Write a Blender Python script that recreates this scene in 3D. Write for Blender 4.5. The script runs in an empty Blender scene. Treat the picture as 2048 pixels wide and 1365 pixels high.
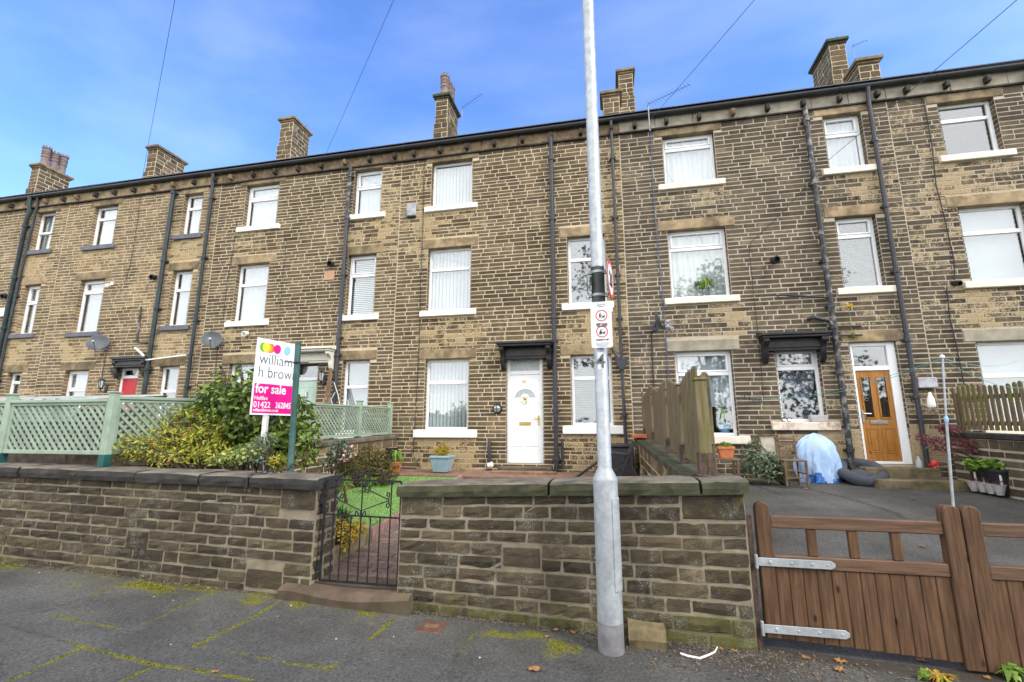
import bpy, math, random
import numpy as np
from mathutils import Vector, Matrix
random.seed(7)
rng = np.random.default_rng(11)
R = math.radians
scene = bpy.context.scene
COL = scene.collection

# ------------------------------------------------------------------ camera
CAMZ = 1.6
FPX, PITCH, YAW = 925.0, R(10.75), R(-11.95)
cam = bpy.data.cameras.new('camera'); camo = bpy.data.objects.new('camera', cam); COL.objects.link(camo)
cam.sensor_width = 36.0; cam.lens = 36.0 * FPX / 2048.0; cam.clip_end = 2000; cam.clip_start = 0.05
camo.location = (0, 0, CAMZ); camo.rotation_euler = (R(90) + PITCH, 0, -YAW)
scene.camera = camo

# ------------------------------------------------------------------ world, sun, exposure
SUN_EL, SUN_AZ = R(38), R(118)
world = bpy.data.worlds.new('World'); scene.world = world; world.use_nodes = True
scene.view_settings.view_transform = 'Standard'; scene.view_settings.look = 'None'
scene.view_settings.gamma = 1.0; scene.view_settings.use_curve_mapping = False
scene.view_settings.exposure = 0.95

class NT:
    """small helper to wire shader nodes"""
    def __init__(s, tree):
        s.t = tree; s.t.nodes.clear()
    def n(s, typ, ins=None, **props):
        nd = s.t.nodes.new(typ)
        for k, v in props.items(): setattr(nd, k, v)
        for k, v in (ins or {}).items():
            sk = nd.inputs[k]
            if isinstance(v, bpy.types.NodeSocket): s.t.links.new(v, sk)
            elif isinstance(v, bpy.types.Node): s.t.links.new(v.outputs[0], sk)
            else:
                if hasattr(sk.default_value, '__len__') and not hasattr(v, '__len__'): v = (v, v, v, 1)[:len(sk.default_value)]
                if hasattr(v, '__len__') and len(v) == 3 and len(sk.default_value) == 4: v = (*v, 1)
                sk.default_value = v
        return nd
    def math(s, op, a, b=0.0, clamp=False):
        return s.n('ShaderNodeMath', {0: a, 1: b}, operation=op, use_clamp=clamp).outputs[0]
    def mix(s, f, a, b, mode='MIX'):
        nd = s.n('ShaderNodeMix', None, data_type='RGBA', blend_type=mode)
        for k, v in ((0, f), (6, a), (7, b)):
            sk = nd.inputs[k]
            if isinstance(v, bpy.types.Node): v = v.outputs[0]
            if isinstance(v, bpy.types.NodeSocket): s.t.links.new(v, sk)
            elif k == 0: sk.default_value = v
            else: sk.default_value = (*v, 1)[:4] if hasattr(v, '__len__') else (v, v, v, 1)
        return nd.outputs[2]
    def ramp(s, f, stops, interp='LINEAR'):
        nd = s.n('ShaderNodeValToRGB', {0: f}); cr = nd.color_ramp; cr.interpolation = interp
        while len(cr.elements) < len(stops): cr.elements.new(0.5)
        for e, (p, c) in zip(cr.elements, stops):
            e.position = p; e.color = (*c, 1) if hasattr(c, '__len__') else (c, c, c, 1)
        return nd.outputs[0]
    def maprange(s, v, a, b, c=0.0, d=1.0, smooth=True):
        return s.n('ShaderNodeMapRange', {0: v, 1: a, 2: b, 3: c, 4: d}, interpolation_type='SMOOTHSTEP' if smooth else 'LINEAR').outputs[0]
    def noise(s, vec, scale, detail=3, rough=0.55, out=0):
        return s.n('ShaderNodeTexNoise', {'Vector': vec, 'Scale': scale, 'Detail': detail, 'Roughness': rough}).outputs[out]

w = NT(world.node_tree)
tc = w.n('ShaderNodeTexCoord').outputs['Generated']
sky = w.n('ShaderNodeTexSky', None, sky_type='NISHITA', sun_disc=False, sun_elevation=SUN_EL, sun_rotation=SUN_AZ, air_density=1.0, dust_density=0.3, ozone_density=2.0)
sep = w.n('ShaderNodeSeparateXYZ', {0: tc})
blue = w.mix(1.0, sky.outputs[0], (1.02, 1.38, 2.05), 'MULTIPLY')
# deeper towards the top of the sky, and thin streaks of cirrus
stretch = w.n('ShaderNodeMapping', {'Vector': tc, 'Rotation': (0.3, 0.5, 0.4), 'Scale': (1.0, 3.2, 5.0)})
cir = w.noise(stretch.outputs[0], 1.4, 6, 0.52)
cirm = w.maprange(cir, 0.36, 0.86, 0.0, 0.16)
blue = w.mix(cirm, blue, (8.2, 9.0, 10.4))
# high overcast fills the half of the sky behind the photographer
ov = w.noise(tc, 2.5, 5)
ovc = w.mix(ov, (10.0, 10.2, 10.6), (15.5, 15.6, 16.0))
mask = w.maprange(w.math('ADD', sep.outputs[1], w.math('MULTIPLY', w.math('SUBTRACT', ov, 0.5), 0.5)), 0.28, -0.12)
full = w.mix(mask, blue, ovc)
bg = w.n('ShaderNodeBackground', {'Color': full, 'Strength': 0.1})
w.n('ShaderNodeOutputWorld', {'Surface': bg})

sl = bpy.data.lights.new('sun', 'SUN'); slo = bpy.data.objects.new('sun', sl); COL.objects.link(slo)
sl.energy = 1.3; sl.angle = R(14); sl.color = (1.0, 0.95, 0.87)
sd = Vector((math.sin(SUN_AZ) * math.cos(SUN_EL), math.cos(SUN_AZ) * math.cos(SUN_EL), math.sin(SUN_EL)))
slo.rotation_euler = sd.to_track_quat('Z', 'Y').to_euler(); slo.location = (20, -20, 30)

# ------------------------------------------------------------------ measuring: photo pixel -> point on a real plane
def ray(px, py):
    r = (px - 1024) / FPX; y = (682.5 - py) / FPX
    F = math.cos(PITCH) - y * math.sin(PITCH); U = math.sin(PITCH) + y * math.cos(PITCH)
    return Vector((r * math.cos(YAW) + F * math.sin(YAW), -r * math.sin(YAW) + F * math.cos(YAW), U))
def at(px, py, Y):
    d = ray(px, py); p = d * (Y / d.y); p.z += CAMZ; return p
def onz(px, py, z):
    d = ray(px, py); p = d * ((z - CAMZ) / d.z); p.z = z; return p
def onx(px, py, X):
    d = ray(px, py); p = d * (X / d.x); p.z += CAMZ; return p

# ------------------------------------------------------------------ mesh helpers
ORG = {}
def finish(o, label=None, cat=None, group=None, kind=None):
    if label: o['label'] = label
    if cat: o['category'] = cat
    if group: o['group'] = group
    if kind: o['kind'] = kind
    return o
def thing(name, label, cat, loc, group=None):
    o = bpy.data.objects.new(name, None); COL.objects.link(o); o.location = loc; o.empty_display_size = 0.1
    ORG[o] = Vector(loc)
    return finish(o, label, cat, group)

class MB:
    def __init__(s): s.v = []; s.f = []; s.m = []
    def add(s, vs, fs, mi=0):
        b = len(s.v); s.v.extend([tuple(p) for p in vs])
        for f in fs: s.f.append(tuple(i + b for i in f)); s.m.append(mi)
        return s
    def box(s, x0, x1, y0, y1, z0, z1, mi=0):
        return s.add([(x0,y0,z0),(x1,y0,z0),(x1,y1,z0),(x0,y1,z0),(x0,y0,z1),(x1,y0,z1),(x1,y1,z1),(x0,y1,z1)],
            [(0,3,2,1),(4,5,6,7),(0,1,5,4),(1,2,6,5),(2,3,7,6),(3,0,4,7)], mi)
    def beam(s, p0, p1, wd, ht, up=(0,0,1), mi=0):
        p0, p1 = Vector(p0), Vector(p1); d = (p1 - p0).normalized(); u = Vector(up)
        if abs(d.dot(u)) > 0.98: u = Vector((0, 1, 0))
        sx = d.cross(u).normalized(); uu = sx.cross(d).normalized()
        a, b = sx * wd / 2, uu * ht / 2
        vs = [p0 - a - b, p0 + a - b, p0 + a + b, p0 - a + b, p1 - a - b, p1 + a - b, p1 + a + b, p1 - a + b]
        return s.add(vs, [(3,2,1,0),(4,5,6,7),(0,1,5,4),(1,2,6,5),(2,3,7,6),(3,0,4,7)], mi)
    def tube(s, pts, r, n=8, mi=0, caps=True):
        pts = [Vector(p) for p in pts]; rs = r if hasattr(r, '__len__') else [r] * len(pts)
        rings = []; prev = None
        for i, p in enumerate(pts):
            d = (pts[min(i+1, len(pts)-1)] - pts[max(i-1, 0)])
            d = d.normalized() if d.length > 1e-9 else Vector((0,0,1))
            if prev is None:
                u = Vector((0,0,1)) if abs(d.z) < 0.9 else Vector((1,0,0))
                a = d.cross(u).normalized()
            else:
                a = (prev - d * prev.dot(d)).normalized()
            prev = a; b = d.cross(a)
            rings.append([p + (a * math.cos(t) + b * math.sin(t)) * rs[i] for t in [2*math.pi*k/n for k in range(n)]])
        vs = [q for rg in rings for q in rg]; fs = []
        for i in range(len(pts)-1):
            for k in range(n):
                fs.append((i*n+k, i*n+(k+1)%n, (i+1)*n+(k+1)%n, (i+1)*n+k))
        if caps: fs.append(tuple(range(n-1,-1,-1))); fs.append(tuple((len(pts)-1)*n+k for k in range(n)))
        return s.add(vs, fs, mi)
    def lathe(s, c, prof, n=20, mi=0, axis=None):
        c = Vector(c); ax = Vector(axis).normalized() if axis else Vector((0,0,1))
        a = ax.cross(Vector((0,1,0)) if abs(ax.y) < 0.9 else Vector((1,0,0))).normalized(); b = ax.cross(a)
        vs = []; fs = []
        for r, z in prof:
            for k in range(n):
                t = 2*math.pi*k/n; vs.append(c + ax*z + (a*math.cos(t) + b*math.sin(t))*r)
        for i in range(len(prof)-1):
            for k in range(n): fs.append((i*n+k, i*n+(k+1)%n, (i+1)*n+(k+1)%n, (i+1)*n+k))
        if prof[0][0] > 1e-6: fs.append(tuple(range(n-1,-1,-1)))
        if prof[-1][0] > 1e-6: fs.append(tuple((len(prof)-1)*n+k for k in range(n)))
        return s.add(vs, fs, mi)
    def prism(s, poly, fn, w0, w1, mi=0):
        n = len(poly); vs = [fn(u, v, w0) for u, v in poly] + [fn(u, v, w1) for u, v in poly]
        fs = [tuple(range(n-1,-1,-1)), tuple(range(n, 2*n))] + [(i, (i+1)%n, n+(i+1)%n, n+i) for i in range(n)]
        return s.add(vs, fs, mi)
    def blob(s, c, rx, ry, rz, n=14, m=8, jit=0.0, mi=0, flat=None):
        c = Vector(c); vs = []; fs = []
        for i in range(m+1):
            ph = math.pi * i / m - math.pi/2
            for k in range(n):
                t = 2*math.pi*k/n; q = 1 + random.uniform(-jit, jit)
                z = math.sin(ph)*rz*q
                if flat is not None: z = max(z, flat)
                vs.append(c + Vector((math.cos(ph)*math.cos(t)*rx*q, math.cos(ph)*math.sin(t)*ry*q, z)))
        for i in range(m):
            for k in range(n): fs.append((i*n+k, i*n+(k+1)%n, (i+1)*n+(k+1)%n, (i+1)*n+k))
        return s.add(vs, fs, mi)
    def build(s, name, mats, parent=None, bevel=0, smooth=False, seg=1, label=None, cat=None, group=None, kind=None, attr=None, base=None):
        mats = mats if isinstance(mats, (list, tuple)) else [mats]
        V = np.array(s.v, dtype=float).reshape(-1, 3)
        if parent is not None: org = ORG[parent]
        elif base is not None: org = Vector(base)
        else: org = Vector(((V[:,0].min()+V[:,0].max())/2, (V[:,1].min()+V[:,1].max())/2, V[:,2].min()))
        V = V - np.array(org)
        me = bpy.data.meshes.new(name); me.from_pydata(V.tolist(), [], s.f)
        for m in mats: me.materials.append(m)
        if len(mats) > 1: me.polygons.foreach_set('material_index', s.m)
        if smooth: me.polygons.foreach_set('use_smooth', [True]*len(s.f))
        if attr is not None:
            ca = me.attributes.new('tone', 'FLOAT_COLOR', 'POINT'); ca.data.foreach_set('color', np.asarray(attr, dtype=np.float32).ravel())
        me.update()
        o = bpy.data.objects.new(name, me); COL.objects.link(o); ORG[o] = org
        if parent is not None: o.parent = parent
        else: o.location = org
        if bevel:
            b = o.modifiers.new('bevel', 'BEVEL'); b.width = bevel; b.segments = seg; b.limit_method = 'ANGLE'; b.angle_limit = R(40)
        if smooth and bevel == 0:
            try: me.set_sharp_from_angle(angle=R(45))
            except Exception: pass
        return finish(o, label, cat, group, kind)

def copy_tree(o, parent=None, delta=(0,0,0)):
    c = o.copy(); COL.objects.link(c)
    if parent is not None: c.parent = parent
    else: c.location = o.location + Vector(delta)
    ORG[c] = ORG[o] + Vector(delta)
    for ch in list(o.children): copy_tree(ch, c, delta)
    return c

FONT = None
def lettering(name, text, size, origin, ux, uy, mat, parent, bold=0.0, align='LEFT', sx=1.0, thick=0.0015, spacing=1.0):
    """flat letters: ux / uy are the reading direction and the up direction on the real surface"""
    cu = bpy.data.curves.new('t', 'FONT'); cu.body = text; cu.size = size; cu.align_x = align; cu.extrude = thick; cu.offset = bold; cu.space_character = spacing; cu.resolution_u = 3
    to = bpy.data.objects.new('t', cu); COL.objects.link(to)
    dg = bpy.context.evaluated_depsgraph_get(); me = bpy.data.meshes.new_from_object(to.evaluated_get(dg))
    bpy.data.objects.remove(to); bpy.data.curves.remove(cu)
    ux, uy = Vector(ux).normalized(), Vector(uy).normalized(); nz = ux.cross(uy)
    og = ORG[parent]
    for v in me.vertices:
        p = Vector(origin) + ux*v.co.x*sx + uy*v.co.y + nz*v.co.z; v.co = p - og
    me.name = name; me.materials.clear(); me.materials.append(mat)
    o = bpy.data.objects.new(name, me); COL.objects.link(o); o.parent = parent; ORG[o] = og
    return o

# ------------------------------------------------------------------ materials
def newmat(name):
    m = bpy.data.materials.new(name); m.use_nodes = True
    return m, NT(m.node_tree)
def pm(name, col, rough=0.7, var=0.18, scale=6.0, bump=0.0, bscale=80.0, metal=0.0, island=0.0, stretch=None, dirt=None, dirt_amt=0.5, spec=0.4, sub=0.0):
    m, t = newmat(name)
    pos = t.n('ShaderNodeNewGeometry').outputs['Position']
    if stretch: pos = t.n('ShaderNodeMapping', {'Vector': pos, 'Scale': stretch}).outputs[0]
    nz = t.noise(pos, scale, 4, 0.6)
    lo = tuple(c*(1-var) for c in col); hi = tuple(min(1, c*(1+var)) for c in col)
    c = t.mix(t.maprange(nz, 0.3, 0.7), lo, hi)
    if island:
        ri = t.n('ShaderNodeNewGeometry').outputs['Random Per Island']
        c = t.mix(1.0, c, t.ramp(ri, [(0, 1-island), (1, 1+island)]), 'MULTIPLY')
    if dirt:
        n2 = t.noise(pos, scale*0.45, 6, 0.7)
        c = t.mix(t.math('MULTIPLY', t.maprange(n2, 0.48, 0.68), dirt_amt), c, dirt)
    ins = {'Base Color': c, 'Roughness': rough, 'Metallic': metal, 'Specular IOR Level': spec}
    if bump:
        bn = t.noise(pos, bscale, 4, 0.65)
        ins['Normal'] = t.n('ShaderNodeBump', {'Strength': bump, 'Distance': 0.01, 'Height': bn}).outputs[0]
    bs = t.n('ShaderNodeBsdfPrincipled', ins)
    t.n('ShaderNodeOutputMaterial', {'Surface': bs})
    return m

def stone_mat(name, stops, tan, moss=(0.13, 0.15, 0.035), bump=0.5, bscale=55, soft=0.5, per=0.42, rw=0.36, lich=0.0):
    m, t = newmat(name)
    pos = t.n('ShaderNodeNewGeometry').outputs['Position']
    at_ = t.n('ShaderNodeAttribute', None, attribute_name='tone')
    sp = t.n('ShaderNodeSeparateColor', {0: at_.outputs['Color']})
    n1 = t.noise(pos, 9, 5, 0.65); n2 = t.noise(pos, 34, 4, 0.6); n3 = t.noise(pos, 1.3, 4, 0.6); nbig = t.noise(pos, bscale, 6, 0.7)
    f = t.math('ADD', t.math('MULTIPLY', sp.outputs[0], rw), t.math('MULTIPLY', t.math('SUBTRACT', n1, 0.5), 0.75))
    f = t.math('ADD', f, t.math('MULTIPLY', t.math('SUBTRACT', n3, 0.5), 0.95)); f = t.math('ADD', f, 0.17+(0.62-rw)*0.5)
    c = t.ramp(f, stops)
    g = t.math('ADD', sp.outputs[1], t.math('ADD', t.math('MULTIPLY', t.math('SUBTRACT', n2, 0.5), 0.95), t.math('ADD', t.math('MULTIPLY', t.math('SUBTRACT', n1, 0.5), 0.95), t.math('MULTIPLY', t.math('SUBTRACT', t.math('FRACT', t.math('MULTIPLY', sp.outputs[0], 7.13)), 0.55), per))))
    gm = t.maprange(g, 0.45, 0.45 + soft*0.4)
    tanc = t.mix(t.maprange(n2, 0.35, 0.7), tuple(x*0.72 for x in tan), tuple(x*1.12 for x in tan))
    c = t.mix(gm, c, tanc)
    mm = t.maprange(t.math('ADD', sp.outputs[2], t.math('MULTIPLY', t.math('SUBTRACT', n1, 0.5), 1.1)), 0.4, 0.8)
    c = t.mix(t.math('MULTIPLY', mm, 0.75), c, moss)
    c = t.mix(t.math('MULTIPLY', t.maprange(nbig, 0.62, 0.76), 0.30), c, tuple(x*1.15 for x in tan))
    if lich:
        vo = t.n('ShaderNodeTexVoronoi', {'Vector': pos, 'Scale': 95.0}).outputs['Distance']; nl = t.noise(pos, 5.0, 4, 0.7); n4 = t.noise(pos, 150, 2, 0.6)
        lm = t.math('MULTIPLY', t.maprange(nl, 0.50, 0.66), t.math('ADD', t.maprange(vo, 0.26, 0.12), t.maprange(n4, 0.52, 0.66)), True)
        c = t.mix(t.math('MULTIPLY', lm, lich), c, (0.42, 0.42, 0.38))
    bh = t.math('ADD', t.math('MULTIPLY', nbig, 0.6), t.math('MULTIPLY', n1, 0.6))
    bp = t.n('ShaderNodeBump', {'Strength': bump, 'Distance': 0.02, 'Height': bh})
    bs = t.n('ShaderNodeBsdfPrincipled', {'Base Color': c, 'Roughness': 0.9, 'Specular IOR Level': 0.2, 'Normal': bp.outputs[0]})
    t.n('ShaderNodeOutputMaterial', {'Surface': bs})
    return m

def leaf_mat(name, stops, trans=0.35, rough=0.5):
    m, t = newmat(name)
    ri = t.n('ShaderNodeNewGeometry').outputs['Random Per Island']
    c = t.ramp(ri, stops)
    d = t.n('ShaderNodeBsdfPrincipled', {'Base Color': c, 'Roughness': rough, 'Specular IOR Level': 0.35})
    tr = t.n('ShaderNodeBsdfTranslucent', {'Color': c})
    mx = t.n('ShaderNodeMixShader', {0: trans, 1: d, 2: tr})
    t.n('ShaderNodeOutputMaterial', {'Surface': mx})
    return m

def glass_mat(name, tint=(0.92, 0.95, 0.95), base=0.10, rough=0.0):
    m, t = newmat(name)
    fc = t.n('ShaderNodeLayerWeight', {'Blend': 0.5}).outputs['Facing']
    fr = t.math('ADD', t.math('MULTIPLY', t.math('POWER', fc, 4.0), 0.85), base, True)
    tr = t.n('ShaderNodeBsdfTransparent', {'Color': tint}); gl = t.n('ShaderNodeBsdfGlossy', {'Color': (1, 1, 1), 'Roughness': rough})
    t.n('ShaderNodeOutputMaterial', {'Surface': t.n('ShaderNodeMixShader', {0: fr, 1: tr, 2: gl})})
    return m

def wood_mat(name, lo, hi, moss=None, moss_amt=0.5, axis='z', rough=0.65, island=0.25):
    m, t = newmat(name)
    g = t.n('ShaderNodeNewGeometry'); pos = g.outputs['Position']
    sc = {'z': (18, 18, 1.3), 'x': (1.3, 18, 18)}[axis]
    st = t.n('ShaderNodeMapping', {'Vector': pos, 'Scale': sc}).outputs[0]
    n = t.noise(st, 2.2, 6, 0.65); n2 = t.noise(pos, 3.0, 4)
    c = t.mix(t.maprange(n, 0.3, 0.72), lo, hi)
    c = t.mix(1.0, c, t.ramp(g.outputs['Random Per Island'], [(0, 1-island), (1, 1+island)]), 'MULTIPLY')
    kn = t.n('ShaderNodeTexVoronoi', {'Vector': t.n('ShaderNodeMapping', {'Vector': pos, 'Scale': (7, 7, 3)}).outputs[0], 'Scale': 1.0}).outputs['Distance']
    c = t.mix(t.maprange(kn, 0.13, 0.03), c, tuple(x*0.35 for x in lo))
    if moss: c = t.mix(t.math('MULTIPLY', t.maprange(n2, 0.38, 0.66), moss_amt), c, moss)
    bp = t.n('ShaderNodeBump', {'Strength': 0.35, 'Distance': 0.004, 'Height': n})
    t.n('ShaderNodeOutputMaterial', {'Surface': t.n('ShaderNodeBsdfPrincipled', {'Base Color': c, 'Roughness': rough, 'Specular IOR Level': 0.3, 'Normal': bp.outputs[0]})})
    return m

def ground_mat(name, lo, hi, mossc=(0.22, 0.21, 0.025), rough=0.85, speck=0.5):
    m, t = newmat(name)
    pos = t.n('ShaderNodeNewGeometry').outputs['Position']
    sp = t.n('ShaderNodeSeparateColor', {0: t.n('ShaderNodeAttribute', None, attribute_name='tone').outputs['Color']})
    n1 = t.noise(pos, 1.6, 5, 0.6); n2 = t.noise(pos, 140, 3, 0.7); n3 = t.noise(pos, 30, 4, 0.65)
    c = t.mix(t.maprange(n1, 0.3, 0.7), lo, hi)
    n5 = t.noise(pos, 48, 4, 0.8)
    c = t.mix(1.0, c, t.ramp(n2, [(0.25, 0.45), (0.5, 1.0), (0.75, 1.6)]), 'MULTIPLY')
    c = t.mix(1.0, c, t.ramp(n5, [(0.30, 0.40), (0.5, 1.0), (0.70, 1.7)]), 'MULTIPLY')
    c = t.mix(1.0, c, t.ramp(t.noise(pos, 0.9, 5, 0.65), [(0.3, 0.72), (0.5, 1.0), (0.7, 1.25)]), 'MULTIPLY')
    vo = t.n('ShaderNodeTexVoronoi', {'Vector': pos, 'Scale': 55.0}).outputs['Distance']
    c = t.mix(t.math('MULTIPLY', t.maprange(vo, 0.16, 0.05), speck*0.5), c, (0.42, 0.41, 0.38))
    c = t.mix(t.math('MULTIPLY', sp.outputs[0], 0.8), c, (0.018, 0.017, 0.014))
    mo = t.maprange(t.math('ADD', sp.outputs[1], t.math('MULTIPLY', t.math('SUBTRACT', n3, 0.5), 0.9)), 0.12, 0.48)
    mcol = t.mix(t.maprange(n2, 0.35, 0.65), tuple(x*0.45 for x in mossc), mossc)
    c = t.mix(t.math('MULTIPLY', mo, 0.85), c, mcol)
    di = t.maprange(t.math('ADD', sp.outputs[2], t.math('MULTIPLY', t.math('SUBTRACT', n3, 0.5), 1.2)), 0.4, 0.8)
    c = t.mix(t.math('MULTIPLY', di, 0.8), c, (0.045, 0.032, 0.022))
    bp = t.n('ShaderNodeBump', {'Strength': 0.8, 'Distance': 0.008, 'Height': t.math('ADD', n2, t.math('ADD', n5, t.math('MULTIPLY', n3, 0.5)))})
    t.n('ShaderNodeOutputMaterial', {'Surface': t.n('ShaderNodeBsdfPrincipled', {'Base Color': c, 'Roughness': rough, 'Specular IOR Level': 0.3, 'Normal': bp.outputs[0]})})
    return m

ST_A = [(0.0, (0.0354, 0.0277, 0.0190)), (0.35, (0.0920, 0.0673, 0.0407)), (0.65, (0.1557, 0.1152, 0.0689)), (0.95, (0.2955, 0.2167, 0.1222))]
ST_L = [(0.0, (0.0526, 0.0403, 0.0269)), (0.3, (0.1317, 0.0951, 0.0564)), (0.62, (0.2320, 0.1666, 0.0953)), (0.92, (0.4793, 0.3474, 0.1961))]
ST_G = [(0.0, (0.0311, 0.0259, 0.0191)), (0.35, (0.0761, 0.0611, 0.0423)), (0.65, (0.1312, 0.1032, 0.0689)), (0.95, (0.2628, 0.2034, 0.1250))]
ST_F = [(0.0, (0.0338, 0.0283, 0.0202)), (0.35, (0.0654, 0.0524, 0.0352)), (0.65, (0.0993, 0.0797, 0.0509)), (0.95, (0.1693, 0.1341, 0.0790))]
M = {}
M['stoneA'] = stone_mat('brown sandstone', ST_A, (0.43, 0.33, 0.19))
M['stoneL'] = stone_mat('pale sandstone', ST_L, (0.45, 0.345, 0.20))
M['stoneG'] = stone_mat('grey brown sandstone', ST_G, (0.41, 0.32, 0.20))
M['stoneF'] = stone_mat('sooty garden wall stone', ST_F, (0.36, 0.29, 0.16), moss=(0.115, 0.115, 0.035), bump=1.0, bscale=60, rw=0.55, lich=0.75)
M['mortA'] = stone_mat('cream mortar', [(0, (0.47, 0.385, 0.26)), (1, (0.68, 0.58, 0.42))], (0.52, 0.39, 0.21), bump=0.2)
M['mortG'] = stone_mat('grey mortar', [(0, (0.36, 0.31, 0.24)), (1, (0.57, 0.505, 0.41))], (0.48, 0.37, 0.21), bump=0.2)
M['mortF'] = stone_mat('garden wall mortar', [(0, (0.14, 0.12, 0.086)), (1, (0.40, 0.34, 0.24))], (0.32, 0.26, 0.17), moss=(0.13, 0.125, 0.05), bump=0.7, lich=0.3)
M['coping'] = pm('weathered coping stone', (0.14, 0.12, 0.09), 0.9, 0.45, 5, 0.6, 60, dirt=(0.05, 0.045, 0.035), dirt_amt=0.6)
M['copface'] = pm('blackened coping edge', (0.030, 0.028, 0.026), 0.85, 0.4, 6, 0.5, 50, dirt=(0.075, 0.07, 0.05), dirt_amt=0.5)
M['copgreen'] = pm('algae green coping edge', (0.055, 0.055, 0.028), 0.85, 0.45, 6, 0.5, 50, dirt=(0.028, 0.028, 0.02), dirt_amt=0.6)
M['lintel'] = pm('stained lintel stone', (0.22, 0.165, 0.095), 0.9, 0.4, 3.5, 0.4, 50, dirt=(0.075, 0.058, 0.04), dirt_amt=0.7)
M['lintelT'] = pm('tan lintel stone', (0.31, 0.23, 0.135), 0.9, 0.35, 4, 0.4, 50, dirt=(0.10, 0.075, 0.048), dirt_amt=0.75)
M['lintelP'] = pm('painted buff lintel', (0.30, 0.27, 0.21), 0.85, 0.2, 4, 0.2, 50)
M['sillW'] = pm('white painted sill', (0.86, 0.85, 0.82), 0.6, 0.05, 5, 0.08, 40)
M['sillC'] = pm('cream painted sill', (0.78, 0.71, 0.60), 0.65, 0.1, 5, 0.12, 40)
M['sillS'] = pm('slate grey painted sill', (0.115, 0.115, 0.14), 0.6, 0.2, 5, 0.12, 40)
M['sillP'] = pm('peeling cream sill', (0.74, 0.64, 0.55), 0.7, 0.1, 5, 0.15, 40, dirt=(0.28, 0.19, 0.11), dirt_amt=0.9)
M['upvc'] = pm('white window plastic', (0.86, 0.87, 0.88), 0.35, 0.03, 3)
M['glass'] = glass_mat('window glass', base=0.15, rough=0.025)
M['glassF'] = pm('frosted glass', (0.42, 0.46, 0.47), 0.25, 0.2, 30, 0.3, 120)
M['blind'] = pm('white blind fabric', (0.70, 0.72, 0.74), 0.8, 0.03, 3)
M['net'] = pm('net curtain', (0.60, 0.62, 0.66), 0.9, 0.05, 2)
M['greysheet'] = pm('pale grey blind and cloud reflection', (0.46, 0.48, 0.50), 0.8, 0.05, 2)  # blinds, and painted-in cloud reflection in the right edge house
M['curtG'] = pm('blue grey curtain', (0.20, 0.21, 0.27), 0.9, 0.15, 5)
M['curtC'] = pm('pale lined curtain', (0.62, 0.64, 0.62), 0.9, 0.1, 5)
M['blindG'] = pm('grey green slatted blind', (0.10, 0.135, 0.13), 0.7, 0.1, 5)
M['blindD'] = pm('dark obscured blind', (0.10, 0.11, 0.12), 0.7, 0.25, 12)
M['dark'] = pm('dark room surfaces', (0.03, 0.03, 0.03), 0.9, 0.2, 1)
M['pipe'] = pm('dark grey downpipe plastic', (0.038, 0.040, 0.050), 0.35, 0.2, 6)
M['pipeG'] = pm('blue green black iron pipe', (0.020, 0.032, 0.036), 0.45, 0.35, 6, 0.2, 60)
M['pipeP'] = pm('peeling black painted pipe', (0.025, 0.025, 0.028), 0.5, 0.3, 12, 0.2, 60, dirt=(0.42, 0.42, 0.40), dirt_amt=0.6)
M['gutter'] = pm('dark gutter plastic', (0.040, 0.043, 0.050), 0.35, 0.2, 3)
M['corb'] = pm('dark painted corbel', (0.030, 0.026, 0.022), 0.75, 0.5, 9, 0.4, 50)
M['corbT'] = pm('bare stone corbel', (0.17, 0.12, 0.07), 0.85, 0.4, 9, 0.4, 50)
M['slate'] = pm('roof slates', (0.075, 0.078, 0.085), 0.6, 0.3, 3, 0.3, 40, island=0.3)
M['blackp'] = pm('black gloss paint', (0.020, 0.019, 0.022), 0.4, 0.3, 8, 0.2, 40, dirt=(0.10, 0.08, 0.055), dirt_amt=0.35)
M['cream'] = pm('cream gloss paint', (0.72, 0.70, 0.60), 0.5, 0.06, 4)
M['redp'] = pm('red door skin', (0.50, 0.022, 0.035), 0.35, 0.08, 4)
M['mint'] = pm('mint green door skin', (0.50, 0.66, 0.55), 0.4, 0.05, 4)
M['oak'] = wood_mat('golden oak door skin', (0.28, 0.115, 0.022), (0.42, 0.195, 0.048), rough=0.4, island=0.02)
M['gold'] = pm('brass', (0.62, 0.43, 0.13), 0.3, 0.1, 9, metal=0.9)
M['chrome'] = pm('brushed steel', (0.60, 0.60, 0.60), 0.3, 0.1, 9, metal=0.9)
M['galv'] = pm('galvanised steel', (0.40, 0.43, 0.45), 0.5, 0.16, 14, 0.1, 40, metal=0.35, dirt=(0.55, 0.58, 0.59), dirt_amt=0.6)
M['galvD'] = pm('grey painted root band', (0.20, 0.195, 0.21), 0.6, 0.2, 9, 0.15, 50, dirt=(0.42, 0.42, 0.42), dirt_amt=0.25)
M['bandD'] = pm('dark grey band', (0.055, 0.065, 0.06), 0.45, 0.3, 6)
M['signW'] = pm('white sign sheet', (0.82, 0.83, 0.84), 0.35, 0.02, 3)
M['signGrey'] = pm('grey sign back', (0.35, 0.36, 0.37), 0.5, 0.1, 4)
M['ink'] = pm('black ink', (0.015, 0.016, 0.02), 0.5, 0.02, 3)
M['inkG'] = pm('grey ink', (0.13, 0.13, 0.14), 0.5, 0.02, 3)
M['inkL'] = pm('pale grey ink', (0.42, 0.42, 0.44), 0.5, 0.02, 3)
M['inkR'] = pm('red ink', (0.62, 0.05, 0.07), 0.45, 0.04, 3)
M['magenta'] = pm('magenta print', (0.80, 0.003, 0.24), 0.45, 0.02, 3)
M['dotG'] = pm('green print', (0.13, 0.48, 0.03), 0.45, 0.02, 3)
M['dotY'] = pm('yellow print', (0.85, 0.70, 0.06), 0.45, 0.02, 3)
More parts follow.
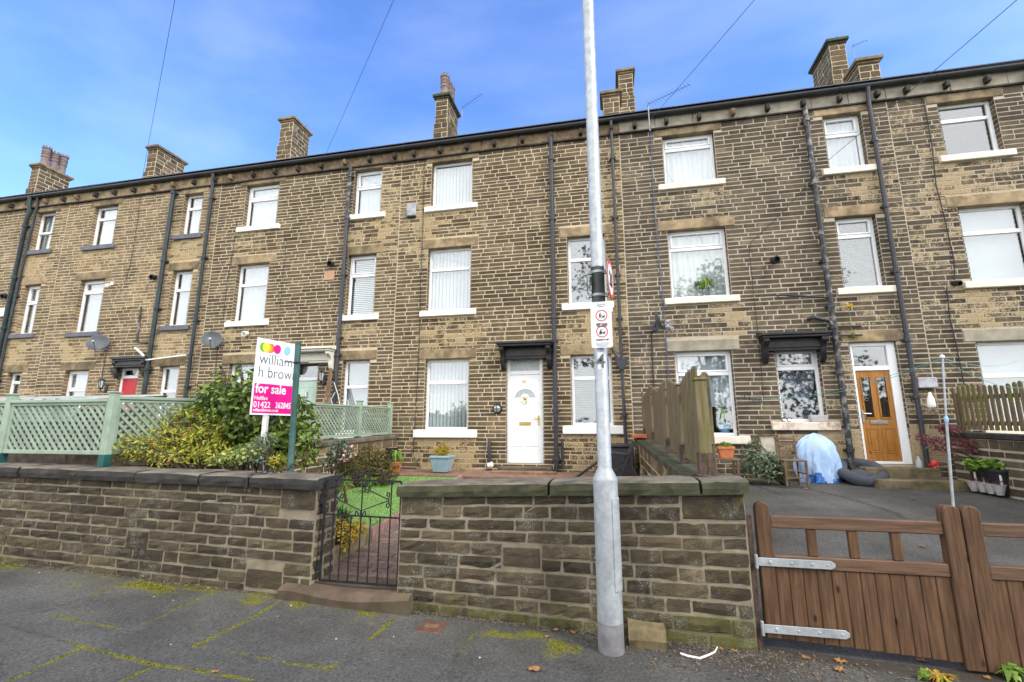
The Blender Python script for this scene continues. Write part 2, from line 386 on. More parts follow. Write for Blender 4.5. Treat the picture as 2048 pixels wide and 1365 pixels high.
M['dotO'] = pm('orange print', (0.90, 0.36, 0.02), 0.45, 0.02, 3)
M['dotV'] = pm('vermilion print', (0.80, 0.12, 0.03), 0.45, 0.02, 3)
M['dotB'] = pm('pale blue print', (0.30, 0.56, 0.83), 0.45, 0.02, 3)
M['teal'] = pm('teal print', (0.04, 0.40, 0.33), 0.45, 0.02, 3)
M['whitewood'] = pm('white painted timber', (0.80, 0.78, 0.75), 0.6, 0.08, 6, 0.15, 40)
M['polegreen'] = pm('dark green painted steel', (0.035, 0.095, 0.085), 0.45, 0.25, 8, dirt=(0.14, 0.18, 0.16), dirt_amt=0.4)
M['rustchain'] = pm('rusty chain', (0.055, 0.042, 0.038), 0.6, 0.4, 40, metal=0.5)
M['lattice'] = pm('sage green painted trellis', (0.27, 0.345, 0.265), 0.6, 0.14, 6, 0.2, 50, island=0.08)
M['latticeD'] = pm('dark green post sleeve', (0.015, 0.085, 0.080), 0.45, 0.2, 6)
M['gatewood'] = wood_mat('brown stained softwood', (0.066, 0.035, 0.019), (0.148, 0.082, 0.045), rough=0.55, island=0.14)
M['gaterail'] = wood_mat('brown stained rail', (0.080, 0.045, 0.027), (0.165, 0.098, 0.060), axis='x', rough=0.55, island=0.08)
M['palemoss'] = wood_mat('mossy weathered paling', (0.085, 0.062, 0.040), (0.23, 0.175, 0.11), moss=(0.155, 0.15, 0.04), moss_amt=0.62)
M['palebrown'] = wood_mat('brown weathered paling', (0.095, 0.060, 0.042), (0.20, 0.135, 0.095), moss=(0.13, 0.13, 0.045), moss_amt=0.35)
M['rust'] = pm('rusty steel', (0.095, 0.062, 0.05), 0.8, 0.45, 20, 0.4, 60, metal=0.1)
M['rustcov'] = pm('rusted cover plate', (0.20, 0.10, 0.065), 0.8, 0.2, 12, 0.4, 90)
M['iron'] = pm('black wrought iron', (0.020, 0.021, 0.025), 0.45, 0.4, 20, metal=0.2)
M['step'] = pm('worn sandstone step', (0.105, 0.074, 0.05), 0.85, 0.3, 4, 0.4, 60, dirt=(0.12, 0.115, 0.06), dirt_amt=0.5)
M['stepM'] = pm('mossy door step', (0.15, 0.12, 0.07), 0.9, 0.4, 5, 0.5, 60, dirt=(0.09, 0.095, 0.03), dirt_amt=0.6)
M['pave'] = ground_mat('pavement asphalt', (0.064, 0.061, 0.055), (0.094, 0.090, 0.082))
M['drive'] = ground_mat('driveway asphalt', (0.062, 0.060, 0.056), (0.094, 0.090, 0.084), mossc=(0.11, 0.12, 0.04))
M['road'] = pm('road asphalt', (0.06, 0.06, 0.062), 0.9, 0.2, 3, 0.4, 90)
M['kerb'] = pm('kerb stone', (0.26, 0.25, 0.23), 0.9, 0.2, 5, 0.3, 60)
M['soil'] = pm('garden soil', (0.055, 0.042, 0.028), 0.95, 0.5, 8, 0.8, 40)
M['field'] = pm('rough grassland', (0.09, 0.12, 0.04), 0.95, 0.3, 1, 0.3, 20)
M['lawn'] = pm('artificial lawn', (0.20, 0.35, 0.095), 0.9, 0.22, 18, 0.8, 300)
M['terrace'] = pm('reddish terrace stone', (0.21, 0.125, 0.085), 0.9, 0.3, 6, 0.4, 60)
M['board'] = pm('brown timber edging', (0.17, 0.105, 0.06), 0.8, 0.25, 6, 0.3, 60)
M['scallop'] = pm('pinkish scalloped edging', (0.33, 0.20, 0.175), 0.8, 0.2, 10, 0.2, 60)
M['edgestone'] = pm('mossy edging stone', (0.22, 0.18, 0.10), 0.9, 0.35, 6, 0.5, 60, dirt=(0.12, 0.13, 0.04), dirt_amt=0.5)
M['terra'] = pm('terracotta plastic', (0.52, 0.17, 0.07), 0.6, 0.15, 8)
M['bluepot'] = pm('pale blue planter plastic', (0.27, 0.40, 0.47), 0.45, 0.1, 5)
M['blackpot'] = pm('black plastic pot', (0.016, 0.016, 0.018), 0.45, 0.2, 5)
M['greypot'] = pm('grey moulded planter', (0.40, 0.38, 0.375), 0.7, 0.15, 8)
M['dishm'] = pm('dark grey dish mesh', (0.085, 0.095, 0.105), 0.5, 0.15, 6)
M['alarm'] = pm('weathered grey box', (0.36, 0.36, 0.40), 0.6, 0.25, 6)
M['charcoal'] = pm('charcoal plastic', (0.040, 0.037, 0.042), 0.55, 0.2, 6)
M['tarp'] = pm('pale blue sheeting', (0.38, 0.54, 0.80), 0.45, 0.12, 4, 0.3, 14, dirt=(0.55, 0.67, 0.86), dirt_amt=0.5)
M['tarpB'] = pm('blue printed hem', (0.05, 0.17, 0.50), 0.6, 0.6, 16)
M['bed'] = pm('charcoal plush', (0.065, 0.072, 0.090), 0.95, 0.2, 30, 0.8, 150)
M['oldwood'] = pm('old brown chair wood', (0.16, 0.105, 0.065), 0.7, 0.3, 10, 0.2, 60)
M['oldpanel'] = pm('weathered painted panel', (0.52, 0.48, 0.40), 0.8, 0.2, 5, 0.3, 60, dirt=(0.20, 0.14, 0.08), dirt_amt=0.7)
M['pot_cl'] = pm('clay chimney pot', (0.20, 0.15, 0.135), 0.8, 0.25, 8, 0.2, 60)
M['green'] = pm('green painted board', (0.09, 0.16, 0.08), 0.7, 0.3, 5, 0.2, 40)
M['corrug'] = pm('grey fibre cement sheet', (0.33, 0.35, 0.33), 0.8, 0.25, 5, 0.2, 40)
M['wire'] = pm('black cable', (0.02, 0.02, 0.024), 0.6, 0.1, 5)
M['greywire'] = pm('weathered grey cable', (0.075, 0.11, 0.19), 0.6, 0.1, 5)
M['tealline'] = pm('teal clothes line', (0.16, 0.40, 0.38), 0.6, 0.1, 5)
M['whitepl'] = pm('white plastic', (0.82, 0.82, 0.80), 0.5, 0.05, 5)
M['pinkpatch'] = pm('pink filler patch', (0.50, 0.29, 0.19), 0.9, 0.12, 9, 0.2, 50)
M['bark'] = pm('bark', (0.075, 0.055, 0.038), 0.9, 0.3, 12, 0.5, 50)
M['blockst'] = pm('loose sandstone block', (0.17, 0.135, 0.07), 0.9, 0.35, 6, 0.6, 50, dirt=(0.10, 0.09, 0.045), dirt_amt=0.6)
M['lf_camel'] = leaf_mat('glossy camellia leaves', [(0, (0.035, 0.062, 0.014)), (0.4, (0.11, 0.175, 0.03)), (0.8, (0.19, 0.27, 0.045)), (1, (0.40, 0.46, 0.09))], 0.25, 0.35)
M['lf_yellow'] = leaf_mat('yellow green leaves', [(0, (0.14, 0.19, 0.018)), (0.45, (0.34, 0.38, 0.04)), (0.85, (0.58, 0.58, 0.09)), (0.93, (0.55, 0.25, 0.08)), (1, (0.55, 0.30, 0.10))], 0.35)
M['lf_vari'] = leaf_mat('variegated leaves', [(0, (0.08, 0.15, 0.03)), (0.5, (0.30, 0.36, 0.08)), (1, (0.60, 0.60, 0.25))], 0.3)
M['lf_grey'] = leaf_mat('grey green leaves', [(0, (0.06, 0.10, 0.055)), (1, (0.26, 0.32, 0.20))], 0.3)
M['lf_dark'] = leaf_mat('dark green leaves', [(0, (0.015, 0.032, 0.012)), (1, (0.07, 0.12, 0.035))], 0.25)
M['lf_brown'] = leaf_mat('brown tinged conifer sprays', [(0, (0.040, 0.040, 0.012)), (0.5, (0.11, 0.095, 0.025)), (1, (0.21, 0.15, 0.045))], 0.25, 0.8)
M['lf_fresh'] = leaf_mat('fresh green leaves', [(0, (0.07, 0.16, 0.02)), (1, (0.28, 0.42, 0.07))], 0.35)
M['lf_acer'] = leaf_mat('purple maple leaves', [(0, (0.10, 0.025, 0.035)), (1, (0.30, 0.10, 0.12))], 0.35)
M['lf_autumn'] = leaf_mat('orange tinged leaves', [(0, (0.22, 0.26, 0.03)), (0.55, (0.50, 0.42, 0.05)), (1, (0.55, 0.16, 0.05))], 0.35)
M['lf_pink'] = leaf_mat('pink petals', [(0, (0.60, 0.25, 0.30)), (1, (0.85, 0.62, 0.62))], 0.35)
M['lf_red'] = leaf_mat('red petals', [(0, (0.70, 0.04, 0.05)), (1, (0.85, 0.15, 0.15))], 0.35)
M['lf_flame'] = leaf_mat('yellow petals', [(0, (0.80, 0.55, 0.02)), (1, (0.90, 0.70, 0.05))], 0.35)
M['lf_moss'] = leaf_mat('bright moss', [(0, (0.06, 0.065, 0.01)), (0.5, (0.17, 0.18, 0.02)), (1, (0.33, 0.33, 0.045))], 0.3, 0.9)
M['lf_dead'] = leaf_mat('dead leaves', [(0, (0.16, 0.065, 0.03)), (0.5, (0.33, 0.16, 0.06)), (1, (0.55, 0.36, 0.14))], 0.2, 0.8)
M['lf_tree'] = leaf_mat('roadside tree leaves', [(0, (0.025, 0.042, 0.016)), (1, (0.08, 0.12, 0.04))], 0.2, 0.6)
M['grit'] = pm('grit and twigs', (0.14, 0.11, 0.085), 0.9, 0.3, 60, island=0.6)

# ================================================================== masonry
def cut(iv, holes):
    out = [iv]
    for a, b in holes:
        nx = []
        for p, q in out:
            if b <= p or a >= q: nx.append((p, q)); continue
            if a > p: nx.append((p, a))
            if b < q: nx.append((b, q))
        out = nx
    return out

def masonry(mb, attr, fn, u0, u1, v0, v1, holes, chs, lens, joint, prot, tone, jit=0.004, sub=(1, 1), mi_s=0, mi_m=1, cell=0.22, rough=0.0, bev=0.012, mortar=True, drift=0.0, skip=()):
    """courses of separate stones standing proud of a mortar bed.  fn(u, v, w) -> world, w = out of the wall.
    holes: (u0, u1, v0, v1).  tone(u, v) -> (wear, moss)"""
    if mortar:
        us = sorted(set([u0, u1] + [h for q in holes for h in q[:2] if u0 < h < u1])); vs_ = sorted(set([v0, v1] + [h for q in holes for h in q[2:] if v0 < h < v1]))
        def fill(a):
            o = []
            for p, q in zip(a[:-1], a[1:]):
                k = max(1, int(math.ceil((q-p)/cell))); o += [p + (q-p)*i/k for i in range(k)]
            return o + [a[-1]]
        us, vs_ = fill(us), fill(vs_)
        idx = {}; P = []; Fs = []
        for i in range(len(us)-1):
            for j in range(len(vs_)-1):
                cu, cv = (us[i]+us[i+1])/2, (vs_[j]+vs_[j+1])/2
                if any(h[0] < cu < h[1] and h[2] < cv < h[3] for h in holes): continue
                q = []
                for a, b in ((i, j), (i+1, j), (i+1, j+1), (i, j+1)):
                    if (a, b) not in idx:
                        idx[(a, b)] = len(P); P.append(fn(us[a], vs_[b], 0)); w_, m_ = tone(us[a], vs_[b]); attr.append((random.random(), w_, m_, 1))
                    q.append(idx[(a, b)])
                Fs.append(tuple(q))
        mb.add(P, Fs, mi_m)
    v = v0
    while v < v1 - 0.02:
        ch = random.uniform(*chs)
        if v + ch > v1 - 0.06: ch = v1 - v
        za, zb = v + joint/2, v + ch - joint/2
        hs = [(h[0], h[1]) for h in list(holes)+list(skip) if min(zb, h[3]) - max(za, h[2]) > 0.2*(zb-za)]
        for p, q in cut((u0, u1), hs):
            u = p
            while u < q - 0.03:
                L = random.uniform(*lens)
                if u + L > q - lens[0]*0.6: L = q - u
                a, b = u + joint/2, u + L - joint/2
                if b - a > 0.02:
                    nu, nv = sub
                    if nu > 1: nu = max(2, int(round((b-a)/0.09)))
                    r = random.random(); wp = prot*random.uniform(0.6, 1.25)
                    cen = tone((a+b)/2, (za+zb)/2)
                    base = [fn(a, za, -0.01), fn(b, za, -0.01), fn(b, zb, -0.01), fn(a, zb, -0.01)]
                    P = list(base); bv = min(bev, (zb-za)*0.2)
                    G = []
                    for j in range(nv+1):
                        row = []
                        for i in range(nu+1):
                            uu = a + bv + (b-a-2*bv)*i/nu; vv = za + bv + (zb-za-2*bv)*j/nv
                            edge = i in (0, nu) or j in (0, nv)
                            uu += random.uniform(-jit, jit); vv += random.uniform(-jit, jit)
                            ww = wp + random.uniform(-rough, rough) - (rough*0.7 if edge else 0)
                            row.append(len(P)); P.append(fn(uu, vv, ww))
                        G.append(row)
                    Fs = [(G[j][i], G[j][i+1], G[j+1][i+1], G[j+1][i]) for j in range(nv) for i in range(nu)]
                    bot = G[0]; top = G[-1]
                    Fs.append(tuple([0, 1] + bot[::-1])); Fs.append(tuple([2, 3] + top))
                    Fs.append(tuple([1, 2] + [row[-1] for row in G][::-1])); Fs.append(tuple([3, 0] + [row[0] for row in G]))
                    mb.add(P, Fs, mi_s)
                    attr.extend([(r, cen[0], cen[1], 1)]*len(P))
                u += L
        v += ch

FY = 10.30            # the plane of the house fronts
HB = [-21.95, -16.35, -10.75, -5.15, 0.45, 6.05, 11.65]
Z0H, ZEAVE = 0.35, 8.80
LEDGE = 8.52

def pane_rect(bl, tr, y=FY+0.12):
    a, b = at(*bl, y), at(*tr, y); return (a.x, b.x, a.z, b.z)

CURT = {}
def curtain(kind, x0, x1, z0, z1, parent):
    y = FY + 0.24
    if kind == 'vblind':
        mb = MB(); n = max(3, int((x1-x0)/0.085)); d = (x1-x0)/n
        for k in range(n):
            cx = x0 + d*(k+0.5); a = R(random.uniform(24, 34)); hx, hy = d*0.43*math.cos(a), d*0.43*math.sin(a)
            mb.add([(cx-hx, y-hy, z0), (cx+hx, y+hy, z0), (cx+hx, y+hy, z1), (cx-hx, y-hy, z1)], [(0,1,2,3)])
        mb.build('blind', M['blind'], parent)
    elif kind in ('net', 'lined', 'grey', 'plain'):
        mat = {'net': M['net'], 'lined': M['curtC'], 'grey': M['curtG'], 'plain': M['greysheet']}[kind]
        mb = MB(); n = 60 if kind != 'plain' else 2; P = []
        for i in range(n+1):
            t = i/n; P.append((x0+(x1-x0)*t, y + 0.02*math.sin(t*(x1-x0)*52+1) + 0.012*math.sin(t*23) if kind != 'plain' else y))
        vs = [(px, py, z0) for px, py in P] + [(px, py, z1) for px, py in P]
        mb.add(vs, [(i, i+1, n+2+i, n+1+i) for i in range(n)])
        mb.build('curtain' if kind != 'plain' else 'blind', mat, parent, smooth=kind != 'plain')
    elif kind in ('slats', 'whiteslats'):
        mb = MB(); n = int((z1-z0)/0.05)
        for k in range(n):
            z = z0 + (z1-z0)*(k+0.5)/n; mb.add([(x0, y-0.016, z-0.018), (x1, y-0.016, z-0.018), (x1, y+0.016, z+0.018), (x0, y+0.016, z+0.018)], [(0,1,2,3)])
        mb.build('blind', M['blindG'] if kind == 'slats' else M['blind'], parent)
    elif kind == 'obscured':
        MB().box(x0, x1, y, y+0.01, z0, z1).build('blind', M['blindD'], parent)
    elif kind == 'tied':
        mb = MB(); n = 26; rows = 14; P = []; xm = x0 + (x1-x0)*0.64
        for j in range(rows+1):
            t = j/rows; z = z1 - (z1-z0)*t
            pin = math.exp(-((t-0.83)/0.22)**2); wl = 0.40*(1-0.86*pin)*(x1-x0); c = xm + 0.02*pin - 0.12*(x1-x0)*(1-min(1, t*1.2))
            for i in range(n+1):
                s = i/n*2-1; P.append((min(x1, c + s*wl), y + 0.025*math.sin(i*1.9)*(1-0.5*pin), z))
        mb.add(P, [(j*(n+1)+i, j*(n+1)+i+1, (j+1)*(n+1)+i+1, (j+1)*(n+1)+i) for j in range(rows) for i in range(n)])
        mb.build('curtain', M['curtG'], parent, smooth=True)

def window(house, r, ratio=0.33, style='top', inside='net', sill='sillW', lint='lintel', sillh=0.14, sillx=0.15, holes=None, lh=0.24, lx=0.17, lbl=None, nosill=False, nolintel=False, bar2=False, insz=0.0, sillproud=0.07):
    x0, x1, z0, z1 = r; y0, y1 = FY + 0.12, FY + 0.18
    mb = MB(); fw = 0.062; e = 0.004
    mb.box(x0, x0+fw, y0, y1, z0, z1); mb.box(x1-fw, x1, y0, y1, z0, z1)
    mb.box(x0+fw, x1-fw, y0+e, y1, z0, z0+fw); mb.box(x0+fw, x1-fw, y0+e, y1, z1-fw, z1)
    zb = z1 - (z1-z0)*ratio
    if style != 'single':
        mb.box(x0+fw, x1-fw, y0-0.002, y1, zb-0.04, zb+0.04)
        if style == 'top':                      # the opening top light has a casement of its own
            for a in ((x0+fw, x0+fw+0.04, zb+0.04, z1-fw), (x1-fw-0.04, x1-fw, zb+0.04, z1-fw)): mb.box(a[0], a[1], y0-0.016, y1-0.02, a[2], a[3])
            for a in ((zb+0.04, zb+0.075), (z1-fw-0.035, z1-fw)): mb.box(x0+fw+0.04, x1-fw-0.04, y0-0.014, y1-0.02, a[0], a[1])
        if style == 'sash':
            mb.box(x0+fw, x1-fw, y0-0.012, y0-0.003, zb-0.03, zb+0.03)
    wobj = mb.build('window', M['upvc'], house, bevel=0.006, label=lbl)
    MB().box(x0+fw*0.6, x1-fw*0.6, y0+0.028, y0+0.036, z0+fw*0.6, z1-fw*0.6).build('pane', M['glass'], wobj)
    if inside: 
        for k in (inside if isinstance(inside, tuple) else (inside,)):
            curtain(k, x0+0.05, x1-0.05, z0+0.05+insz, z1-0.05, wobj)
    hz0, hz1 = z0, z1
    if not nosill:
        MB().box(x0-sillx, x1+sillx, FY-sillproud, FY+0.117, z0-sillh, z0).build('sill', M[sill], wobj, bevel=0.012)
        hz0 = z0 - sillh; holes.append((x0-sillx, x1+sillx, hz0, z0))
    if not nolintel:
        jl = random.uniform(-0.03, 0.05)
        MB().box(x0-lx-jl, x1+lx+jl*0.5, FY-0.018, FY+0.20, z1, z1+lh).build('lintel', M[lint], wobj, bevel=0.012)
        holes.append((x0-lx-jl, x1+lx+jl*0.5, z1, z1+lh))
    holes.append((x0, x1, z0, z1))
    house_open.append((x0, x1, z0, z1))
    return wobj

def canopy(house, xl, xr, ztop, mat, proj=0.42, fh=0.26, bh=0.46, cornice=True):
    mb = MB()
    mb.add([(xl, FY-proj, ztop-0.10), (xr, FY-proj, ztop-0.10), (xr, FY, ztop-0.10), (xl, FY, ztop-0.10), (xl, FY-proj, ztop-0.05), (xr, FY-proj, ztop-0.05), (xr, FY, ztop+0.02), (xl, FY, ztop+0.02)],
        [(0,3,2,1),(4,5,6,7),(0,1,5,4),(1,2,6,5),(2,3,7,6),(3,0,4,7)])
    mb.box(xl+0.035, xr-0.035, FY-proj+0.04, FY-0.002, ztop-0.15, ztop-0.102)
    mb.box(xl+0.075, xr-0.075, FY-0.14, FY-0.003, ztop-0.15-fh, ztop-0.152)
    mb.box(xl+0.15, xr-0.15, FY-0.165, FY-0.142, ztop-0.15-fh+0.05, ztop-0.20)
    c = mb.build('canopy', mat, house, bevel=0.008)
    for x in (xl+0.06, xr-0.16):
        b = MB(); zt = ztop-0.152
        prof = [(0, 0), (-0.34, 0), (-0.345, -0.06), (-0.30, -0.10), (-0.24, -0.13), (-0.20, -0.20), (-0.19, -0.30), (-0.16, -0.40), (-0.10, -bh), (-0.06, -bh-0.03), (0, -bh-0.03)]
        b.prism(prof, lambda u, v, w_: (x + w_, FY - 0.004 + u*(proj/0.42), zt + v), 0.0, 0.10)
        b.box(x+0.03, x+0.07, FY-0.365*(proj/0.42), FY-0.345*(proj/0.42), zt-0.07, zt-0.03)
        for q in (0.02, 0.05, 0.08): b.beam((x+q, FY-0.215, zt-0.18), (x+q, FY-0.125, zt-bh), 0.012, 0.012)
        b.build('bracket', mat, c, bevel=0.006)
    return c

def pipe(house, pts, r, mat, clips=(), hopper=None, lbl=None):
    mb = MB(); mb.tube(pts, r, 10)
    o = mb.build('downpipe', mat, house, smooth=True, label=lbl)
    b = MB()
    for i, z in enumerate(clips):
        P = Vector(pts[0]); 
        for p, q in zip(pts[:-1], pts[1:]):
            if min(p[2], q[2]) <= z <= max(p[2], q[2]) and abs(p[2]-q[2]) > 0.2:
                t = (z-p[2])/(q[2]-p[2]); P = Vector(p).lerp(Vector(q), t)
        b = MB(); b.lathe((P.x, P.y, z-0.045), [(r+0.002, 0), (r+0.014, 0.006), (r+0.014, 0.084), (r+0.002, 0.09)], 12)
        b.box(P.x-r-0.035, P.x+r+0.035, P.y+r*0.3, FY-0.002, z-0.02, z+0.02)
        b.build('pipe_clip', mat, o, bevel=0.004)
    return o

def gutter_and_eaves(house, x0, x1, corbpat):
    mb = MB(); n = 8; prof = []
    gy, gz, gr = FY-0.12, 8.90, 0.062
    outer = [(gy + gr*math.cos(math.pi + math.pi*k/n), gz + gr*1.15*math.sin(math.pi + math.pi*k/n)) for k in range(n+1)]
    inner = [(gy + (gr-0.008)*math.cos(math.pi + math.pi*k/n), gz + (gr-0.008)*1.1*math.sin(math.pi + math.pi*k/n)) for k in range(n+1)][::-1]
    mb.prism(outer+inner, lambda u, v, w_: (w_, u, v), x0+0.002, x1-0.002)
    for k in range(3):
        jx = x0 + 0.9 + k*1.9
        prj = [(gy + (gr+0.008)*math.cos(math.pi + math.pi*q/n), gz + (gr+0.008)*1.15*math.sin(math.pi + math.pi*q/n)) for q in range(n+1)]
        mb.prism(prj + [(gy+gr*0.9, gz+0.004), (gy-gr*0.9, gz+0.004)], lambda u, v, w_: (w_, u, v), jx, jx+0.07)
    mb.build('gutter', M['gutter'], house)
    # frieze course and the thin drip ledge below the corbels
    f = MB(); x = x0
    while x < x1 - 0.02:
        q = min(x1, x + random.uniform(0.7, 1.2)); q = x1 if x1-q < 0.3 else q
        f.box(x+0.004, q-0.004, FY-0.03+random.uniform(-0.004, 0.004), FY+0.05, LEDGE+0.045, 8.90); x = q
    f.build('frieze', M[corbpat[1]], house, bevel=0.008)
    g = MB(); x = x0
    while x < x1 - 0.02:
        q = min(x1, x + random.uniform(0.5, 1.3)); q = x1 if x1-q < 0.3 else q
        g.box(x+0.003, q-0.003, FY-0.055+random.uniform(-0.012, 0.01), FY+0.05, LEDGE+random.uniform(-0.008, 0.006), LEDGE+0.042); x = q
    g.build('drip_ledge', M['corb'], house, bevel=0.008)
    x = x0 + 0.36; k = 0; proto = None
    while x < x1 - 0.1:
        mt = M['corbT'] if (k % 5) in corbpat[0] else M['corb']
        c = MB(); c.prism([(0, 0), (-0.105, 0.0), (-0.12, 0.03), (-0.125, 0.145), (0, 0.145)], lambda u, v, w_: (x + w_, FY-0.032+u, LEDGE+0.085+v), -0.042, 0.042)
        c.build('corbel', mt, house, bevel=0.012)
        x += 0.722; k += 1

def house_shell(house, x0, x1, holes, opens, stone, mort, tone, lens=(0.18, 0.48), chs=(0.076, 0.112)):
    mb = MB(); attr = []
    fn = lambda u, v, w_: (u, FY - w_, v)
    masonry(mb, attr, fn, x0, x1, Z0H, LEDGE, holes, chs, lens, 0.018, 0.005, tone, jit=0.003, bev=0.003)
    # reveals: courses seen on the cheeks of each opening
    for (a, b, z0, z1) in opens:
        for xx, sg in ((a, 1), (b, -1)):
            P = [(xx, FY, z0), (xx, FY+0.2, z0), (xx, FY+0.2, z1), (xx, FY, z1)]
            mb.add(P, [(0,1,2,3) if sg < 0 else (3,2,1,0)], 1)
            for p in P: w_, m_ = tone(xx, p[2]); attr.append((0.2, w_*0.5, 0, 1))
            z = z0
            while z < z1-0.03:
                q = min(z1, z+random.uniform(*chs)); off = 0.006*sg
                P = [(xx+off, FY-0.008, z+0.009), (xx+off, FY+0.119, z+0.009), (xx+off, FY+0.119, q-0.009), (xx+off, FY-0.008, q-0.009)]
                mb.add(P, [(0,1,2,3) if sg < 0 else (3,2,1,0)], 0); r = random.random(); w_, m_ = tone(xx, z); attr.extend([(r, w_*0.8, 0, 1)]*4)
                z = q
    # back and sides of the shell, so that the rooms are closed and dark
    bx = [(x0+0.012, FY+0.30, Z0H), (x1-0.012, FY+0.30, Z0H), (x1-0.012, 18.8, Z0H), (x0+0.012, 18.8, Z0H), (x0+0.012, FY+0.30, 8.86), (x1-0.012, FY+0.30, 8.86), (x1-0.012, 18.8, 8.86), (x0+0.012, 18.8, 8.86)]
    mb.add(bx, [(1,2,6,5),(2,3,7,6),(3,0,4,7),(0,3,2,1),(4,5,6,7)], 1); attr.extend([(0.3, 0, 0, 1)]*8)
    mb.build('wall', [M[stone], M[mort]], house, attr=attr)
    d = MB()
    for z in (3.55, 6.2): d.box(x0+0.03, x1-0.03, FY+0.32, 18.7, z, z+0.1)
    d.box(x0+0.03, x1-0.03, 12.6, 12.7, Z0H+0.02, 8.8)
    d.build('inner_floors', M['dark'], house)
    # slated roof, front and back slope
    r = MB(); ry, rz = 14.6, 11.25
    for (ya, za, yb, zb) in ((FY-0.16, 8.97, ry, rz), (18.96, 8.97, ry, rz)):
        L = math.hypot(yb-ya, zb-za); nrow = int(L/0.28)
        for k in range(nrow):
            t0, t1 = k/nrow, min(1, (k+1.15)/nrow)
            if t1 > 1: t1 = 1
            y_0, z_0, y_1, z_1 = ya+(yb-ya)*t0, za+(zb-za)*t0+0.022, ya+(yb-ya)*t1, za+(zb-za)*t1+0.006
            P = [(x0+0.001, y_0, z_0), (x1-0.001, y_0, z_0), (x1-0.001, y_1, z_1), (x0+0.001, y_1, z_1), (x0+0.001, y_0, z_0-0.02), (x1-0.001, y_0, z_0-0.02)]
            r.add(P, [(0,1,2,3), (4,5,1,0)])
    r.box(x0+0.001, x1-0.001, ry-0.12, ry+0.12, rz+0.0, rz+0.09)
    r.build('roof', M['slate'], house)

def chimney(house, xa, xb, ya, yb, ztop, pots=0, moss=False, stone='stoneA', caph=0.10, zb=9.2, label=None):
    """a stone stack; the front face is xa..xb at depth ya, the stack runs back to yb"""
    mb = MB(); attr = []
    sh = ztop - 1.0
    def tn(u, v): return (0.15, 0)
    zc = ztop - caph
    kw = dict(joint=0.02, prot=0.012, jit=0.006, bev=0.008)
    for (z0, z1, e) in ((zb, sh, 0.03), (sh, zc, 0.0)):
        x0, x1, y0, y1 = xa-e, xb+e, ya-e, yb+e
        masonry(mb, attr, lambda u, v, w_: (u, y0-w_, v), x0, x1, z0, z1, [], (0.13, 0.19), (0.2, 0.42), tone=tn, **kw)
        masonry(mb, attr, lambda u, v, w_: (x1+w_, u, v), y0, y1, z0, z1, [], (0.13, 0.19), (0.2, 0.42), tone=lambda u, v: (0.34, 0), **kw)  # right-hand side toned paler, sunlight painted into the stone
        masonry(mb, attr, lambda u, v, w_: (x0-w_, -u, v), -y1, -y0, z0, z1, [], (0.13, 0.19), (0.2, 0.42), tone=tn, **kw)
        mb.add([(x0, y1, z0), (x1, y1, z0), (x1, y1, z1), (x0, y1, z1)], [(3, 2, 1, 0)], 0); attr.extend([(0.3, 0.1, 0, 1)]*4)
        mb.add([(x0, y0, z1), (x1, y0, z1), (x1, y1, z1), (x0, y1, z1)], [(0, 1, 2, 3)], 0); attr.extend([(0.3, 0.1, 0, 1)]*4)
    c = mb.build('chimney', [M[stone], M['mortA']], house, attr=attr, label=label)
    k = MB(); k.box(xa-0.04, xb+0.04, ya-0.04, yb+0.04, zc-0.06, zc); k.box(xa-0.085, xb+0.085, ya-0.085, yb+0.085, zc+0.002, ztop)
    k.build('chimney_cap', M['copgreen'] if moss else M['lintel'], c, bevel=0.015)
    if moss:
        lf = MB()
        for _ in range(160):
            p = Vector((random.uniform(xa-0.05, xb+0.05), random.uniform(ya-0.05, yb), ztop)); h = random.uniform(0.03, 0.09); a = random.uniform(0, 6.28)
            dx, dy = 0.03*math.cos(a), 0.03*math.sin(a); lf.add([p-Vector((dx, dy, 0.0)), p+Vector((dx, dy, 0.0)), p+Vector((dy*0.5, dx*0.5, h))], [(0,1,2)])
        lf.build('moss', M['lf_moss'], c)
    for q in range(pots):
        cy = ya + 0.22 + (yb-ya-0.44)*q/max(1, pots-1); cx = (xa+xb)/2
        h = 0.80 - 0.05*(q % 2); b = MB()
        prof = [(0.155, 0), (0.15, 0.05), (0.125, 0.10), (0.12, 0.38), (0.14, 0.40), (0.14, 0.43), (0.122, 0.45), (0.122, 0.50), (0.142, 0.52), (0.142, 0.545), (0.124, 0.56), (0.124, 0.60), (0.144, 0.62), (0.144, 0.645), (0.125, 0.66), (0.125, h-0.07), (0.15, h-0.05), (0.15, h), (0.10, h), (0.10, h-0.3)]
        b.lathe((cx, cy, ztop), prof, 16)
        for s in range(8):
            t = 2*math.pi*s/8; b.beam((cx+0.125*math.cos(t), cy+0.125*math.sin(t), ztop+h), (cx+0.13*math.cos(t), cy+0.13*math.sin(t), ztop+h+0.06), 0.045, 0.03)
        b.build('chimney_pot', M['pot_cl'], c, smooth=True)
    return c

def zone(zs, base):
    """weathering of a house front: base level plus the patches where the face of the stone has worn to its tan core"""
    def t(u, v):
        g = base; m_ = 0.0
        for (a, b, z0, z1, k, s) in zs:
            du = max(a-u, 0, u-b); dv = max(z0-v, 0, v-z1); d = math.hypot(du, dv)
            g += 0.82*k*max(0.0, 1-d/s)
        if v < 0.9: m_ = 0.25*max(0, (0.9-v)/0.5)
        return (min(0.85, g), m_)
    return t

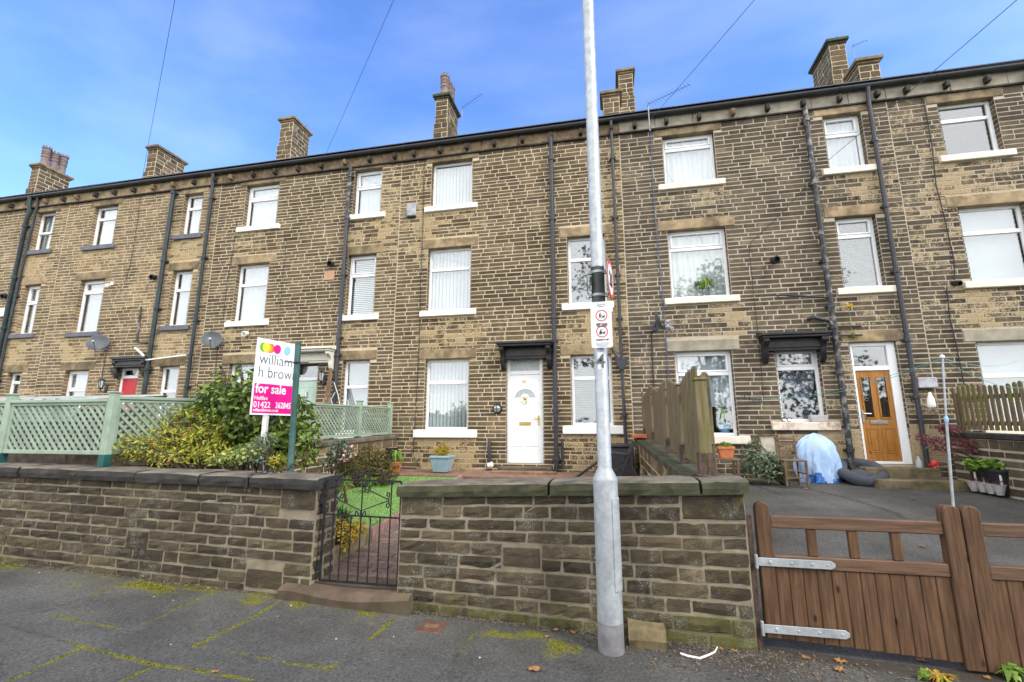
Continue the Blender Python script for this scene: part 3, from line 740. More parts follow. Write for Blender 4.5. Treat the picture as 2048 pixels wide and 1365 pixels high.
def door_leaf_panels(mb, x0, x1, z0, z1, y, grid, mi=0, d=0.008, inset=0.02):
    for (a, b, c, e) in grid:
        xa, xb, za, zb = x0+(x1-x0)*a, x0+(x1-x0)*b, z0+(z1-z0)*c, z0+(z1-z0)*e
        for q in ((xa, xb, za, za+inset), (xa, xb, zb-inset, zb)): mb.box(q[0], q[1], y-d, y, q[2], q[3], mi)
        for q in ((xa, xa+inset), (xb-inset, xb)): mb.box(q[0], q[1], y-d, y, za+inset, zb-inset, mi)
        mb.box(xa+inset*2.2, xb-inset*2.2, y-d*0.8, y, za+inset*2.2, zb-inset*2.2, mi)

def door_frame(house, x0, x1, z0, z1, ztr, mat, fw=0.065, holes=None, y0=FY+0.09, trans='glass', fwr=None, mid=0.09):
    """white frame with a glazed light over the door; returns the frame object"""
    fwr = fwr or fw; mb = MB(); y1 = y0+0.08
    mb.box(x0, x0+fw, y0, y1, z0, z1); mb.box(x1-fwr, x1, y0, y1, z0, z1)
    mb.box(x0+fw, x1-fwr, y0+0.003, y1, z1-fw, z1); mb.box(x0+fw, x1-fwr, y0+0.003, y1, ztr, ztr+mid); mb.box(x0+fw, x1-fwr, y0-0.02, y1, z0, z0+0.05)
    f = mb.build('door_frame', mat, house, bevel=0.008)
    MB().box(x0+fw*0.7, x1-fwr*0.7, y0+0.04, y0+0.048, ztr+mid*0.7, z1-fw*0.7).build('pane', M['glass'] if trans == 'glass' else M['glassF'], f)
    holes.append((x0, x1, z0, z1)); house_open.append((x0, x1, z0, z1))
    return f

# ================================================================== the five houses, left to right
hx = lambda px, py, y=FY: at(px, py, y).x
hz = lambda px, py, y=FY: at(px, py, y).z
W = pane_rect
def wear_for(opens_spec):
    return [(x0-0.1, x1+0.1, z0-0.95, z0-0.1, 0.52, 0.35) for (x0, x1, z0) in opens_spec]

# ---- house at the far left edge
house_open = []; holes = []
x0, x1 = HB[1], HB[2]
hL = thing('terraced_house', 'stone terraced house cut by the left edge, slate grey sills beside a twin black downpipe', 'house', (HB[0]/2+HB[1]/2, FY, Z0H))
r1, r2, r3 = W((69,506),(122,425)), W((40,671),(92,571)), W((16,800),(55,746))
window(hL, r1, 0.52, 'sash', 'plain', 'sillS', 'lintel', holes=holes, lh=0.22)
window(hL, r2, 0.36, 'top', 'plain', 'sillS', 'lintelT', holes=holes)
window(hL, r3, 0.36, 'plainbar', None, 'sillW', 'lintel', holes=holes)
ZG = r3[2]
xp = hx(31, 580); 
zs = wear_for([(r1[0], r1[1], r1[2]), (r2[0], r2[1], r2[2])]) + [(xp-0.15, xp+0.5, 1, 8.5, 0.22, 0.4)]
house_shell(hL, HB[0], HB[1], holes, house_open, 'stoneL', 'mortA', zone(zs, 0.10))
gutter_and_eaves(hL, HB[0], HB[1], ((1, 3), 'lintelT'))
pipe(hL, [(xp+0.05, FY-0.13, 8.86), (xp+0.05, FY-0.13, 8.6), (xp+0.1, FY-0.09, 8.35), (xp, FY-0.09, 8.15), (xp, FY-0.09, 0.6)], 0.06, M['pipeG'], (7.9, 6.2, 4.6, 2.9))
pipe(hL, [(xp+0.32, FY-0.10, 8.84), (xp+0.30, FY-0.07, 8.5), (xp+0.18, FY-0.065, 6.0), (xp+0.15, FY-0.065, 0.6)], 0.036, M['pipeG'], (5.6, 3.0))

# ---- house with the red door
house_open = []; holes = []
hR = thing('terraced_house', 'stone terraced house with the red front door under a black canopy and slate grey sills', 'house', (HB[1]/2+HB[2]/2, FY, Z0H))
wr = [W((184,497),(246,412)), W((152,668),(220,560)), W((130,800),(188,741)), W((366,475),(415,389)), W((338,655),(394,542)), W((318,803),(368,733))]
wr[2] = (wr[2][0], wr[2][1], 1.50, wr[2][3]); wr[5] = (wr[5][0], wr[5][1], 1.50, wr[5][3])
window(hR, wr[0], 0.30, 'plainbar', 'net', 'sillS', 'lintel', holes=holes)
window(hR, wr[1], 0.23, 'top', 'plain', 'sillS', 'lintel', holes=holes)
window(hR, wr[2], 0.32, 'top', 'vblind', 'sillS', 'lintel', holes=holes)
window(hR, wr[3], 0.33, 'plainbar', 'net', 'sillS', 'lintelT', holes=holes)
window(hR, wr[4], 0.34, 'plainbar', 'net', 'sillS', 'lintel', holes=holes)
window(hR, wr[5], 0.38, 'plainbar', 'plain', 'sillS', 'lintel', holes=holes, insz=0.7)
dx0, dx1 = hx(240, 765, FY+.09), hx(281, 765, FY+.09); zt = hz(250, 736)
f = door_frame(hR, dx0, dx1, 0.85, zt, hz(250, 757), M['upvc'], holes=holes)
mb = MB(); zl = hz(250, 757)
mb.box(dx0+0.07, dx1-0.07, FY+0.115, FY+0.16, 0.91, zl-0.004)
door_leaf_panels(mb, dx0+0.07, dx1-0.07, 0.91, zl, FY+0.115, [(0.14,0.44,0.62,0.80),(0.56,0.86,0.62,0.80),(0.14,0.44,0.36,0.56),(0.56,0.86,0.36,0.56),(0.14,0.44,0.08,0.3),(0.56,0.86,0.08,0.3)])
dr = mb.build('door', M['redp'], hR, bevel=0.004)
for a in (0.2, 0.62):
    xx = dx0+0.07+(dx1-dx0-0.14)*a; MB().box(xx, xx+0.12, FY+0.100, FY+0.112, 0.91+(zl-0.91)*0.655, 0.91+(zl-0.91)*0.765).build('pane', M['blind'], dr)
kx = (dx0+dx1)/2
MB().prism([(0, .08), (.05, 0), (0, -.08), (-.05, 0)], lambda u, v, w_: (kx+u, FY+0.112-w_, 0.91+(zl-0.91)*0.585+v), 0, 0.02).build('knocker', M['chrome'], dr)
canopy(hR, hx(221, 712, FY-.2), hx(291, 712, FY-.2), hz(255, 711, FY-0.2), M['blackp'], proj=0.22, fh=0.17, bh=0.42)
xp1, xp2 = hx(320, 570, FY-.1), hx(400, 575, FY-.08)
zs = wear_for([(q[0], q[1], q[2]) for q in wr[:2]+wr[3:5]]) + [(xp1-0.25, xp1+0.9, 5.0, 8.4, 0.18, 0.5), (HB[1], HB[1]+0.9, 1, 8, 0.15, 0.5), (-13.2, -12.4, 3.2, 6.5, 0.22, 0.7)]
house_shell(hR, HB[1], HB[2], holes, house_open, 'stoneL', 'mortA', zone(zs, 0.10))
gutter_and_eaves(hR, HB[1], HB[2], ((0, 4), 'lintelT'))
pipe(hR, [(xp1, FY-0.10, 8.45), (xp1, FY-0.10, 0.6)], 0.058, M['pipeG'], (8.4, 6.3, 4.9, 3.2), lbl='thick black iron soil pipe stopping below the corbels')
pipe(hR, [(xp2, FY-0.13, 8.84), (xp2, FY-0.09, 8.4), (xp2, FY-0.09, 0.6)], 0.045, M['pipeG'], (8.1, 6.3, 4.5, 2.7))
q = at(275, 575, FY-0.05)
pipe(hR, [(hx(285,615), FY-0.04, hz(285,615)), (hx(276,686), FY-0.04, hz(276,686)), (hx(298,687), FY-0.04, hz(298,687))], 0.022, M['pipeP'], (), lbl='thin weathered waste pipe')
pipe(hR, [(hx(274,697), FY-0.05, hz(274,697)), (hx(292,709), FY-0.12, hz(292,709)), (hx(302,722), FY-0.14, hz(302,722))], 0.030, M['whitepl'], (), lbl='short white bent waste pipe')
pipe(hR, [(hx(304,722), FY-0.14, hz(304,722)), (hx(378,712), FY-0.10, hz(378,712))], 0.022, M['whitepl'], (), lbl='long white sloping waste pipe')

# ---- house with the white canopy (between red door and for sale board)
house_open = []; holes = []
hW = thing('terraced_house', 'stone terraced house with a mint green door and cream canopy, behind the for sale board', 'house', (HB[2]/2+HB[3]/2, FY, Z0H))
ww = [W((491,460),(566,368)), W((469,647),(546,528)), W((455,820),(515,728)), W((709,436),(770,340)), W((694,635),(758,510)), W((683,850),(745,721))]
ww[2] = (ww[2][0], ww[1][1]+0.0, 1.52, ww[2][3]); ww[5] = (ww[5][0], ww[5][1], 1.50, ww[5][3])
window(hW, ww[0], 0.33, 'top', 'net', 'sillW', 'lintel', holes=holes)
window(hW, ww[1], 0.35, 'plainbar', 'net', 'sillW', 'lintelT', holes=holes)
window(hW, ww[2], 0.33, 'plainbar', 'net', 'sillW', 'lintel', holes=holes)
window(hW, ww[3], 0.37, 'top', 'net', 'sillW', 'lintelT', holes=holes)
window(hW, ww[4], 0.33, 'top', 'whiteslats', 'sillW', 'lintel', holes=holes)
window(hW, ww[5], 0.37, 'plainbar', 'plain', 'sillW', 'lintelT', holes=holes)
dx0, dx1 = hx(592, 740, FY+.09), hx(641, 740, FY+.09); zt = hz(615, 722)
f = door_frame(hW, dx0, dx1, 0.85, zt, hz(618, 761), M['upvc'], holes=holes)
zl = hz(618, 761); mb = MB(); mb.box(dx0+0.07, dx1-0.07, FY+0.115, FY+0.16, 0.91, zl-0.004)
door_leaf_panels(mb, dx0+0.07, dx1-0.07, 0.91, zl, FY+0.115, [(0.12,0.45,0.62,0.92),(0.55,0.88,0.62,0.92),(0.12,0.45,0.1,0.5),(0.55,0.88,0.1,0.5)])
dr = mb.build('door', M['mint'], hW, bevel=0.004)
MB().box((dx0+dx1)/2-0.02, (dx0+dx1)/2+0.02, FY+0.07, FY+0.112, zl-0.42, zl-0.28).build('knocker', M['chrome'], dr)
cw = canopy(hW, hx(563, 695, FY-.4), hx(660, 695, FY-.4), hz(630, 693, FY-.2), M['cream'], fh=0.26)
xp3 = hx(687, 540, FY-.09)
zs = wear_for([(q[0], q[1], q[2]) for q in ww[:2]+ww[3:5]]) + [(HB[3]-0.45, HB[3], 5.4, 8.4, 0.5, 0.5), (HB[2], HB[2]+0.8, 4, 8, 0.12, 0.5), (xp3+0.2, ww[4][0], 3.9, 6.5, 0.25, 0.3)]
house_shell(hW, HB[2], HB[3], holes, house_open, 'stoneA', 'mortA', zone(zs, 0.02))
gutter_and_eaves(hW, HB[2], HB[3], ((0,), 'corbT'))
pipe(hW, [(xp3, FY-0.09, hz(702, 338)), (xp3, FY-0.09, hz(694, 432))], 0.052, M['pipeP'], (8.25,), lbl='upper soil pipe length with peeling white paint')
pipe(hW, [(xp3, FY-0.09, hz(694, 432)), (xp3, FY-0.09, 0.7)], 0.052, M['pipe'], (7.05, 5.5, 3.85, 3.4, 2.4), lbl='dark grey soil pipe below the peeling length')
pz = at(658, 551, FY-0.02)
MB().box(pz.x-0.15, pz.x+0.15, FY-0.022, FY+0.01, pz.z-0.13, pz.z+0.13).build('filler_patch', M['pinkpatch'], hW, bevel=0.01)

# ---- the house for sale, number on a white door
house_open = []; holes = []
hS = thing('terraced_house', 'stone terraced house with the white numbered front door behind the iron garden gate', 'house', (HB[3]/2+HB[4]/2, FY, Z0H))
wsx = [W((865,420),(948,322)), W((856,626),(945,495)), W((850,860),(941,718)), W((1138,612),(1209,473)), W((1145,852),(1222,710))]
window(hS, wsx[0], 0.0, 'single', 'vblind', 'sillW', 'lintel', holes=holes)
window(hS, wsx[1], 0.33, 'plainbar', 'vblind', 'sillW', 'lintelT', holes=holes)
window(hS, wsx[2], 0.335, 'plainbar', 'vblind', 'sillW', 'lintelT', holes=holes, sillh=0.18, sillx=0.22, lbl='wide ground floor window with vertical blinds and a thick white sill')
window(hS, wsx[3], 0.33, 'plainbar', 'obscured', 'sillW', 'lintelT', holes=holes, sillh=0.15)
window(hS, wsx[4], 0.33, 'plainbar', 'slats', 'sillW', 'lintelT', holes=holes, sillh=0.18, sillx=0.2)
dx0, dx1 = hx(1014, 820, FY+.06), hx(1087, 820, FY+.06); zt = hz(1050, 712, FY+.06); zb = hz(1050, 927, FY+.06); ztr = hz(1050, 750, FY+.06)
f = door_frame(hS, dx0, dx1, zb, zt, ztr, M['upvc'], fw=0.075, holes=holes, y0=FY+0.05, trans='frost')
lx0, lx1, lz0, lz1 = dx0+0.075, dx1-0.075, zb+0.055, ztr-0.004
mb = MB(); yf = FY+0.065; mb.box(lx0, lx1, yf, yf+0.06, lz0, lz1)
mb2 = [(0.10,0.46,0.60,0.74),(0.54,0.90,0.60,0.74),(0.10,0.46,0.40,0.58)]
door_leaf_panels(mb, lx0, lx1, lz0, lz1, yf, [(0.09,0.45,0.47,0.685),(0.55,0.91,0.47,0.685),(0.09,0.45,0.165,0.375),(0.55,0.91,0.165,0.375)])
mb.box(lx0+0.02, lx1-0.02, yf-0.006, yf, lz0+0.02, lz0+0.05)
cx, cz, rr = (lx0+lx1)/2, lz0+(lz1-lz0)*0.735, (lx1-lx0)*0.33
arc = [(math.cos(t), math.sin(t)) for t in [math.pi*k/14 for k in range(15)]]
ring = [(u*1.16, v*1.16) for u, v in arc] + [(u*1.0, v*1.0) for u, v in arc[::-1]]
mb.prism(ring, lambda u, v, w_: (cx+u*rr, yf-w_, cz+v*rr*0.78), 0, 0.016)
mb.prism([(u*0.42, v*0.42) for u, v in arc], lambda u, v, w_: (cx+u*rr, yf-w_, cz+v*rr*0.78), 0, 0.013)
dr = mb.build('door', M['upvc'], hS, bevel=0.004)
MB().prism([(u*0.99, v*0.99) for u, v in arc] + [(u*0.43, v*0.43) for u, v in arc[::-1]], lambda u, v, w_: (cx+u*rr, yf-w_, cz+v*rr*0.78), 0.001, 0.006).build('pane', M['glassF'], dr)
k = MB(); k.lathe((cx, yf-0.005, cz-0.03), [(0.0, 0), (0.035, 0.004), (0.03, 0.02), (0.012, 0.03)], 12, axis=(0, -1, 0)); k.tube([(cx-0.035, yf-0.03, cz-0.05), (cx-0.03, yf-0.035, cz-0.12), (cx, yf-0.035, cz-0.15), (cx+0.03, yf-0.035, cz-0.12), (cx+0.035, yf-0.03, cz-0.05)], 0.011, 6)
k.build('knocker', M['gold'], dr, smooth=True)
lz = lz0+(lz1-lz0)*0.425
k = MB(); k.box(cx-0.13, cx+0.13, yf-0.012, yf, lz-0.038, lz+0.038); k.box(cx-0.10, cx+0.10, yf-0.020, yf-0.012, lz-0.018, lz+0.018); k.build('letterbox', M['gold'], dr, bevel=0.005)
k = MB(); k.box(lx1-0.055, lx1-0.015, yf-0.012, yf, lz-0.03, lz+0.17); k.tube([(lx1-0.035, yf-0.01, lz+0.12), (lx1-0.035, yf-0.05, lz+0.12), (lx1-0.14, yf-0.055, lz+0.115)], 0.010, 6); k.build('handle', M['gold'], dr)
lettering('house_number', '22', 0.085, (cx-0.02, yf-0.003, lz0+(lz1-lz0)*0.905), (1, 0, 0), (0, 0, 1), M['gold'], dr, bold=0.004, align='CENTER', thick=0.004)
canopy(hS, hx(991, 690, FY-.4), hx(1104, 684, FY-.4), hz(1048, 681, FY-.2), M['blackp'])
xp4, xp5 = hx(1107, 590, FY-.09), hx(1236, 565, FY-.08)
zs = wear_for([(q[0], q[1], q[2]) for q in wsx[:2]+wsx[3:4]]) + [(wsx[2][0]-0.2, wsx[2][1]+0.2, 0.4, wsx[2][2]-0.2, 0.75, 0.15), (wsx[4][0]-0.15, wsx[4][1]+0.15, 0.4, wsx[4][2]-0.2, 0.62, 0.2), (HB[3], HB[3]+0.75, 5.6, 8.4, 0.46, 0.5), (xp5-0.55, xp5+0.05, 1.5, 8.4, 0.42, 0.35), (xp5-0.3, xp5+0.1, 5, 8, 0.1, .3), (wsx[1][0], dx1, 2.9, 4.1, 0.18, 0.5), (dx0-0.6, dx1+0.4, 3.3, 3.7, 0.2, 0.3)]
house_shell(hS, HB[3], HB[4], holes, house_open, 'stoneA', 'mortA', zone(zs, 0.06))
gutter_and_eaves(hS, HB[3], HB[4], ((), 'corbT'))
pipe(hS, [(xp4, FY-0.13, 8.62), (xp4, FY-0.09, 8.4), (xp4, FY-0.09, 0.72)], 0.052, M['pipe'], (8.05, 6.5, 4.1, 3.55, 2.0, 0.95), lbl='dark grey soil pipe beside the white door')
pipe(hS, [(xp5, FY-0.13, 8.84), (xp5, FY-0.08, 8.5), (xp5, FY-0.08, 3.05)], 0.036, M['pipe'], (7.9, 6.4, 5.0, 4.0), lbl='thin grey rainwater pipe down to a hopper')
pipe(hS, [(xp5, FY-0.08, 2.85), (xp5+0.02, FY-0.08, 0.8)], 0.036, M['pipe'], (1.9,), lbl='thin grey rainwater pipe below the hopper')
k = MB(); k.prism([(-0.13, 0.12), (0.13, 0.12), (0.12, 0.02), (0.04, -0.13), (-0.04, -0.13), (-0.12, 0.02)], lambda u, v, w_: (xp5+u, FY-0.005-w_, 2.98+v), 0, 0.16); k.build('hopper', M['pipe'], hS, bevel=0.006)
pipe(hS, [(xp5-0.28, FY-0.03, 3.55), (xp5-0.06, FY-0.09, 3.08)], 0.03, M['pipe'], (), lbl='short sloping waste pipe into the hopper')
k = MB(); k.tube([(wsx[4][0]-0.22, FY-0.05, 1.32), (wsx[4][0]-0.22, FY-0.05, 0.75)], 0.03, 8); k.build('downpipe', M['pipe'], hS, smooth=True, label='short waste pipe stub below the narrow window')
# gas pipe rising from a round white cap left of the door
gx = hx(978, 900, FY-.08); k = MB(); k.tube([(gx, FY-0.02, hz(975, 879)), (gx, FY-0.06, hz(975, 884)), (gx+0.01, FY-0.06, hz(980, 925))], 0.035, 8); k.build('downpipe', M['charcoal'], hS, smooth=True, label='black vent pipe rising from a white cap')
k = MB(); k.lathe((gx+0.02, FY-0.02, hz(980, 930)), [(0.0, 0), (0.075, 0.0), (0.07, 0.05), (0.03, 0.08), (0.03, 0.14), (0.0, 0.14)], 14, axis=(0, -1, 0)); k.build('outlet_cap', M['whitepl'], hS, smooth=True)

# ---- house with the orange brown door
house_open = []; holes = []
hO = thing('terraced_house', 'stone terraced house with the orange brown front door and a black canopy over a window', 'house', (HB[4]/2+HB[5]/2, FY, Z0H))
wo = [W((1329,376),(1424,268)), W((1342,601),(1448,457)), W((1358,872),(1460,702)), W((1654,346),(1715,231)), W((1683,581),(1744,434)), W((1560,845),(1632,697))]
window(hO, wo[0], 0.25, 'top', 'net', 'sillC', 'lintel', holes=holes)
w1 = window(hO, wo[1], 0.27, 'top', 'lined', 'sillC', 'lintelT', holes=holes)
w2 = window(hO, wo[2], 0.27, 'top', 'net', 'sillC', 'lintelP', holes=holes, insz=0.55, sillh=0.16, sillx=0.2)
window(hO, wo[3], 0.34, 'top', 'net', 'sillC', 'lintelT', holes=holes)
window(hO, wo[4], 0.26, 'top', 'slats', 'sillC', 'lintelT', holes=holes)
window(hO, wo[5], 0.27, 'top', 'tied', 'sillP', 'lintel', holes=holes, sillh=0.16, sillx=0.2, nolintel=True)
# plant standing behind the glass of the first floor window, and a pot in the ground floor one
def tuft(mb, c, n, rad, h, lw, droop=0.3, up=0.6):
    for _ in range(n):
        a = random.uniform(0, 6.283); l = random.uniform(0.5, 1)*rad
        d = Vector((math.cos(a), math.sin(a), 0)); p0 = Vector(c) + Vector((random.uniform(-1,1), random.uniform(-1,1), 0))*rad*0.12
        p1 = p0 + d*l*0.55 + Vector((0,0,h*random.uniform(0.4, 1.0))); p2 = p0 + d*l + Vector((0,0,h*random.uniform(0.1, 1.0)-droop*h))
        s = d.cross(Vector((0,0,1)))*lw
        mb.add([p0-s*0.4, p0+s*0.4, p1+s, p1-s, p2], [(0,1,2,3), (3,2,4)])
def pot(mb, c, r0, r1, h, n=16, mi=0):
    mb.lathe(c, [(0, 0), (r0, 0), (r1, h*0.9), (r1*1.07, h*0.9), (r1*1.07, h), (r1*0.92, h), (r1*0.88, h*0.85), (0, h*0.85)], n, mi)
wpx = (wo[1][0]+wo[1][1])/2+0.1
k = MB(); pot(k, (wpx, FY+0.30, wo[1][2]+0.06), 0.09, 0.13, 0.16); tf = MB(); tuft(tf, (wpx, FY+0.26, wo[1][2]+0.2), 90, 0.34, 0.28, 0.02)
pp = thing('potted_plant', 'bushy green plant behind the glass of the first floor window with lined curtains', 'potted plant', (wpx, FY+0.30, wo[1][2]+0.06))
k.build('pot', M['greypot'], pp, smooth=True); tf.build('foliage', M['lf_fresh'], pp)
wpx = wo[2][1]-0.2
pp = thing('potted_plant', 'leafy houseplant in a blue pot behind the ground floor window glass', 'potted plant', (wpx, FY+0.29, wo[2][2]+0.06))
k = MB(); pot(k, (wpx, FY+0.29, wo[2][2]+0.06), 0.09, 0.12, 0.22); k.build('pot', M['dotB'], pp, smooth=True)
tf = MB(); tuft(tf, (wpx, FY+0.28, wo[2][2]+0.28), 40, 0.22, 0.32, 0.03); tf.build('foliage', M['lf_fresh'], pp)
# orange brown door
dx0, dx1 = hx(1727, 930, FY+.07), hx(1826, 930, FY+.07); zb = hz(1780, 929, FY+.07); zt = hz(1755, 685, FY+.07); ztr = hz(1765, 741, FY+.07)
f = door_frame(hO, dx0, dx1, zb, zt, ztr, M['upvc'], fw=0.075, fwr=0.15, holes=holes, y0=FY+0.06)
lx0, lx1, lz0, lz1 = dx0+0.078, dx1-0.153, zb+0.055, ztr-0.004; yf = FY+0.085
mb = MB(); sxn = lx1-lx0
cols = [(0.13, 0.41), (0.59, 0.87)]
for (a, b) in ((0, 0.13), (0.41, 0.59), (0.87, 1)): mb.box(lx0+sxn*a, lx0+sxn*b, yf, yf+0.05, lz0, lz1)
za, zbq = lz0+(lz1-lz0)*0.47, lz0+(lz1-lz0)*0.93
for (a, b) in cols:
    mb.box(lx0+sxn*a, lx0+sxn*b, yf+0.001, yf+0.05, lz0, za); mb.box(lx0+sxn*a, lx0+sxn*b, yf+0.001, yf+0.05, zbq, lz1)
    xa, xb = lx0+sxn*a, lx0+sxn*b
    for q in ((xa-0.015, xa+0.012, za, zbq), (xb-0.012, xb+0.015, za, zbq)): mb.box(q[0], q[1], yf-0.012, yf-0.001, q[2], q[3])
    for q in ((za-0.015, za+0.012), (zbq-0.012, zbq+0.015)): mb.box(xa+0.012, xb-0.012, yf-0.012, yf-0.001, q[0], q[1])
door_leaf_panels(mb, lx0, lx1, lz0, lz1, yf, [(0.12,0.44,0.09,0.36),(0.56,0.88,0.09,0.36)])
dr = mb.build('door', M['oak'], hO, bevel=0.003)
for (a, b) in cols: MB().box(lx0+sxn*a+0.002, lx0+sxn*b-0.002, yf+0.01, yf+0.016, za, zbq).build('pane', M['glass'], dr)
cx = (lx0+lx1)/2; lz = lz0+(lz1-lz0)*0.42
k = MB(); k.box(cx-0.15, cx+0.15, yf-0.014, yf-0.001, lz-0.035, lz+0.035); k.box(cx-0.12, cx+0.12, yf-0.022, yf-0.014, lz-0.015, lz+0.015); k.build('letterbox', M['chrome'], dr, bevel=0.005)
k = MB(); k.box(lx0+0.02, lx0+0.055, yf-0.012, yf-0.001, lz+0.0, lz+0.24); k.tube([(lx0+0.037, yf-0.01, lz+0.17), (lx0+0.037, yf-0.055, lz+0.17), (lx0+0.16, yf-0.055, lz+0.165)], 0.011, 6); k.build('handle', M['chrome'], dr)
lxx = (dx0-0.12, dx1+0.12); MB().box(lxx[0], lxx[1], FY-0.02, FY+0.2, zt+0.0, zt+0.24).build('lintel', M['lintelT'], hO, bevel=0.012); holes.append((lxx[0], lxx[1], zt, zt+0.24))
canopy(hO, hx(1525, 668, FY-.4), hx(1667, 662, FY-.4), hz(1595, 661, FY-.2), M['blackp'], proj=0.34, fh=0.24)
xp6, xp7 = hx(1647, 500, FY-.09), hx(1778.5, 457, FY-.08)
zs = wear_for([(q[0], q[1], q[2]) for q in wo[:2]+wo[3:5]]) + [(wo[2][0]-0.2, wo[5][0], 0.4, 1.15, 0.3, 0.4), (wo[5][0]-0.2, xp7+0.1, 0.4, wo[5][2]-0.3, 0.62, 0.3), (wo[5][1], dx0, 1, 3.0, 0.5, 0.2), (dx1, dx1+0.5, 1, 2.6, 0.6, 0.2), (HB[4], HB[4]+0.35, 2.5, 8.4, 0.3, 0.4), (HB[5]-0.45, HB[5], 5.5, 8.4, 0.35, 0.5), (2.6, 4.0, 3.6, 4.2, 0.3, 0.4), (wo[0][0]-0.1, wo[0][1], 5.6, 6.0, 0.15, 0.4)]
house_shell(hO, HB[4], HB[5], holes, house_open, 'stoneG', 'mortG', zone(zs, 0.0), chs=(0.082, 0.115), lens=(0.20, 0.50))
gutter_and_eaves(hO, HB[4], HB[5], ((3,), 'lintelP'))
pipe(hO, [(xp6, FY-0.09, hz(1610, 222)), (xp6, FY-0.09, 0.7)], 0.055, M['pipeP'], (8.25, 6.75, 5.0, 4.05, 3.6, 2.7, 1.2), lbl='black soil pipe with peeling white paint')
pipe(hO, [(xp6-0.95, FY-0.03, 4.33), (xp6-0.9, FY-0.10, 4.33), (xp6-0.03, FY-0.10, 4.22)], 0.022, M['pipe'], (), lbl='thin branch pipe joining the peeling soil pipe')
pipe(hO, [(xp6-0.42, FY-0.03, 3.80), (xp6-0.36, FY-0.12, 3.82), (xp6-0.1, FY-0.12, 3.74), (xp6, FY-0.10, 3.6)], 0.042, M['pipeP'], (), lbl='thick bent branch pipe with peeling paint')
pipe(hO, [(xp7, FY-0.13, 8.84), (xp7, FY-0.08, 8.5), (xp7, FY-0.08, 0.75)], 0.042, M['pipe'], (7.6, 6.1, 4.7, 3.3, 2.2), lbl='thin grey rainwater pipe right of the orange brown door')
for zq in (3.62, 3.44): pipe(hO, [(xp6+0.05, FY-0.06, zq), (xp6+0.5, FY-0.06, zq-0.01)], 0.018, M['pipe'], (), lbl='short thin overflow pipe')

# ---- house cut by the right edge
house_open = []; holes = []
hE = thing('terraced_house', 'stone terraced house cut by the right edge, with wide windows and no door in view', 'house', (HB[5]/2+HB[6]/2, FY, Z0H))
we = [W((1886,320),(1977,202)), W((1934,568),(2021,411)), W((1985,800),(2071,682))]
we[1] = (we[1][0], we[0][1]+0.14, we[1][2], we[1][3]); we[2] = (we[0][0]-0.12, we[0][1]+0.14, 1.62, we[2][3])
window(hE, we[0], 0.30, 'plainbar', None, 'sillC', 'lintel', holes=holes)
window(hE, we[1], 0.34, 'plainbar', 'plain', 'sillC', 'lintelT', holes=holes)  # no blind here: the plain sheet stands in for cloud reflected in the glass
window(hE, we[2], 0.40, 'plainbar', 'plain', 'sillC', 'lintelP', holes=holes)
zs = wear_for([(q[0], q[1], q[2]) for q in we[:2]]) + [(HB[5], HB[5]+0.9, 2, 8.4, 0.36, 0.5), (6.05, 9, 5.3, 5.9, 0.15, 0.5)]
house_shell(hE, HB[5], HB[6], holes, house_open, 'stoneG', 'mortG', zone(zs, 0.05), chs=(0.080, 0.115), lens=(0.20, 0.50))
gutter_and_eaves(hE, HB[5], HB[6], ((), 'lintelP'))

# ---- chimney stacks, each on the roof of its house
def stack(house, fl, fr, ratio, ya, **kw):
    a, b = at(*fl, ya), at(*fr, ya); e = 0.085
    return chimney(house, a.x+e, b.x-e, ya+e, ya*ratio-e, (a.z+b.z)/2, **kw)
stack(hL, (57,327), (79,325), 1.10, 11.9, pots=3, label='stack with three clay pots at the left end')
stack(hR, (290,291), (316,288), 1.105, 11.9)
stack(hW, (555,235), (589,231), 1.085, 11.9)
stack(hS, (865,187), (899,184), 1.095, 11.9, pots=3, moss=True, label='stack with a mossy cap and three clay pots')
stack(hS, (1199,181), (1244,177), 1.06, 11.9, zb=9.3, label='lower front stack')
stack(hO, (1231,137), (1270,134), 1.06, 13.6, zb=10.2, label='taller stack behind a lower one')
stack(hO, (1652,76), (1698,72), 1.10, 12.9, zb=9.9, moss=True, label='tall stack with a mossy cap')
stack(hO, (1711,117), (1767,106), 1.06, 11.7, label='lower stack in front of the tall mossy one')

# ================================================================== the setting
SL = -0.03                                     # the street falls to the right
gz = lambda x: SL*x
def finegrid(name, mat, xs, ys, zf, tonef, extra=None, kind='structure'):
    P = []; A = []; Fs = []; nx, ny = len(xs), len(ys)
    for y in ys:
        for x in xs: P.append((x, y, zf(x, y))); A.append(tonef(x, y))
    for j in range(ny-1):
        for i in range(nx-1): Fs.append((j*nx+i, j*nx+i+1, (j+1)*nx+i+1, (j+1)*nx+i))
    mb = MB(); mb.add(P, Fs)
    for q in (extra or []):
        mb.add(q, [(0,1,2,3)]); A += [(0, 0, 0, 1)]*4
    return mb.build(name, mat, None, attr=A, kind=kind, smooth=True, base=(0, 0, 0))
from mathutils import noise as mnoise
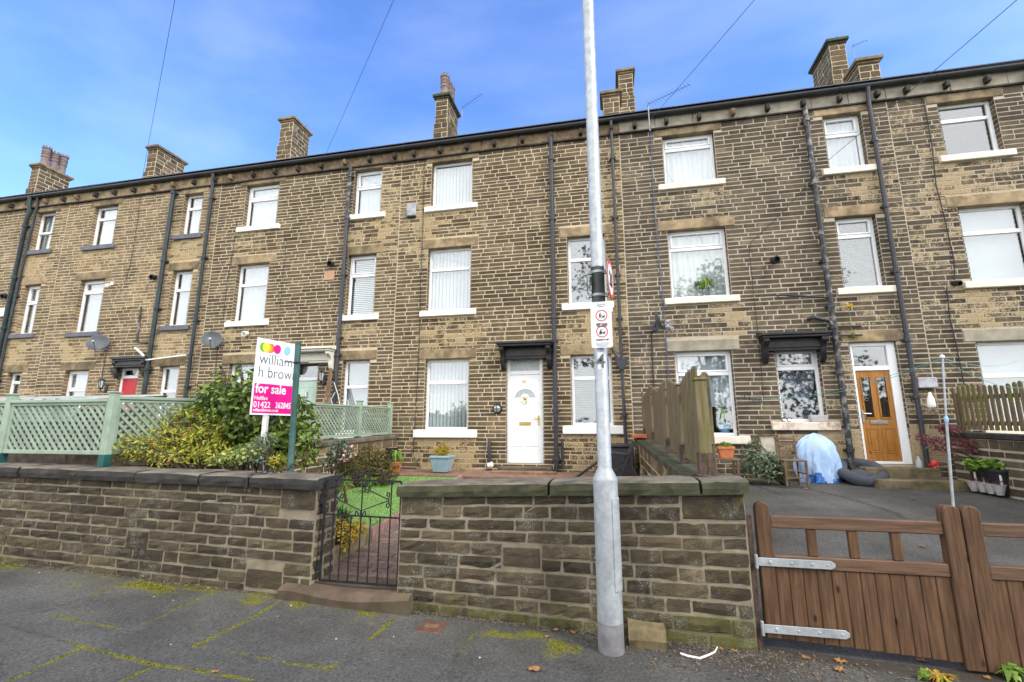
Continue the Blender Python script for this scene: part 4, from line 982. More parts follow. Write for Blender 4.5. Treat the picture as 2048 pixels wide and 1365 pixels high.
# joints in the pavement (crack, moss strength)
def ln(*pts): return [ (onz(px, py, 0.07) if px < 700 else onz(px, py, 0.02)) for px, py in pts ]
def onpave(px, py):
    d = ray(px, py); t = (0-CAMZ)/(d.z - SL*d.x); p = d*t; p.z += CAMZ; return p
J = []
for pts, c, m_ in ([[(0,1247),(170,1295)],.9,.35], [[(170,1295),(310,1330),(430,1347),(500,1362)],.6,.85], [[(95,1229),(250,1261)],.5,.6], [[(250,1261),(390,1292),(512,1312)],.5,.35], [[(512,1312),(600,1331),(660,1338),(665,1332)],.4,.7], [[(85,1225),(180,1192)],.9,.15], [[(180,1192),(262,1163)],.5,.8], [[(260,1260),(330,1232)],.4,.6], [[(345,1222),(425,1187)],.4,.9], [[(390,1292),(512,1233)],.4,.95], [[(512,1233),(570,1196)],.3,.95], [[(20,1362),(170,1293)],.6,.75], [[(240,1365),(310,1332)],.5,.6], [[(785,1240),(737,1282)],.4,.9], [[(737,1282),(665,1332)],.3,.35], [[(962,1250),(920,1305)],.7,.5], [[(920,1305),(875,1362)],.8,.25], [[(1130,1320),(1200,1345)],.8,.0], [[(0,1203),(95,1190)],.4,.1]):
    q = [onpave(*p) for p in pts]
    for a, b in zip(q[:-1], q[1:]): J.append((a.x, a.y, b.x, b.y, c, m_))
blobs = []
for (px, py, rx, ry, k) in ((60,1124,.5,.05,.9),(20,1130,.35,.06,.8),(215,1142,.30,.09,.95),(160,1168,.3,.06,.45),(300,1172,.45,.10,.85),(400,1172,.40,.09,.9),(470,1176,.22,.07,.8),(500,1203,.16,.05,.8),(520,1190,.15,.07,.95),(545,1190,.10,.05,.8),(600,1208,.14,.05,.85),(690,1215,.16,.06,.75),(738,1223,.13,.08,1.0),(745,1247,.04,.03,.7),(1000,1272,.16,.035,1.0),(1065,1268,.12,.04,1.0),(1115,1290,.11,.07,1.0),(1150,1297,.06,.04,.6),(985,1268,.05,.06,.8),(640,1208,.3,.03,.5),(1380,1335,.10,.05,.35),(180,1225,.2,.07,.3),(320,1240,.25,.06,.25),(690,1280,.2,.05,.25)):
    p = onpave(px, py); blobs.append((p.x, p.y, rx*1.1, ry*1.7, k)); blobs.append((p.x, p.y-.03, rx*1.6, ry*3.2, k*.5))
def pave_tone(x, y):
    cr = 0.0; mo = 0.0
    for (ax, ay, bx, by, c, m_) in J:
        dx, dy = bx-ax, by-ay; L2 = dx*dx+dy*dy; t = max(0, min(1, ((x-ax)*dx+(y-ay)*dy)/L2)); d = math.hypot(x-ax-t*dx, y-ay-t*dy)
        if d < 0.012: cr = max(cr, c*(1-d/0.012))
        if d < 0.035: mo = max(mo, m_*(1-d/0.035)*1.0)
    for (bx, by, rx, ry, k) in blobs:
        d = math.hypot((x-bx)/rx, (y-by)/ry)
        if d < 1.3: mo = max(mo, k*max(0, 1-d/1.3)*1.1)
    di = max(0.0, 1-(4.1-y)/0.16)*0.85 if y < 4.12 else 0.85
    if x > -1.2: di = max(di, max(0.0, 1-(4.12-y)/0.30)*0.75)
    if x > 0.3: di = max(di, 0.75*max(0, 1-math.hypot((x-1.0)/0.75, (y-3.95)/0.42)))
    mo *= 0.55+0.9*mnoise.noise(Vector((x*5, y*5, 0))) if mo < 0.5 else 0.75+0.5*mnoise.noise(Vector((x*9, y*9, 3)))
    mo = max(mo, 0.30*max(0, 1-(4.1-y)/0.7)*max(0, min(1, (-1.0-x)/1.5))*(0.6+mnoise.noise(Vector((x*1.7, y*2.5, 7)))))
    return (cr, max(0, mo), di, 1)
xs = np.concatenate([np.arange(-8.5, -5.5, 0.05), np.arange(-5.5, 3.6, 0.022)]); ys = np.concatenate([np.arange(2.1, 4.2, 0.022), [4.2]])
def pz(x, y): return gz(x) + 0.004*math.sin(x*3.1+y*2)*math.sin(y*4.3) + random.uniform(-0.0012, 0.0012)
X0, X1 = float(xs[0]), float(xs[-1])
far = 70
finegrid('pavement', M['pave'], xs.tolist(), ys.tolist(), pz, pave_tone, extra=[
    [(-far, -1.6, gz(-far)), (far, -1.6, gz(far)), (far, 2.1, gz(far)), (-far, 2.1, gz(-far))],
    [(-far, 2.1, gz(-far)), (X0, 2.1, gz(X0)), (X0, 4.2, gz(X0)), (-far, 4.2, gz(-far))],
    [(X1, 2.1, gz(X1)), (far, 2.1, gz(far)), (far, 4.2, gz(far)), (X1, 4.2, gz(X1))]])
MB().add([(-far, -1.75, gz(-far)-.15), (far, -1.75, gz(far)-.15), (far, -1.605, gz(far)-.15), (-far, -1.605, gz(-far)-.15), (-far, -1.75, gz(-far)), (far, -1.75, gz(far)), (far, -1.605, gz(far)), (-far, -1.605, gz(-far))], [(0,3,2,1),(4,5,6,7),(0,1,5,4),(1,2,6,5),(2,3,7,6),(3,0,4,7)]).build('kerb', M['kerb'], None, kind='structure')
MB().add([(-far, -9, gz(-far)-.12), (far, -9, gz(far)-.12), (far, -1.75, gz(far)-.12), (-far, -1.75, gz(-far)-.12)], [(0,1,2,3)]).build('road', M['road'], None, kind='structure')
MB().add([(-600, -600, 17.6), (600, -600, -18.4), (600, 600, -18.4), (-600, 600, 17.6)], [(0,1,2,3)]).build('ground', M['field'], None, kind='structure')

# gardens and yards behind the wall, each a solid terrace of earth
def terrace(name, mat, x0, x1, y0, y1, z0, z1, zb=-0.2, n=1, attr=None):
    return MB().add([(x0,y0,zb),(x1,y0,zb),(x1,y1,zb),(x0,y1,zb),(x0,y0,z0),(x1,y0,z0),(x1,y1,z1),(x0,y1,z1)], [(0,3,2,1),(4,5,6,7),(0,1,5,4),(1,2,6,5),(2,3,7,6),(3,0,4,7)]).build(name, mat, None, kind='structure')
PATHZ = lambda y: 0.20+0.087*(y-4.4)
terrace('soil', M['soil'], -5.3, -3.55, 4.47, 5.4, 0.95, 0.92)
terrace('soil', M['soil'], -3.545, -2.95, 4.47, 5.4, 0.36, 0.40)
terrace('soil', M['soil'], -5.3, -2.95, 5.402, 9.2, 0.36, 0.58)
terrace('soil', M['soil'], -1.80, 0.62, 4.47, 9.2, 0.36, 0.58)
terrace('terrace', M['terrace'], -5.3, 0.45, 9.2, 10.28, 0.665, 0.69)
terrace('soil', M['soil'], -16.3, -5.3, 4.47, 10.28, 0.75, 0.85)
# asphalt yard on the right
dxs = np.arange(0.75, 6.31, 0.06); dys = np.arange(4.12, 10.30, 0.06)
def dz(x, y):
    t = min(1, max(0, (y-4.12)/1.6)); t = t*t*(3-2*t)
    return (gz(x)-0.004)*(1-t) + (0.02+0.1*(y-4.2) + 0.012*math.sin(x*1.7)*math.sin(y*1.3))*t
dj = [(onz(1480, 972, .5), onz(1560, 990, .5)), (onz(1590, 980, .5), onz(1720, 1012, .4)), (onz(1720, 1012, .4), onz(1800, 1050, .25)), (onz(1800, 1060, .2), onz(1900, 1105, .1))]
def dtone(x, y):
    cr = 0; mo = 0; di = 0
    for a, b in dj:
        ddx, ddy = b.x-a.x, b.y-a.y; L2 = ddx*ddx+ddy*ddy; t = max(0, min(1, ((x-a.x)*ddx+(y-a.y)*ddy)/L2)); d = math.hypot(x-a.x-t*ddx, y-a.y-t*ddy)
        if d < 0.07: cr = max(cr, 0.9*(1-d/0.07))
    mo = 0.42*max(0, 1-math.hypot((x-2.0)/0.9, (y-9.0)/1.0)) + 0.5*max(0, 1-(10.25-y)/0.35)
    di = max(0, 1-(y-4.1)/0.25)*0.5
    return (cr, mo, di, 1)
finegrid('driveway', M['drive'], dxs.tolist(), dys.tolist(), dz, dtone)
MB().box(0.75, 6.3, 4.5, 10.28, -0.4, -0.2).build('yard_base', M['soil'], None, kind='structure')
MB().add([(onz(1860, 1000, .33).x, onz(1860, 1000, .33).y, .345), (onz(1990, 1067, .16).x, onz(1990, 1067, .16).y, .175), (onz(2040, 1060, .18).x, onz(2040, 1060, .18).y, .195), (onz(1950, 1040, .2).x+.2, 7.1, .325)], [(0,1,2,3)]).build('brick_strip', M['terrace'], None, kind='structure')

# brick path: individual pavers
mb = MB(); y = 4.42; row = 0
while y < 9.2:
    x = -2.86 - (0.1 if row % 2 else 0)
    while x < -1.82:
        a, b = max(x, -2.86), min(x+0.2, -1.80)
        if b-a > 0.03:
            dzr = random.uniform(-0.003, 0.003)
            P = [(a+.004, y+.004, PATHZ(y)+dzr), (b-.004, y+.004, PATHZ(y)+dzr), (b-.004, y+.098, PATHZ(y+.1)+dzr), (a+.004, y+.098, PATHZ(y+.1)+dzr)]
            P += [(p[0], p[1], p[2]-0.05) for p in P]
            mb.add(P, [(0,1,2,3),(0,4,5,1),(1,5,6,2),(2,6,7,3),(3,7,4,0)])
        x += 0.2
    y += 0.102; row += 1
M['paver'] = pm('brick pavers', (0.175, 0.115, 0.088), 0.85, 0.25, 20, 0.5, 90, island=0.25, dirt=(0.10, 0.085, 0.06), dirt_amt=0.5)
mb.build('path', M['paver'], None, kind='structure')
terrace('path_bed', M['soil'], -2.9, -1.80, 4.42, 9.2, PATHZ(4.42)-0.02, PATHZ(9.2)-0.02)
# artificial lawn with a short pile
mb = MB(); LZ = lambda y: 0.42+0.06*(y-5.5)
poly = [(-3.6, 5.45), (-2.92, 5.42), (-2.92, 9.0), (-4.2, 9.0), (-4.45, 8.3), (-4.45, 7.0), (-4.1, 5.9)]
mb.add([(x, y, LZ(y)+0.03) for x, y in poly] + [(x, y, LZ(y)-0.1) for x, y in poly], [tuple(range(7))] + [(i, 7+i, 7+(i+1) % 7, (i+1) % 7) for i in range(7)])
for _ in range(9000):
    x, y = random.uniform(-4.45, -2.9), random.uniform(5.44, 9.0)
    if x < -3.6-(y-5.45)*1.1 or (y > 8.3 and x < -4.45+(y-8.3)*.36): continue
    z = LZ(y)+0.028; a = random.uniform(0, 6.28); h = random.uniform(.012, .03); mb.add([(x-.006*math.cos(a), y-.006*math.sin(a), z), (x+.006*math.cos(a), y+.006*math.sin(a), z), (x+random.uniform(-.015,.015), y+random.uniform(-.015,.015), z+h)], [(0,1,2)])
mb.build('lawn', M['lawn'], None, kind='structure')

# ================================================================== front boundary walls
def front_wall(label, x0, x1, coptop, nfront, ends, copmats, coplen, holes_big=None, group=None, seedtone=None):
    t = thing('garden_wall', label, 'wall', ((x0+x1)/2, 4.27, gz((x0+x1)/2)))
    mb = MB(); attr = []
    zt = coptop((x0+x1)/2)
    za = min(gz(x0), gz(x1)) - 0.05
    top = lambda u: coptop(u) - 0.105
    def warp(u, v):                               # v runs 0..1 m: courses follow the fall of the street at the foot and the coping at the head
        f = min(1, max(0, v/1.0)); lo = gz(u)-0.03; hi = top(u); return lo + (hi-lo)*f
    def tn(u, v): 
        if seedtone: return seedtone(u, v)
        return (0.0, 0.1+0.35*max(0, 0.35-v))
    fn = lambda u, v, w_: (u, 4.10 - w_, warp(u, v))
    bigs = holes_big or []
    masonry(mb, attr, fn, x0, x1, 0, 1.0, [], (0.086, 0.122), (0.17, 0.44), 0.014, 0.014, tn, jit=0.006, sub=(2, 2), rough=0.006, bev=0.007, cell=0.08, drift=0, skip=bigs)
    for (a, b, c, e) in bigs: masonry(mb, attr, fn, a, b, c, e, [], (e-c, e-c), (b-a, b-a), 0.014, 0.016, tn, jit=0.006, sub=(4, 4), rough=0.005, bev=0.008, mortar=False)
    for e in ends:
        xx = x0 if e < 0 else x1
        if e > 0: masonry(mb, attr, lambda u, v, w_: (xx + w_, u, warp(xx, v)), 4.10, 4.46, 0, 1.0, [], (0.10, 0.16), (0.16, 0.36), 0.022, 0.012, lambda u, v: (0.22, 0.3), jit=0.008, sub=(2, 2), rough=0.006, cell=0.1)
        else: masonry(mb, attr, lambda u, v, w_: (xx - w_, -u, warp(xx, v)), -4.46, -4.10, 0, 1.0, [], (0.10, 0.16), (0.16, 0.36), 0.022, 0.012, lambda u, v: (0.22, 0.3), jit=0.008, sub=(2, 2), rough=0.006, cell=0.1)
    masonry(mb, attr, lambda u, v, w_: (-u, 4.46 + w_, warp(-u, v)), -x1, -x0, 0, 1.0, [], (0.12, 0.17), (0.3, 0.6), 0.03, 0.01, lambda u, v: (0.2, 0.2), cell=0.3)
    mb.add([(x0, 4.10, top(x0)-0.002), (x1, 4.10, top(x1)-0.002), (x1, 4.46, top(x1)-0.002), (x0, 4.46, top(x0)-0.002)], [(0,1,2,3)], 1); attr.extend([(0.3,0,0,1)]*4)
    mb.build('masonry', [M['stoneF'], M['mortF']], t, attr=attr)
    x = x0 - 0.04
    xe = x1 + 0.04
    while x < xe - 0.03:
        q = min(xe, x + random.uniform(*coplen)); q = xe if xe-q < 0.35 else q
        a, b = x+0.004, q-0.004; n = max(3, int((b-a)/0.12)); P = []; Fs = []
        mf = random.choice(copmats)
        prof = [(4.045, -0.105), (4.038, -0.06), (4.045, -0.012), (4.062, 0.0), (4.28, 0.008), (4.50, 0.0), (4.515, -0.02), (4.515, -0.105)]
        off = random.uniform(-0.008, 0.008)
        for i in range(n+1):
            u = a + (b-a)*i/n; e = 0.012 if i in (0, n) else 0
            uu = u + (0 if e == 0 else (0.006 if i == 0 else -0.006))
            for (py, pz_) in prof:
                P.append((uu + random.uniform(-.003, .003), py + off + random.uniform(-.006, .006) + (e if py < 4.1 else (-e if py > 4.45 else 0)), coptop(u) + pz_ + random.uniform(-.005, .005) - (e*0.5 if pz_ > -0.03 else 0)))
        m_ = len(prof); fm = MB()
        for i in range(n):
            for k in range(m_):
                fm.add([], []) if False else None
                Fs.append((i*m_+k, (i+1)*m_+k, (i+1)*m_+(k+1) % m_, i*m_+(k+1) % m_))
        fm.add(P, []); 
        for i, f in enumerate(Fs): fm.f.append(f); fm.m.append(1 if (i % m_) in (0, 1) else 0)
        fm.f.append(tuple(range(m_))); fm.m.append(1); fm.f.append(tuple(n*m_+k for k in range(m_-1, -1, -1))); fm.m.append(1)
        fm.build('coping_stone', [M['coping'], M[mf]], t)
        x = q
    return t
def lef_tone(u, v):
    g = 0.0
    for (a, b, k) in ((-5.9, 0.75, .55), (-5.75, 0.62, .5), (-5.8, 0.48, .5), (-4.55, 0.95, .45), (-3.9, 0.92, .4)): g += k*max(0, 1-math.hypot((u-a)/0.09, (v-b)/0.10))
    if v < 0.3: g += 0.18*max(0, 1-abs(u+5.8)/0.9)
    return (g, 0.16+0.3*max(0, 0.2-v)/0.2 + (0.25 if u < -6.2 else 0))
def rig_tone(u, v):
    g = 0.55*max(0, 1-math.hypot((u+1.72)/0.22, (v-0.88)/0.10)) + 0.40*max(0, 1-math.hypot((u-0.75)/0.35, (v-0.93)/0.09)) + 0.2*max(0, 1-abs(u-0.9)/0.4)*random.random()
    m_ = 0.20 + 0.36*max(0, (u-0.0)/1.0)*(0.4+0.6*random.random()) + 0.55*max(0, 0.28-v)/0.28
    return (g, m_)
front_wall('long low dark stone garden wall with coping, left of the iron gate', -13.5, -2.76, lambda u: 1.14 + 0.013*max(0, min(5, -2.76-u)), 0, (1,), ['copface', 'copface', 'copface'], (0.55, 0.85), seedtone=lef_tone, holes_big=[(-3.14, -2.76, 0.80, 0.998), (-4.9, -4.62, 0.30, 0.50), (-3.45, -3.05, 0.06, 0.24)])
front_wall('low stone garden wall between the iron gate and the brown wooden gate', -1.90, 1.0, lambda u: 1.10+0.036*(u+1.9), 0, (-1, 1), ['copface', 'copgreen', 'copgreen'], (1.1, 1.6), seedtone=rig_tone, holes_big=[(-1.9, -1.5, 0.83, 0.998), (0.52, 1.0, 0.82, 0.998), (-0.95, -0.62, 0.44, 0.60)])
# stone threshold under the iron gate
mb = MB(); n = 10; P = []
for i in range(n+1):
    u = i/n; x = -3.0+1.26*u; dip = 0.035*math.sin(math.pi*min(1, max(0, (u-0.1)/0.9)))
    for (y, z) in ((3.985, gz(x)-0.02), (3.975, 0.17-dip*1.2), (4.01, 0.195-dip), (4.35, 0.215-dip*0.6), (4.42, 0.2-dip*0.3)): P.append((x, y+0.01*math.sin(u*9), z))
mb.add(P, [(i*5+k, (i+1)*5+k, (i+1)*5+k+1, i*5+k+1) for i in range(n) for k in range(4)] + [(0,1,2,3,4), tuple(n*5+k for k in range(4,-1,-1))])
finish(mb.build('gate_step', M['step'], None, smooth=True), 'worn reddish stone step under the black iron gate', 'step')

# ------------------------------------------------------------------ party walls between the plots
def party_wall(label, p0, p1, wd, zt0, zt1, zb, tone, wide=0.05, stone='stoneA', mort='mortA', copm='copface'):
    t = thing('garden_wall', label, 'wall', ((p0[0]+p1[0])/2, (p0[1]+p1[1])/2, zb))
    d = Vector((p1[0]-p0[0], p1[1]-p0[1], 0)); L = d.length; d.normalize(); nrm = Vector((d.y, -d.x, 0))   # nrm: right hand side
    mb = MB(); attr = []; zt = lambda u: zt0+(zt1-zt0)*u/L - 0.09
    def mk(sg, uu):
        def fn(u, v, w_):
            s = u if sg > 0 else -u
            p = Vector((p0[0], p0[1], 0)) + d*s + nrm*(wd/2*sg + w_*sg); return (p.x, p.y, zb + (zt(s)-zb)*v)
        return fn
    h = (zt0+zt1)/2-0.09-zb
    for sg in (1, -1):
        rngu = (0, L) if sg > 0 else (-L, 0)
        masonry(mb, attr, mk(sg, 0), rngu[0], rngu[1], 0, 1, [], (0.11/h, 0.15/h), (0.2, 0.5), 0.02, 0.012, tone, jit=0.006, cell=0.25, bev=0.006)
    mb.build('masonry', [M[stone], M[mort]], t, attr=attr)
    s = 0.0
    while s < L-0.02:
        q = min(L, s+random.uniform(0.6, 1.0)); q = L if L-q < 0.3 else q
        a = Vector((p0[0], p0[1], zt(s)+0.045)) + d*(s+0.004); b = Vector((p0[0], p0[1], zt(q)+0.045)) + d*(q-0.004)
        MB().beam(a, b, wd+2*wide, 0.09).build('coping_stone', M[copm], t, bevel=0.014); s = q
    return t
party_wall('stone garden wall under the sage green trellis, climbing to the house', (-5.45, 4.53), (-5.05, 10.27), 0.26, 1.26, 1.47, 0.3, lambda u, v: (0.36, 0.15), copm='coping')
party_wall('mossy stone garden wall under the tall paling fence, running back to the house', (0.775, 4.53), (0.625, 10.27), 0.26, 1.205, 1.44, 0.1, lambda u, v: (0.42, 0.35), copm='copgreen')
party_wall('stone garden wall right of the asphalt yard under a low paling fence', (6.45, 4.6), (6.28, 10.27), 0.28, 1.40, 1.545, -0.1, lambda u, v: (0.06, 0.15), stone='stoneG', mort='mortG')

# ------------------------------------------------------------------ sage green trellis
def trellis(label, a, b, z0, z1, posts=(True, True), group=None, sp=0.072, sleeve=True, ph=0.10, lift0=0.0, lift1=0.0, pw=0.095):
    """one trellis panel between two posts, a and b on plan"""
    A, B = Vector((a[0], a[1], 0)), Vector((b[0], b[1], 0)); d = (B-A); L = d.length; d.normalize(); nr = Vector((d.y, -d.x, 0))
    t = thing('trellis_panel', label, 'fence', (a[0], a[1], z0), group)
    zz = lambda s, f: (z0+lift0 + (lift1-lift0)*s/L) + (z1-z0)*f
    pt = lambda s, f, o=0.0: A + d*s + nr*o + Vector((0, 0, zz(s, f)))
    fr = MB(); hp = pw/2
    fr.beam(pt(hp, 1.0), pt(L-hp, 1.0), 0.085, 0.035); fr.beam(pt(hp, 0.955), pt(L-hp, 0.955), 0.045, 0.05)
    fr.beam(pt(hp, 0.06), pt(L-hp, 0.06), 0.045, 0.045)
    for s in (hp+0.02, L-hp-0.02): fr.beam(pt(s, 0.09), pt(s, 0.93), 0.04, 0.04, up=nr)
    fr.build('frame', M['lattice'], t, bevel=0.004)
    lt = MB(); H = z1-z0; f0, f1 = 0.085, 0.935; s0, s1 = hp+0.03, L-hp-0.03; hh = (f1-f0)*H; ww_ = s1-s0
    for sg, off in ((1, -0.008), (-1, 0.008)):
        c = -hh
        while c < ww_:
            # line s = s0 + c + v (sg=1) clipped
            va, vb = max(0, -c), min(hh, ww_-c)
            if vb-va > 0.02:
                for_ = lambda v: (s0+c+v) if sg > 0 else (s1-c-v)
                lt.beam(pt(for_(va), f0+va/H, off), pt(for_(vb), f0+vb/H, off), 0.009, 0.030, up=(d*(-sg)+Vector((0,0,1))))
            c += sp*1.35
    lt.build('lattice', M['lattice'], t)
    for s, on in ((0, posts[0]), (L, posts[1])):
        if not on: continue
        p = A + d*s; zp0 = zz(s, 0)-0.10; zp1 = zz(s, 1)+ph
        pm_ = MB(); ax, ay = d*hp, nr*hp
        def post(zlo, zhi, k=1.0):
            c4 = [p-ax*k-ay*k, p+ax*k-ay*k, p+ax*k+ay*k, p-ax*k+ay*k]
            return [(q.x, q.y, zlo) for q in c4] + [(q.x, q.y, zhi) for q in c4]
        bf = [(0,3,2,1),(4,5,6,7),(0,1,5,4),(1,2,6,5),(2,3,7,6),(3,0,4,7)]
        pm_.add(post(zp0+0.001, zp1), bf); pm_.add(post(zp1+0.001, zp1+0.02, 1.3), bf)
        po = pm_.build('post', M['lattice'], t, bevel=0.005)
        if sleeve: MB().add(post(zp0-0.10, zp0+0.12, 1.06), bf).build('sleeve', M['latticeD'], po, bevel=0.004)
    return t
TG = 'sage green trellis panels'
trellis('sage green trellis panel on the front wall, cut by the left edge', (-8.6, 4.30), (-7.12, 4.28), 1.30, 1.92, (True, False), TG, pw=0.08, ph=0.08)
trellis('sage green trellis panel on the front wall left of the tall corner post', (-7.12, 4.28), (-5.55, 4.26), 1.30, 1.92, (True, True), TG, pw=0.08, ph=0.08)
trellis('sage green trellis panel running back from the corner post behind the yellow shrub', (-5.55, 4.26), (-5.36, 6.1), 1.30, 1.95, (False, True), TG, lift1=0.06, pw=0.08)
trellis('sage green trellis panel half hidden by the dark leafy shrub', (-5.36, 6.1), (-5.26, 7.2), 1.36, 2.02, (False, True), TG, lift1=0.02)
trellis('sage green trellis panel below the white canopied door, right of the shrub', (-5.26, 7.2), (-5.12, 8.85), 1.40, 2.03, (False, True), TG, lift1=0.03)
trellis('short sage green trellis panel next to the house front', (-5.12, 8.85), (-5.06, 10.12), 1.44, 2.06, (False, True), TG, lift1=0.02)
# green boarded shed with a corrugated roof behind the trellis
sh = thing('garden_shed', 'low green boarded shed with a corrugated roof behind the trellis at the left edge', 'shed', (-10.5, 6.6, 0.8))
mb = MB(); x = -13.4
while x < -8.45: mb.box(x+.003, x+.117, 5.85, 5.88, 1.72, 1.93); x += 0.12
mb.build('wall', M['lattice'], sh); MB().box(-13.4, -8.44, 5.885, 7.2, 0.8, 1.92).build('inner_wall', M['soil'], sh)
mb = MB(); mb.box(-13.5, -8.38, 5.80, 5.845, 1.94, 2.02); mb.build('fascia', M['green'], sh)
mb = MB(); n = 140; P = []
for (y, z) in ((5.70, 2.035), (7.4, 2.22)):
    for k in range(n+1):
        x = -13.6+5.25*k/n; P.append((x, y, z+0.028*math.sin(k*2*math.pi/7)))
P += [(p[0], p[1], p[2]+0.012) for p in P]
m1 = n+1
mb.add(P, [(k, k+1, m1+k+1, m1+k) for k in range(n)] + [(2*m1+k, 3*m1+k, 3*m1+k+1, 2*m1+k+1) for k in range(n)] + [(k, 2*m1+k, 2*m1+k+1, k+1) for k in range(n)])
mb.build('roof', M['corrug'], sh, smooth=True)

# ------------------------------------------------------------------ paling fences
def palings(label, p0, p1, zb0, zb1, h, posts, mat, side, hump, spacing=0.098, bw=0.085, group=None, round_top=True, double_end=False, arch=0.10, shoes=True, postmat=None, off_=0.035, railo=0.01, hpost=0.042):
    A, B = Vector((p0[0], p0[1], 0)), Vector((p1[0], p1[1], 0)); d = B-A; L = d.length; d.normalize(); nr = Vector((d.y, -d.x, 0))*side
    t = thing('paling_fence', label, 'fence', (p0[0], p0[1], zb0))
    zb = lambda s: zb0+(zb1-zb0)*s/L
    s = 0.0; k = 0
    def pale(s, o, hh, nm='paling', m=None, lo=0.06):
        c = A + d*s + nr*o; w2 = bw/2; z0, z1 = zb(s)+lo, zb(s)+hh; ch = bw*0.42
        prof = [(-w2, z0), (w2, z0), (w2, z1-ch), (w2*0.72, z1-ch*0.4), (w2*0.3, z1-0.004), (-w2*0.3, z1), (-w2*0.72, z1-ch*0.4), (-w2, z1-ch)]
        tw = random.uniform(-0.012, 0.012); mb = MB()
        mb.prism(prof, lambda u, v, w_: tuple(c + d*(u + tw*(v-z0)/(z1-z0)) + nr*w_ + Vector((0, 0, v))), 0, 0.022)
        return mb.build(nm, m or mat, t, bevel=0.004)
    while s <= L:
        if shoes and any(abs(s-q) < hpost+bw*0.45 for q in posts): s += 0.02; continue
        ph = hump(s) if hump else 0
        pale(s, off_, h + ph + random.uniform(-0.012, 0.012), m=mat if s < L*0.45 else (postmat or mat)); s += spacing; k += 1
    for q in (0.22, 0.78):
        a, b = A + nr*railo + Vector((0,0,zb(0)+h*q)), B + nr*railo + Vector((0,0,zb(L)+h*q)); MB().beam(a, b, 0.04, 0.07).build('rail', mat, t, bevel=0.004)
    for i, s in enumerate(posts):
        c = A + d*s + nr*(off_-0.05 if shoes is False else hpost-0.025); z0 = zb(s); mb = MB(); hp = hpost
        mb.box(c.x-hp, c.x+hp, c.y-hp, c.y+hp, z0+0.03, z0+h-0.10)
        mb.box(c.x-hp-0.008, c.x+hp+0.008, c.y-hp-0.008, c.y+hp+0.008, z0+h-0.099, z0+h-0.075)
        po = mb.build('post', (mat if i == 0 else (postmat or mat)), t, bevel=0.006)
        if shoes:
            sb = MB(); hs = hp+0.006; z1 = z0+0.19
            sb.box(c.x-hs-0.008, c.x-hs, c.y-hs, c.y+hs, z0, z1); sb.box(c.x+hs, c.x+hs+0.008, c.y-hs, c.y+hs, z0, z1); sb.box(c.x-hs-0.008, c.x-0.008, c.y-hs-0.008, c.y-hs, z0, z1); sb.box(c.x+0.008, c.x+hs+0.008, c.y-hs-0.008, c.y-hs, z0, z1)
            sb.box(c.x-hs-0.03, c.x+hs+0.03, c.y-hs-0.03, c.y+hs+0.03, z0-0.002, z0+0.008); sb.build('post_shoe', M['rust'], po)
    if double_end:
        for s_ in (0.02, 0.03+spacing, 0.04+spacing*2):
            pass
    return t
hump = lambda s: 0.055*math.cos(2*math.pi*(s-0.1)/1.95)
fz = palings('tall mossy scallop topped paling fence on the stone wall, mid right', (0.775, 4.44), (0.635, 10.1), 1.203, 1.43, 0.925, (0.02, 0.98, 2.05, 3.75, 5.2), M['palemoss'], 1, hump, postmat=M['palebrown'], spacing=0.104, bw=0.082, off_=0.0, railo=0.045, hpost=0.05)
# the boards that face the camera at the street end of that fence
for (xx, yy, hh, rot) in ((0.845, 4.455, 0.90, 0),):
    mb = MB(); w2 = 0.042; prof = [(-w2, 1.25), (w2, 1.25), (w2, 2.05), (w2*.7, 2.09), (w2*.2, 2.108), (-w2*.4, 2.108), (-w2, 2.075)]
    mb.prism(prof, lambda u, v, w_: (xx+u, yy+w_, v), 0, 0.025); mb.build('paling', M['palemoss'], fz, bevel=0.005)
    b = MB(); b.box(xx-0.036, xx+0.03, yy-0.012, yy-0.001, 1.80, 1.965); b.build('hinge_plate', M['bandD'], fz, bevel=0.003)
    b = MB(); b.box(xx-0.03, xx+0.036, yy-0.018, yy-0.001, 1.46, 1.62); b.build('block', M['palemoss'], fz, bevel=0.006)
hump2 = lambda s: 0.06*abs(math.sin(math.pi*(s+0.3)/1.3))
palings('low weathered paling fence with gaps on the right hand garden wall', (6.30, 10.15), (6.40, 6.4), 1.53, 1.45, 0.80, (0.05, 1.9, 3.6), M['palemoss'], 1, hump2, spacing=0.118, bw=0.078, shoes=False, postmat=M['palebrown'])

# ------------------------------------------------------------------ wrought iron gate
gt = thing('garden_gate', 'black wrought iron garden gate with scrolls between the two stone walls', 'gate', (-2.3, 4.15, 0.22))
gx0, gx1, gz0, gz1 = -2.70, -1.925, 0.225, 1.125; gw = gx1-gx0
U = lambda u, v, o=0.0: (gx0+gw*u, 4.15+o, gz0+(gz1-gz0)*v)
fr = MB()
fr.tube([U(0, 0), U(0, .97), U(.03, 1)], 0.013, 8); fr.beam(U(.02, 1), U(1, .992), 0.018, 0.018); fr.beam(U(0, 0), U(.985, 0), 0.018, 0.018); fr.beam(U(1, 0), U(1, .985), 0.014, 0.014); fr.beam(U(0.01, .645), U(.99, .635), 0.014, 0.014)
fr.build('frame', M['iron'], gt)
ub = [.13, .245, .365, .495, .62, .745, .875]
for i, u in enumerate(ub):
    top = 0.99 if i in (0, 3, 6) else .64
    MB().tube([U(u, 0.005), U(u, top)], 0.0065, 6).build('bar', M['iron'], gt)
def scroll(c, r, a0, turns, sg, n=22):
    return [(c[0] + r*(1-0.72*k/n)*math.cos(a0+sg*turns*2*math.pi*k/n)*0.78/gw*0.775, c[1] + r*(1-0.72*k/n)*math.sin(a0+sg*turns*2*math.pi*k/n)/(gz1-gz0)) for k in range(n+1)]
